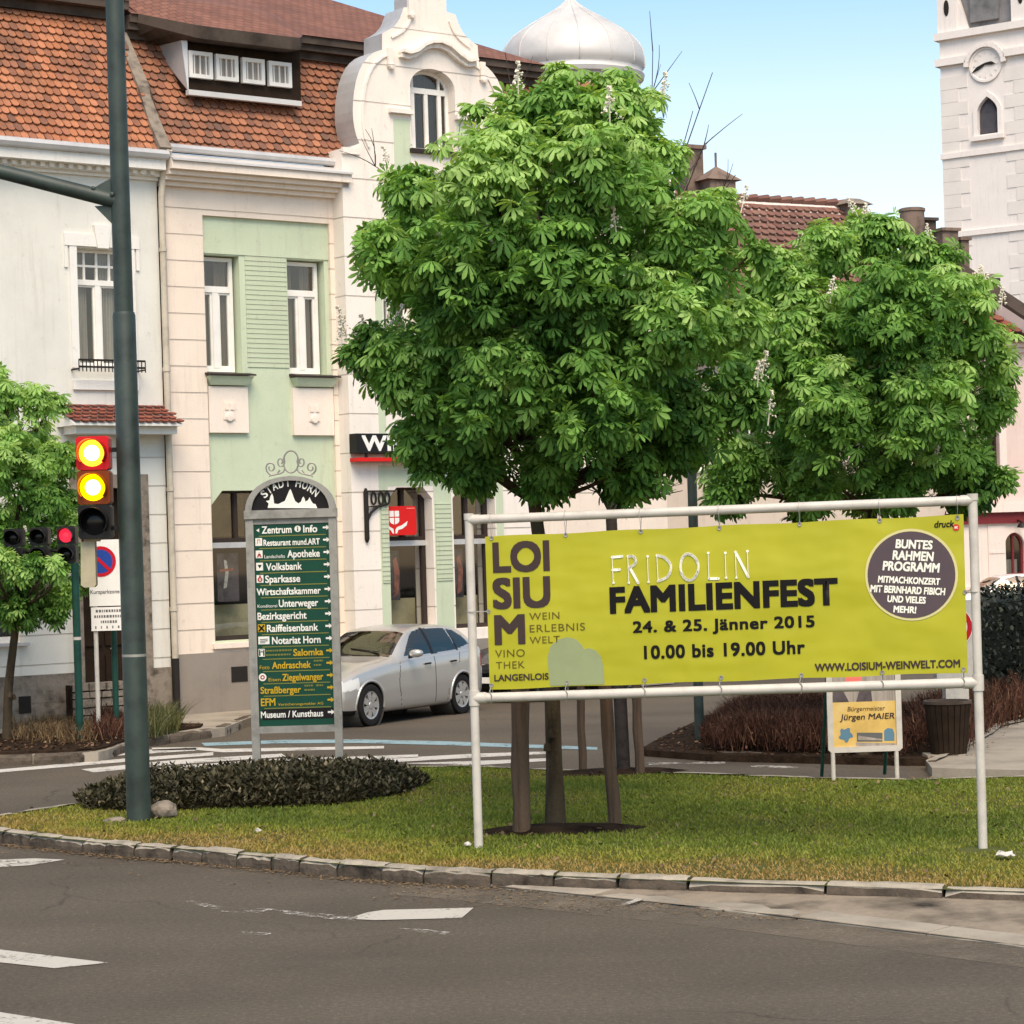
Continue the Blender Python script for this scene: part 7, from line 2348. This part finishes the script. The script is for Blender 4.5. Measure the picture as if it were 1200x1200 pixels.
# ---------------------------------------------------------------- hedges
M['twig'] = leaf_mat('brown_twig', [(0, (.026, .013, .010)), (.5, (.075, .035, .024)), (.85, (.13, .065, .042)), (1, (.20, .12, .075))], trans=0, rough=.8)
def twig_hedge(name, label, poly, H, n, seed, zb=.08, hv=.3):
    rg = np.random.default_rng(seed)
    xs, ys = [p.x for p in poly], [p.y for p in poly]
    X, Y = rg.uniform(min(xs), max(xs), n), rg.uniform(min(ys), max(ys), n)
    k = in_poly(X, Y, poly); X, Y = X[k], Y[k]; n = len(X)
    de = dist_line(X, Y, poly + poly[:1])
    h = H * (.55 + .45 * np.clip(de / .35, 0, 1) ** .6) * (1 - hv + 2 * hv * .6 * vnoise(X, Y, 2.5, seed)) * rg.uniform(.75, 1.05, n)
    e = thing(name, label, 'hedge', (np.mean(xs), np.mean(ys), zb))
    z0 = np.full(n, zb) + rg.uniform(0, .6, n) * h
    o = blades('twigs', X - np.mean(xs), Y - np.mean(ys), z0 - zb, np.maximum(.12, h - (z0 - zb)), rg.uniform(.006, .014, n), np.clip(rg.normal(.45, .22, n) + .25 * (z0 - zb) / H, 0, 1), M['twig'], lean=.55, parent=e)
    m = n // 2
    o2 = flakes('dead_leaves', X[:m] + rg.normal(0, .04, m) - np.mean(xs), Y[:m] + rg.normal(0, .04, m) - np.mean(ys), h[:m] * rg.uniform(.1, .95, m), rg.uniform(.010, .022, m), np.clip(rg.normal(.5, .25, m), 0, 1), M['twig'], e, tilt=1)
    return e
twig_hedge('hedge', 'low reddish-brown bare hedge between the lamp post and the poster stand', [ground(x, y, .08) for x, y in ((822, 876), (840, 881), (980, 884), (1062, 886), (1062, 846), (965, 842), (850, 850), (826, 866))], .50, 30000, 5)
twig_hedge('hedge', 'longer brown bare hedge behind the litter bin, running along the pale path', [ground(x, y, .08) for x, y in ((1062, 884), (1135, 884), (1160, 862), (1240, 838), (1330, 826), (1330, 800), (1200, 812), (1100, 838), (1062, 852))], .62, 34000, 6)
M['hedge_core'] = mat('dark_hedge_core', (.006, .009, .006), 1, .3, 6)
M['darkhedge'] = leaf_mat('dark_hedge_leaf', [(0, (.004, .006, .004)), (.5, (.008, .013, .007)), (1, (.02, .03, .013))], trans=.05, rough=.6)
hp = [ground(x, y, .08) for x, y in ((1148, 846), (1200, 838), (1330, 820), (1330, 788), (1200, 806), (1150, 822))]
cx, cy = np.mean([p.x for p in hp]), np.mean([p.y for p in hp])
hb = ground(1165, 842, .08); HH = at(1165, 692, hb.y + .3).z - .08
he = thing('evergreen_hedge', 'tall clipped dark evergreen hedge in front of the pink house', 'hedge', (cx, cy, .08))
n = 70000
xs, ys = [p.x for p in hp], [p.y for p in hp]
X, Y = RNG.uniform(min(xs), max(xs), n), RNG.uniform(min(ys), max(ys), n)
k = in_poly(X, Y, hp); X, Y = X[k], Y[k]
n = len(X)
Zh = RNG.uniform(0, 1, n) * HH * (.97 + .06 * vnoise(X, Y, 3, 4))
th = RNG.uniform(0, 6.28, n)
flakes('foliage', X - cx, Y - cy, Zh, RNG.uniform(.02, .04, n), np.clip(RNG.normal(.4, .25, n) + .2 * (Zh / HH - .5), 0, 1), M['darkhedge'], he, tilt=1.2)
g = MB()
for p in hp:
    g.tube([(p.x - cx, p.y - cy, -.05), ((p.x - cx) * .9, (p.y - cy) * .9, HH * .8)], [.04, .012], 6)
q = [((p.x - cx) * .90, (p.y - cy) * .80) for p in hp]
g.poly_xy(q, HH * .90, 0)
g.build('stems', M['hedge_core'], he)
# dry shrubs in the left planting bed
sl_ = [ground(x, y, ZI) for x, y in ((14, 872), (60, 878), (112, 874), (112, 856), (60, 852), (14, 856))]
M['twig_keep'] = M['twig']; M['twig'] = leaf_mat('straw_stalk', [(0, (.06, .035, .02)), (.5, (.15, .095, .05)), (1, (.30, .21, .11))], trans=0, rough=.9)
twig_hedge('dry_shrub', 'straw-coloured dry shrub between the small chestnut trunk and the green signal post', sl_, .28, 2600, 8, ZI + .03, .5)
M['twig'] = M['twig_keep']
s2 = [ground(x, y, ZI) for x, y in ((108, 870), (128, 874), (146, 868), (146, 852), (112, 852))]
twig_hedge('dry_shrub', 'dark dry shrub around the feet of the white sign pole', s2, .50, 2600, 9, ZI + .03, .5)
s3 = [ground(x, y, ZI) for x, y in ((166, 866), (186, 864), (210, 858), (210, 848), (172, 850))]
M['green_shrub'] = leaf_mat('green_shrub_blade', [(0, (.05, .055, .02)), (.6, (.10, .11, .035)), (1, (.17, .15, .06))], trans=.2)
sh = thing('green_shrub', 'small greenish shrub by the far kerb, showing beside the dark green mast', 'shrub', s3[1])
n = 2200
X, Y = RNG.uniform(min(p.x for p in s3), max(p.x for p in s3), n), RNG.uniform(min(p.y for p in s3), max(p.y for p in s3), n)
k = in_poly(X, Y, s3); X, Y = X[k], Y[k]; n = len(X)
blades('foliage', X - s3[1].x, Y - s3[1].y, np.zeros(n), RNG.uniform(.12, .42, n), RNG.uniform(.008, .018, n), RNG.random(n), M['green_shrub'], lean=.7, parent=sh)
M['mulch'] = leaf_mat('reddish_mulch', [(0, (.045, .026, .016)), (.6, (.10, .055, .033)), (.9, (.17, .10, .06)), (1, (.26, .19, .11))], trans=0, rough=1)
# leaf litter in the beds
for poly, zz, cnt in (([ground(x, y, ZI) for x, y in BED], ZI + .035, 2600), (b2, .085, 3600)):
    xs, ys = [p.x for p in poly], [p.y for p in poly]
    X, Y = RNG.uniform(max(-9, min(xs)), max(xs), cnt), RNG.uniform(min(ys), max(ys), cnt)
    k = in_poly(X, Y, poly); X, Y = X[k], Y[k]
    o = flakes('dry_leaf_litter', X, Y, np.full(len(X), zz + .01), RNG.uniform(.012, .034, len(X)), RNG.random(len(X)) ** 1.0, M['mulch'], tilt=.5)
    o['kind'] = 'stuff'

# ================================================================== CARS
M['silver'] = mat('silver_car_paint', (.50, .48, .45), .32, .03, 1, metal=.55, spec=.5, coat=.6)
M['dark_paint'] = mat('dark_blue_car_paint', (.012, .014, .020), .3, .05, 1, metal=.2, coat=.6)
M['white_car'] = mat('white_car_paint', (.72, .71, .69), .3, .03, 1, coat=.6)
M['car_glass'] = glass_mat('tinted_car_glass', (.80, .80, .76), .14, (.95, .80, .66))
M['rubber'] = flat('tyre_rubber', (.014, .013, .013), .85)
M['alloy'] = mat('wheel_trim', (.50, .49, .47), .35, .08, 6, metal=.6)
M['lamp_glass'] = flat('clear_headlamp', (.62, .63, .62), .15)
M['tail_red'] = flat('red_tail_lamp', (.30, .012, .012), .2)
M['cabin'] = flat('dark_cabin', (.07, .066, .06), .8)

# x, half width, z bottom, z belt, half width at roof line, z top
ST = [(-.02, .52, .36, .52, .42, .56), (.04, .66, .24, .60, .54, .66), (.18, .77, .18, .685, .62, .745), (.45, .835, .17, .765, .66, .835), (.9, .86, .17, .84, .70, .925), (1.25, .87, .17, .885, .72, .965), (1.55, .872, .17, .915, .715, 1.02),
      (1.85, .874, .17, .93, .66, 1.22), (2.12, .875, .17, .94, .61, 1.365), (2.32, .875, .17, .95, .595, 1.415), (2.7, .875, .17, .96, .59, 1.44), (3.1, .874, .17, .972, .585, 1.435), (3.5, .87, .17, .99, .58, 1.41), (3.75, .86, .18, 1.0, .58, 1.36), (3.95, .845, .20, 1.01, .60, 1.25), (4.08, .81, .23, 1.0, .64, 1.10), (4.16, .76, .28, .93, .62, .97), (4.20, .70, .36, .84, .55, .88)]
def cr(a, b, c, d, t):
    return .5 * ((2 * b) + (-a + c) * t + (2 * a - 5 * b + 4 * c - d) * t * t + (-a + 3 * b - 3 * c + d) * t ** 3)
def station(x):
    i = max(0, min(len(ST) - 2, next((k for k in range(len(ST) - 1) if ST[k + 1][0] >= x), len(ST) - 2)))
    a, b, c, d = ST[max(0, i - 1)], ST[i], ST[i + 1], ST[min(len(ST) - 1, i + 2)]
    t = (x - b[0]) / (c[0] - b[0])
    lin = lambda k: b[k] + (c[k] - b[k]) * t
    sm = lambda k: .55 * cr(a[k], b[k], c[k], d[k], t) + .45 * lin(k)
    return [sm(k) for k in range(1, 6)]
def section(x, nv):
    w, zb, zbelt, wr, zt = station(x)
    side_mid = zb + (zbelt - zb) * .48
    pts = [(0, zb), (w * .80, zb), (w * .95, zb + .05), (w * .985, zb + .16), (w * 1.0, side_mid), (w * .992, zbelt - .13), (w * .965, zbelt - .015), (w * .94, zbelt + .012)]
    ins = .06 if zt - zbelt > .12 else .02
    pts += [((w * .94 + wr) / 2 + .02 * min(1, (zt - zbelt) / .4), (zbelt + zt - ins) / 2 + .01), (wr, zt - ins), (wr * .82, zt - ins * .35), (wr * .45, zt - .004), (0, zt)]
    # resample: sharp crease kept at the belt
    out = []
    P_ = [Vector(p) for p in pts]
    seg = [(P_[i + 1] - P_[i]).length for i in range(len(P_) - 1)]
    tot = sum(seg)
    per = [4, 3, 3, 6, 7, 5, 3, 12, 14, 4, 6, 6]
    for i, k in enumerate(per):
        a, b, c, d = P_[max(0, i - 1)], P_[i], P_[i + 1], P_[min(len(P_) - 1, i + 2)]
        for j in range(k):
            t = j / k
            l_ = b.lerp(c, t)
            out.append(l_ * .5 + Vector((cr(a.x, b.x, c.x, d.x, t), cr(a.y, b.y, c.y, d.y, t))) * .5)
    out.append(P_[-1])
    return out
def make_car(label, group):
    e = thing('car', label, 'car', (0, 0, 0), 0, group)
    xs = list(np.concatenate([np.linspace(-.02, .2, 12), np.arange(.215, 4.0, .016), np.linspace(4.0, 4.20, 12)]))
    secs = [section(x, 0) for x in xs]
    nv = len(secs[0])
    wheels = (.78, 3.40); RW = .355
    inpoly = lambda x, z, poly: in_poly(np.array([x]), np.array([z]), [Vector((a, b, 0)) for a, b in poly])[0]
    WF = [(1.80, .99), (1.96, 1.12), (2.18, 1.28), (2.32, 1.345), (2.55, 1.372), (2.55, .99)]
    WR = [(2.63, .99), (2.63, 1.375), (2.95, 1.372), (3.26, 1.35), (3.31, 1.02)]
    WQ = [(3.37, 1.03), (3.32, 1.34), (3.5, 1.315), (3.68, 1.22), (3.75, 1.09)]
    seams = [[(1.62, .25), (1.54, .60), (1.62, .93)], [(2.59, .25), (2.59, .97)], [(3.36, .985), (3.30, .80)], [(2.98, .42), (2.96, .25)]]
    arrs = {}
    def segd(x, z, pl):
        m = 9
        for (a, b), (c, d) in zip(pl[:-1], pl[1:]):
            vx, vz = c - a, d - b
            t = max(0, min(1, ((x - a) * vx + (z - b) * vz) / (vx * vx + vz * vz)))
            m = min(m, math.hypot(x - a - t * vx, z - b - t * vz))
        return m
    groups = {k: MB() for k in ('body', 'windscreen', 'rear_window', 'wfl', 'wrl', 'wql', 'wfr', 'wrr', 'wqr', 'hl', 'hr', 'tl', 'tr')}
    for i in range(len(xs) - 1):
        xm = (xs[i] + xs[i + 1]) / 2
        w, zb, zbelt, wr, zt = station(xm)
        for s in (-1, 1):
            for j in range(nv - 1):
                a, b, c, d = secs[i][j], secs[i + 1][j], secs[i + 1][j + 1], secs[i][j + 1]
                ym, zm = (a.x + b.x + c.x + d.x) / 4, (a.y + b.y + c.y + d.y) / 4
                if any((xm - q) ** 2 + (zm - .315) ** 2 < RW * RW for q in wheels) and ym > .40 and zm < zbelt - .02: continue
                key, mi = 'body', 0
                if zm > zbelt + .03 and ym > wr - .02 and zm < zt - .05:
                    for nm, pl in (('wf', WF), ('wr', WR), ('wq', WQ)):
                        if inpoly(xm, zm, pl): key = nm + ('l' if s < 0 else 'r')
                    if key == 'body' and zm > .97 and 1.75 < xm < 3.75 and (abs(xm - 2.59) < .045 or abs(xm - 3.33) < .035 and zm < 1.33): mi = 1
                if key == 'body' and 1.50 < xm < 2.12 and ym < wr - .015 and zm > .97: key = 'windscreen'
                if key == 'body' and 3.80 < xm < 4.02 and ym < wr - .05 and zm > 1.06: key = 'rear_window'
                if key == 'body' and .02 < xm < .50 and .555 < zm + (.30 - xm) * .10 < .665 + xm * .12 and ym > .40 and zm < zbelt + .004: key = 'h' + ('l' if s < 0 else 'r')
                if key == 'body' and xm > 4.02 and .72 < zm < .92 and ym > .45: key = 't' + ('l' if s < 0 else 'r')
                if key == 'body':
                    if zm < .26 and (xm < .5 or xm > 3.9): mi = 1
                    if xm < .07 and .46 < zm < .56 and ym < .27 and ym > .03: mi = 1
                    if xm < .10 and .28 < zm < .38 and ym < .40: mi = 1
                    if ym > .7 and zm < zbelt - .01 and any(segd(xm, zm, pl) < .007 for pl in seams): mi = 1
                    if zm < .2 and 1.2 < xm < 3.0 and ym < .75: mi = 1
                g = groups[key]; g.mi = mi
                q = [(xs[i], s * a.x, a.y), (xs[i + 1], s * b.x, b.y), (xs[i + 1], s * c.x, c.y), (xs[i], s * d.x, d.y)]
                if s > 0: q.reverse()
                g.face(q)
    body = groups['body']
    body.mi = 0
    for k_, sgn in ((0, 1), (-1, -1)):
        pts = [(xs[k_], p.x, p.y) for p in secs[k_]] + [(xs[k_], -p.x, p.y) for p in reversed(secs[k_][1:-1])]
        body.face(pts)
    ob = body.build('body', [PAINT[0], M['black']], e, smooth=35)
    for key, nm, m in (('windscreen', 'windscreen', 'car_glass'), ('rear_window', 'rear_window', 'car_glass'), ('wfl', 'side_window', 'car_glass'), ('wrl', 'side_window', 'car_glass'), ('wql', 'side_window', 'car_glass'), ('wfr', 'side_window', 'car_glass'), ('wrr', 'side_window', 'car_glass'), ('wqr', 'side_window', 'car_glass'), ('hl', 'headlight', 'lamp_glass'), ('hr', 'headlight', 'lamp_glass'), ('tl', 'tail_light', 'tail_red'), ('tr', 'tail_light', 'tail_red')):
        if groups[key].f: groups[key].build(nm, M[m], e, smooth=True)
    # cabin floor, dash and seats so the glass shows an interior
    g = MB(); g.box(1.35, 3.8, -.70, .70, .3, .62); g.box(1.50, 1.85, -.66, .66, .62, .93)
    for y in (-.36, .36):
        g.box(2.25, 2.38, y - .22, y + .22, .6, 1.08); g.box(2.27, 2.36, y - .12, y + .12, 1.12, 1.26)
    g.box(3.2, 3.35, -.6, .6, .6, 1.05)
    for x in wheels:
        for s in (-1, 1):
            g.lathe([(RW + .01, s * .40), (RW + .01, s * .84)], (x, 0, .315), 28, 'y'); g.lathe([(0, s * .45), (RW + .01, s * .45)], (x, 0, .315), 28, 'y')
    g.box(.3, 4.0, -.68, .68, .17, .22)
    g.build('interior', M['cabin'], e)
    g = MB(); g.poly_xy([(1.60, .1), (1.74, .1), (1.74, .3), (1.60, .3)], .935); 
    for s in (-1, 1):
        g = MB()
        g.mi = 1; g.tube([(1.84, s * .86, .97), (1.83, s * .96, .99)], .022, 8)
        g.mi = 0
        vs = []; fs = []
        n1_, n2_ = 10, 12
        for i in range(n1_ + 1):
            a = math.pi * i / n1_
            for j in range(n2_):
                b = 2 * math.pi * j / n2_
                x = math.cos(b) * math.sin(a); y = math.cos(a); z = math.sin(b) * math.sin(a)
                x = math.copysign(abs(x) ** .75, x); z = math.copysign(abs(z) ** .8, z)
                vs.append((1.83 + x * .075 + .02 * y, s * (.99 + .105 * y + .02), 1.03 + z * .062))
        for i in range(n1_):
            for j in range(n2_): fs.append((i * n2_ + j, i * n2_ + (j + 1) % n2_, (i + 1) * n2_ + (j + 1) % n2_, (i + 1) * n2_ + j))
        g.mesh(vs, fs)
        g.build('wing_mirror', [PAINT[0], M['black']], e, smooth=50)
        for x in (2.36, 3.12):
            g = MB(); g.tube([(x - .085, s * .876, .845), (x - .05, s * .895, .85), (x + .05, s * .895, .852), (x + .085, s * .876, .85)], .014, 8)
            g.build('door_handle', M['black'], e, smooth=50)
        g = MB(); g.lathe([(0, -.01), (.045, -.005), (.055, .02)], (.07, s * .58, .33), 16, 'x'); g.build('fog_light', M['black'], e)
        for x in wheels:                        # lip of the wheel arch, following the body side
            pts_ = []
            for k in range(25):
                t = math.radians(-8 + 196 * k / 24)
                px_, pz_ = x + (RW + .004) * math.cos(t), .315 + (RW + .004) * math.sin(t)
                sec = [p for p in section(px_, 0) if p.y < station(px_)[2] + .02]
                yv = min(sec, key=lambda p: abs(p.y - pz_) + (5 if p.x < .5 else 0)).x
                up_ = sorted([p for p in sec if p.x > .5], key=lambda p: p.y)
                for a_, b_ in zip(up_[:-1], up_[1:]):
                    if a_.y <= pz_ <= b_.y: yv = a_.x + (b_.x - a_.x) * (pz_ - a_.y) / max(1e-6, b_.y - a_.y)
                pts_.append((px_, s * (yv - .004), pz_))
            g = MB(); g.tube(pts_, .021, 8); g.build('arch_lip', PAINT[0], e, smooth=60)
        for x in wheels:
            g = MB(); yo = s * .86
            g.lathe([(.20, yo - s * .19), (.285, yo - s * .20), (.312, yo - s * .17), (.315, yo - s * .05), (.305, yo - s * .012), (.27, yo), (.215, yo - s * .01), (.205, yo - s * .03)], (x, 0, .315), 40, 'y')
            wh = g.build('wheel', M['rubber'], e, smooth=40)
            g = MB(); g.lathe([(.208, yo - s * .17), (.208, yo - s * .012), (.190, yo - s * .018), (.186, yo - s * .05)], (x, 0, .315), 36, 'y')
            for k in range(7):
                t = 2 * math.pi * k / 7
                pts_ = [(.03, -.032), (.19, -.052), (.19, .052), (.03, .032)]
                q = [(x + r * math.cos(t) - h * math.sin(t), .315 + r * math.sin(t) + h * math.cos(t)) for r, h in pts_]
                yy0, yy1 = yo - s * .018, yo - s * .045
                g.mesh([(a, yy0, b) for a, b in q] + [(a, yy1, b) for a, b in q], [(0, 1, 2, 3), (4, 7, 6, 5), (0, 4, 5, 1), (1, 5, 6, 2), (2, 6, 7, 3), (3, 7, 4, 0)])
            g.lathe([(0, yo - s * .01), (.05, yo - s * .012), (.06, yo - s * .03)], (x, 0, .315), 16, 'y')
            g.mi = 1; g.lathe([(0, yo - s * .08), (.205, yo - s * .08)], (x, 0, .315), 24, 'y')
            g.build('rim', [M['alloy'], M['black']], wh, smooth=30)
    g = MB(); g.bar((1.60, -.45, 1.065), (1.68, .15, 1.115), .02, .012); g.build('wiper', M['black'], e)
    g = MB(); g.box(-.035, -.02, -.26, .26, .34, .44); g.build('number_plate', M['sign_white'], e)
    return e
PAINT = [M['silver']]
car = make_car('silver five-door hatchback parked at the kerb, between directory sign and banner', 'parked cars')
th = math.radians(58)                      # heading: x axis points from the nose to the tail
fw0 = ground(437, 851)                     # near front wheel touches the road here
cd = Vector((math.cos(th), math.sin(th), 0)); cn = Vector((-math.sin(th), math.cos(th), 0))
SCL = .93
org = fw0 - cd * .78 * SCL + cn * .85 * SCL
car.location = org; car.rotation_euler = (0, 0, th); car.scale = (SCL * .975, SCL, SCL * 1.035)
def copy_car(label, mt, loc, rz):
    r = car.copy(); COL.objects.link(r); r['label'] = label
    r.location = loc; r.rotation_euler = (0, 0, rz)
    for ch in list(car.children):
        c = ch.copy(); COL.objects.link(c); c.parent = r
        if ch.data.materials[0] == M['silver']:
            c.material_slots[0].link = 'OBJECT'; c.material_slots[0].material = mt
        for gch in ch.children:
            d = gch.copy(); COL.objects.link(d); d.parent = c
    return r
copy_car('dark car parked behind the banner, in front of the silver hatchback\'s tail', M['dark_paint'], org + cd * 5.1 + cn * .1, th)
wp = ground(1195, 728, .0)
wc = at(1160, 690, 62.0)
copy_car('white car whose roof just shows above the dark evergreen hedge', M['white_car'], (wc.x - 1.75, 62.0, at(1185, 672, 62).z - 1.40), math.radians(8))
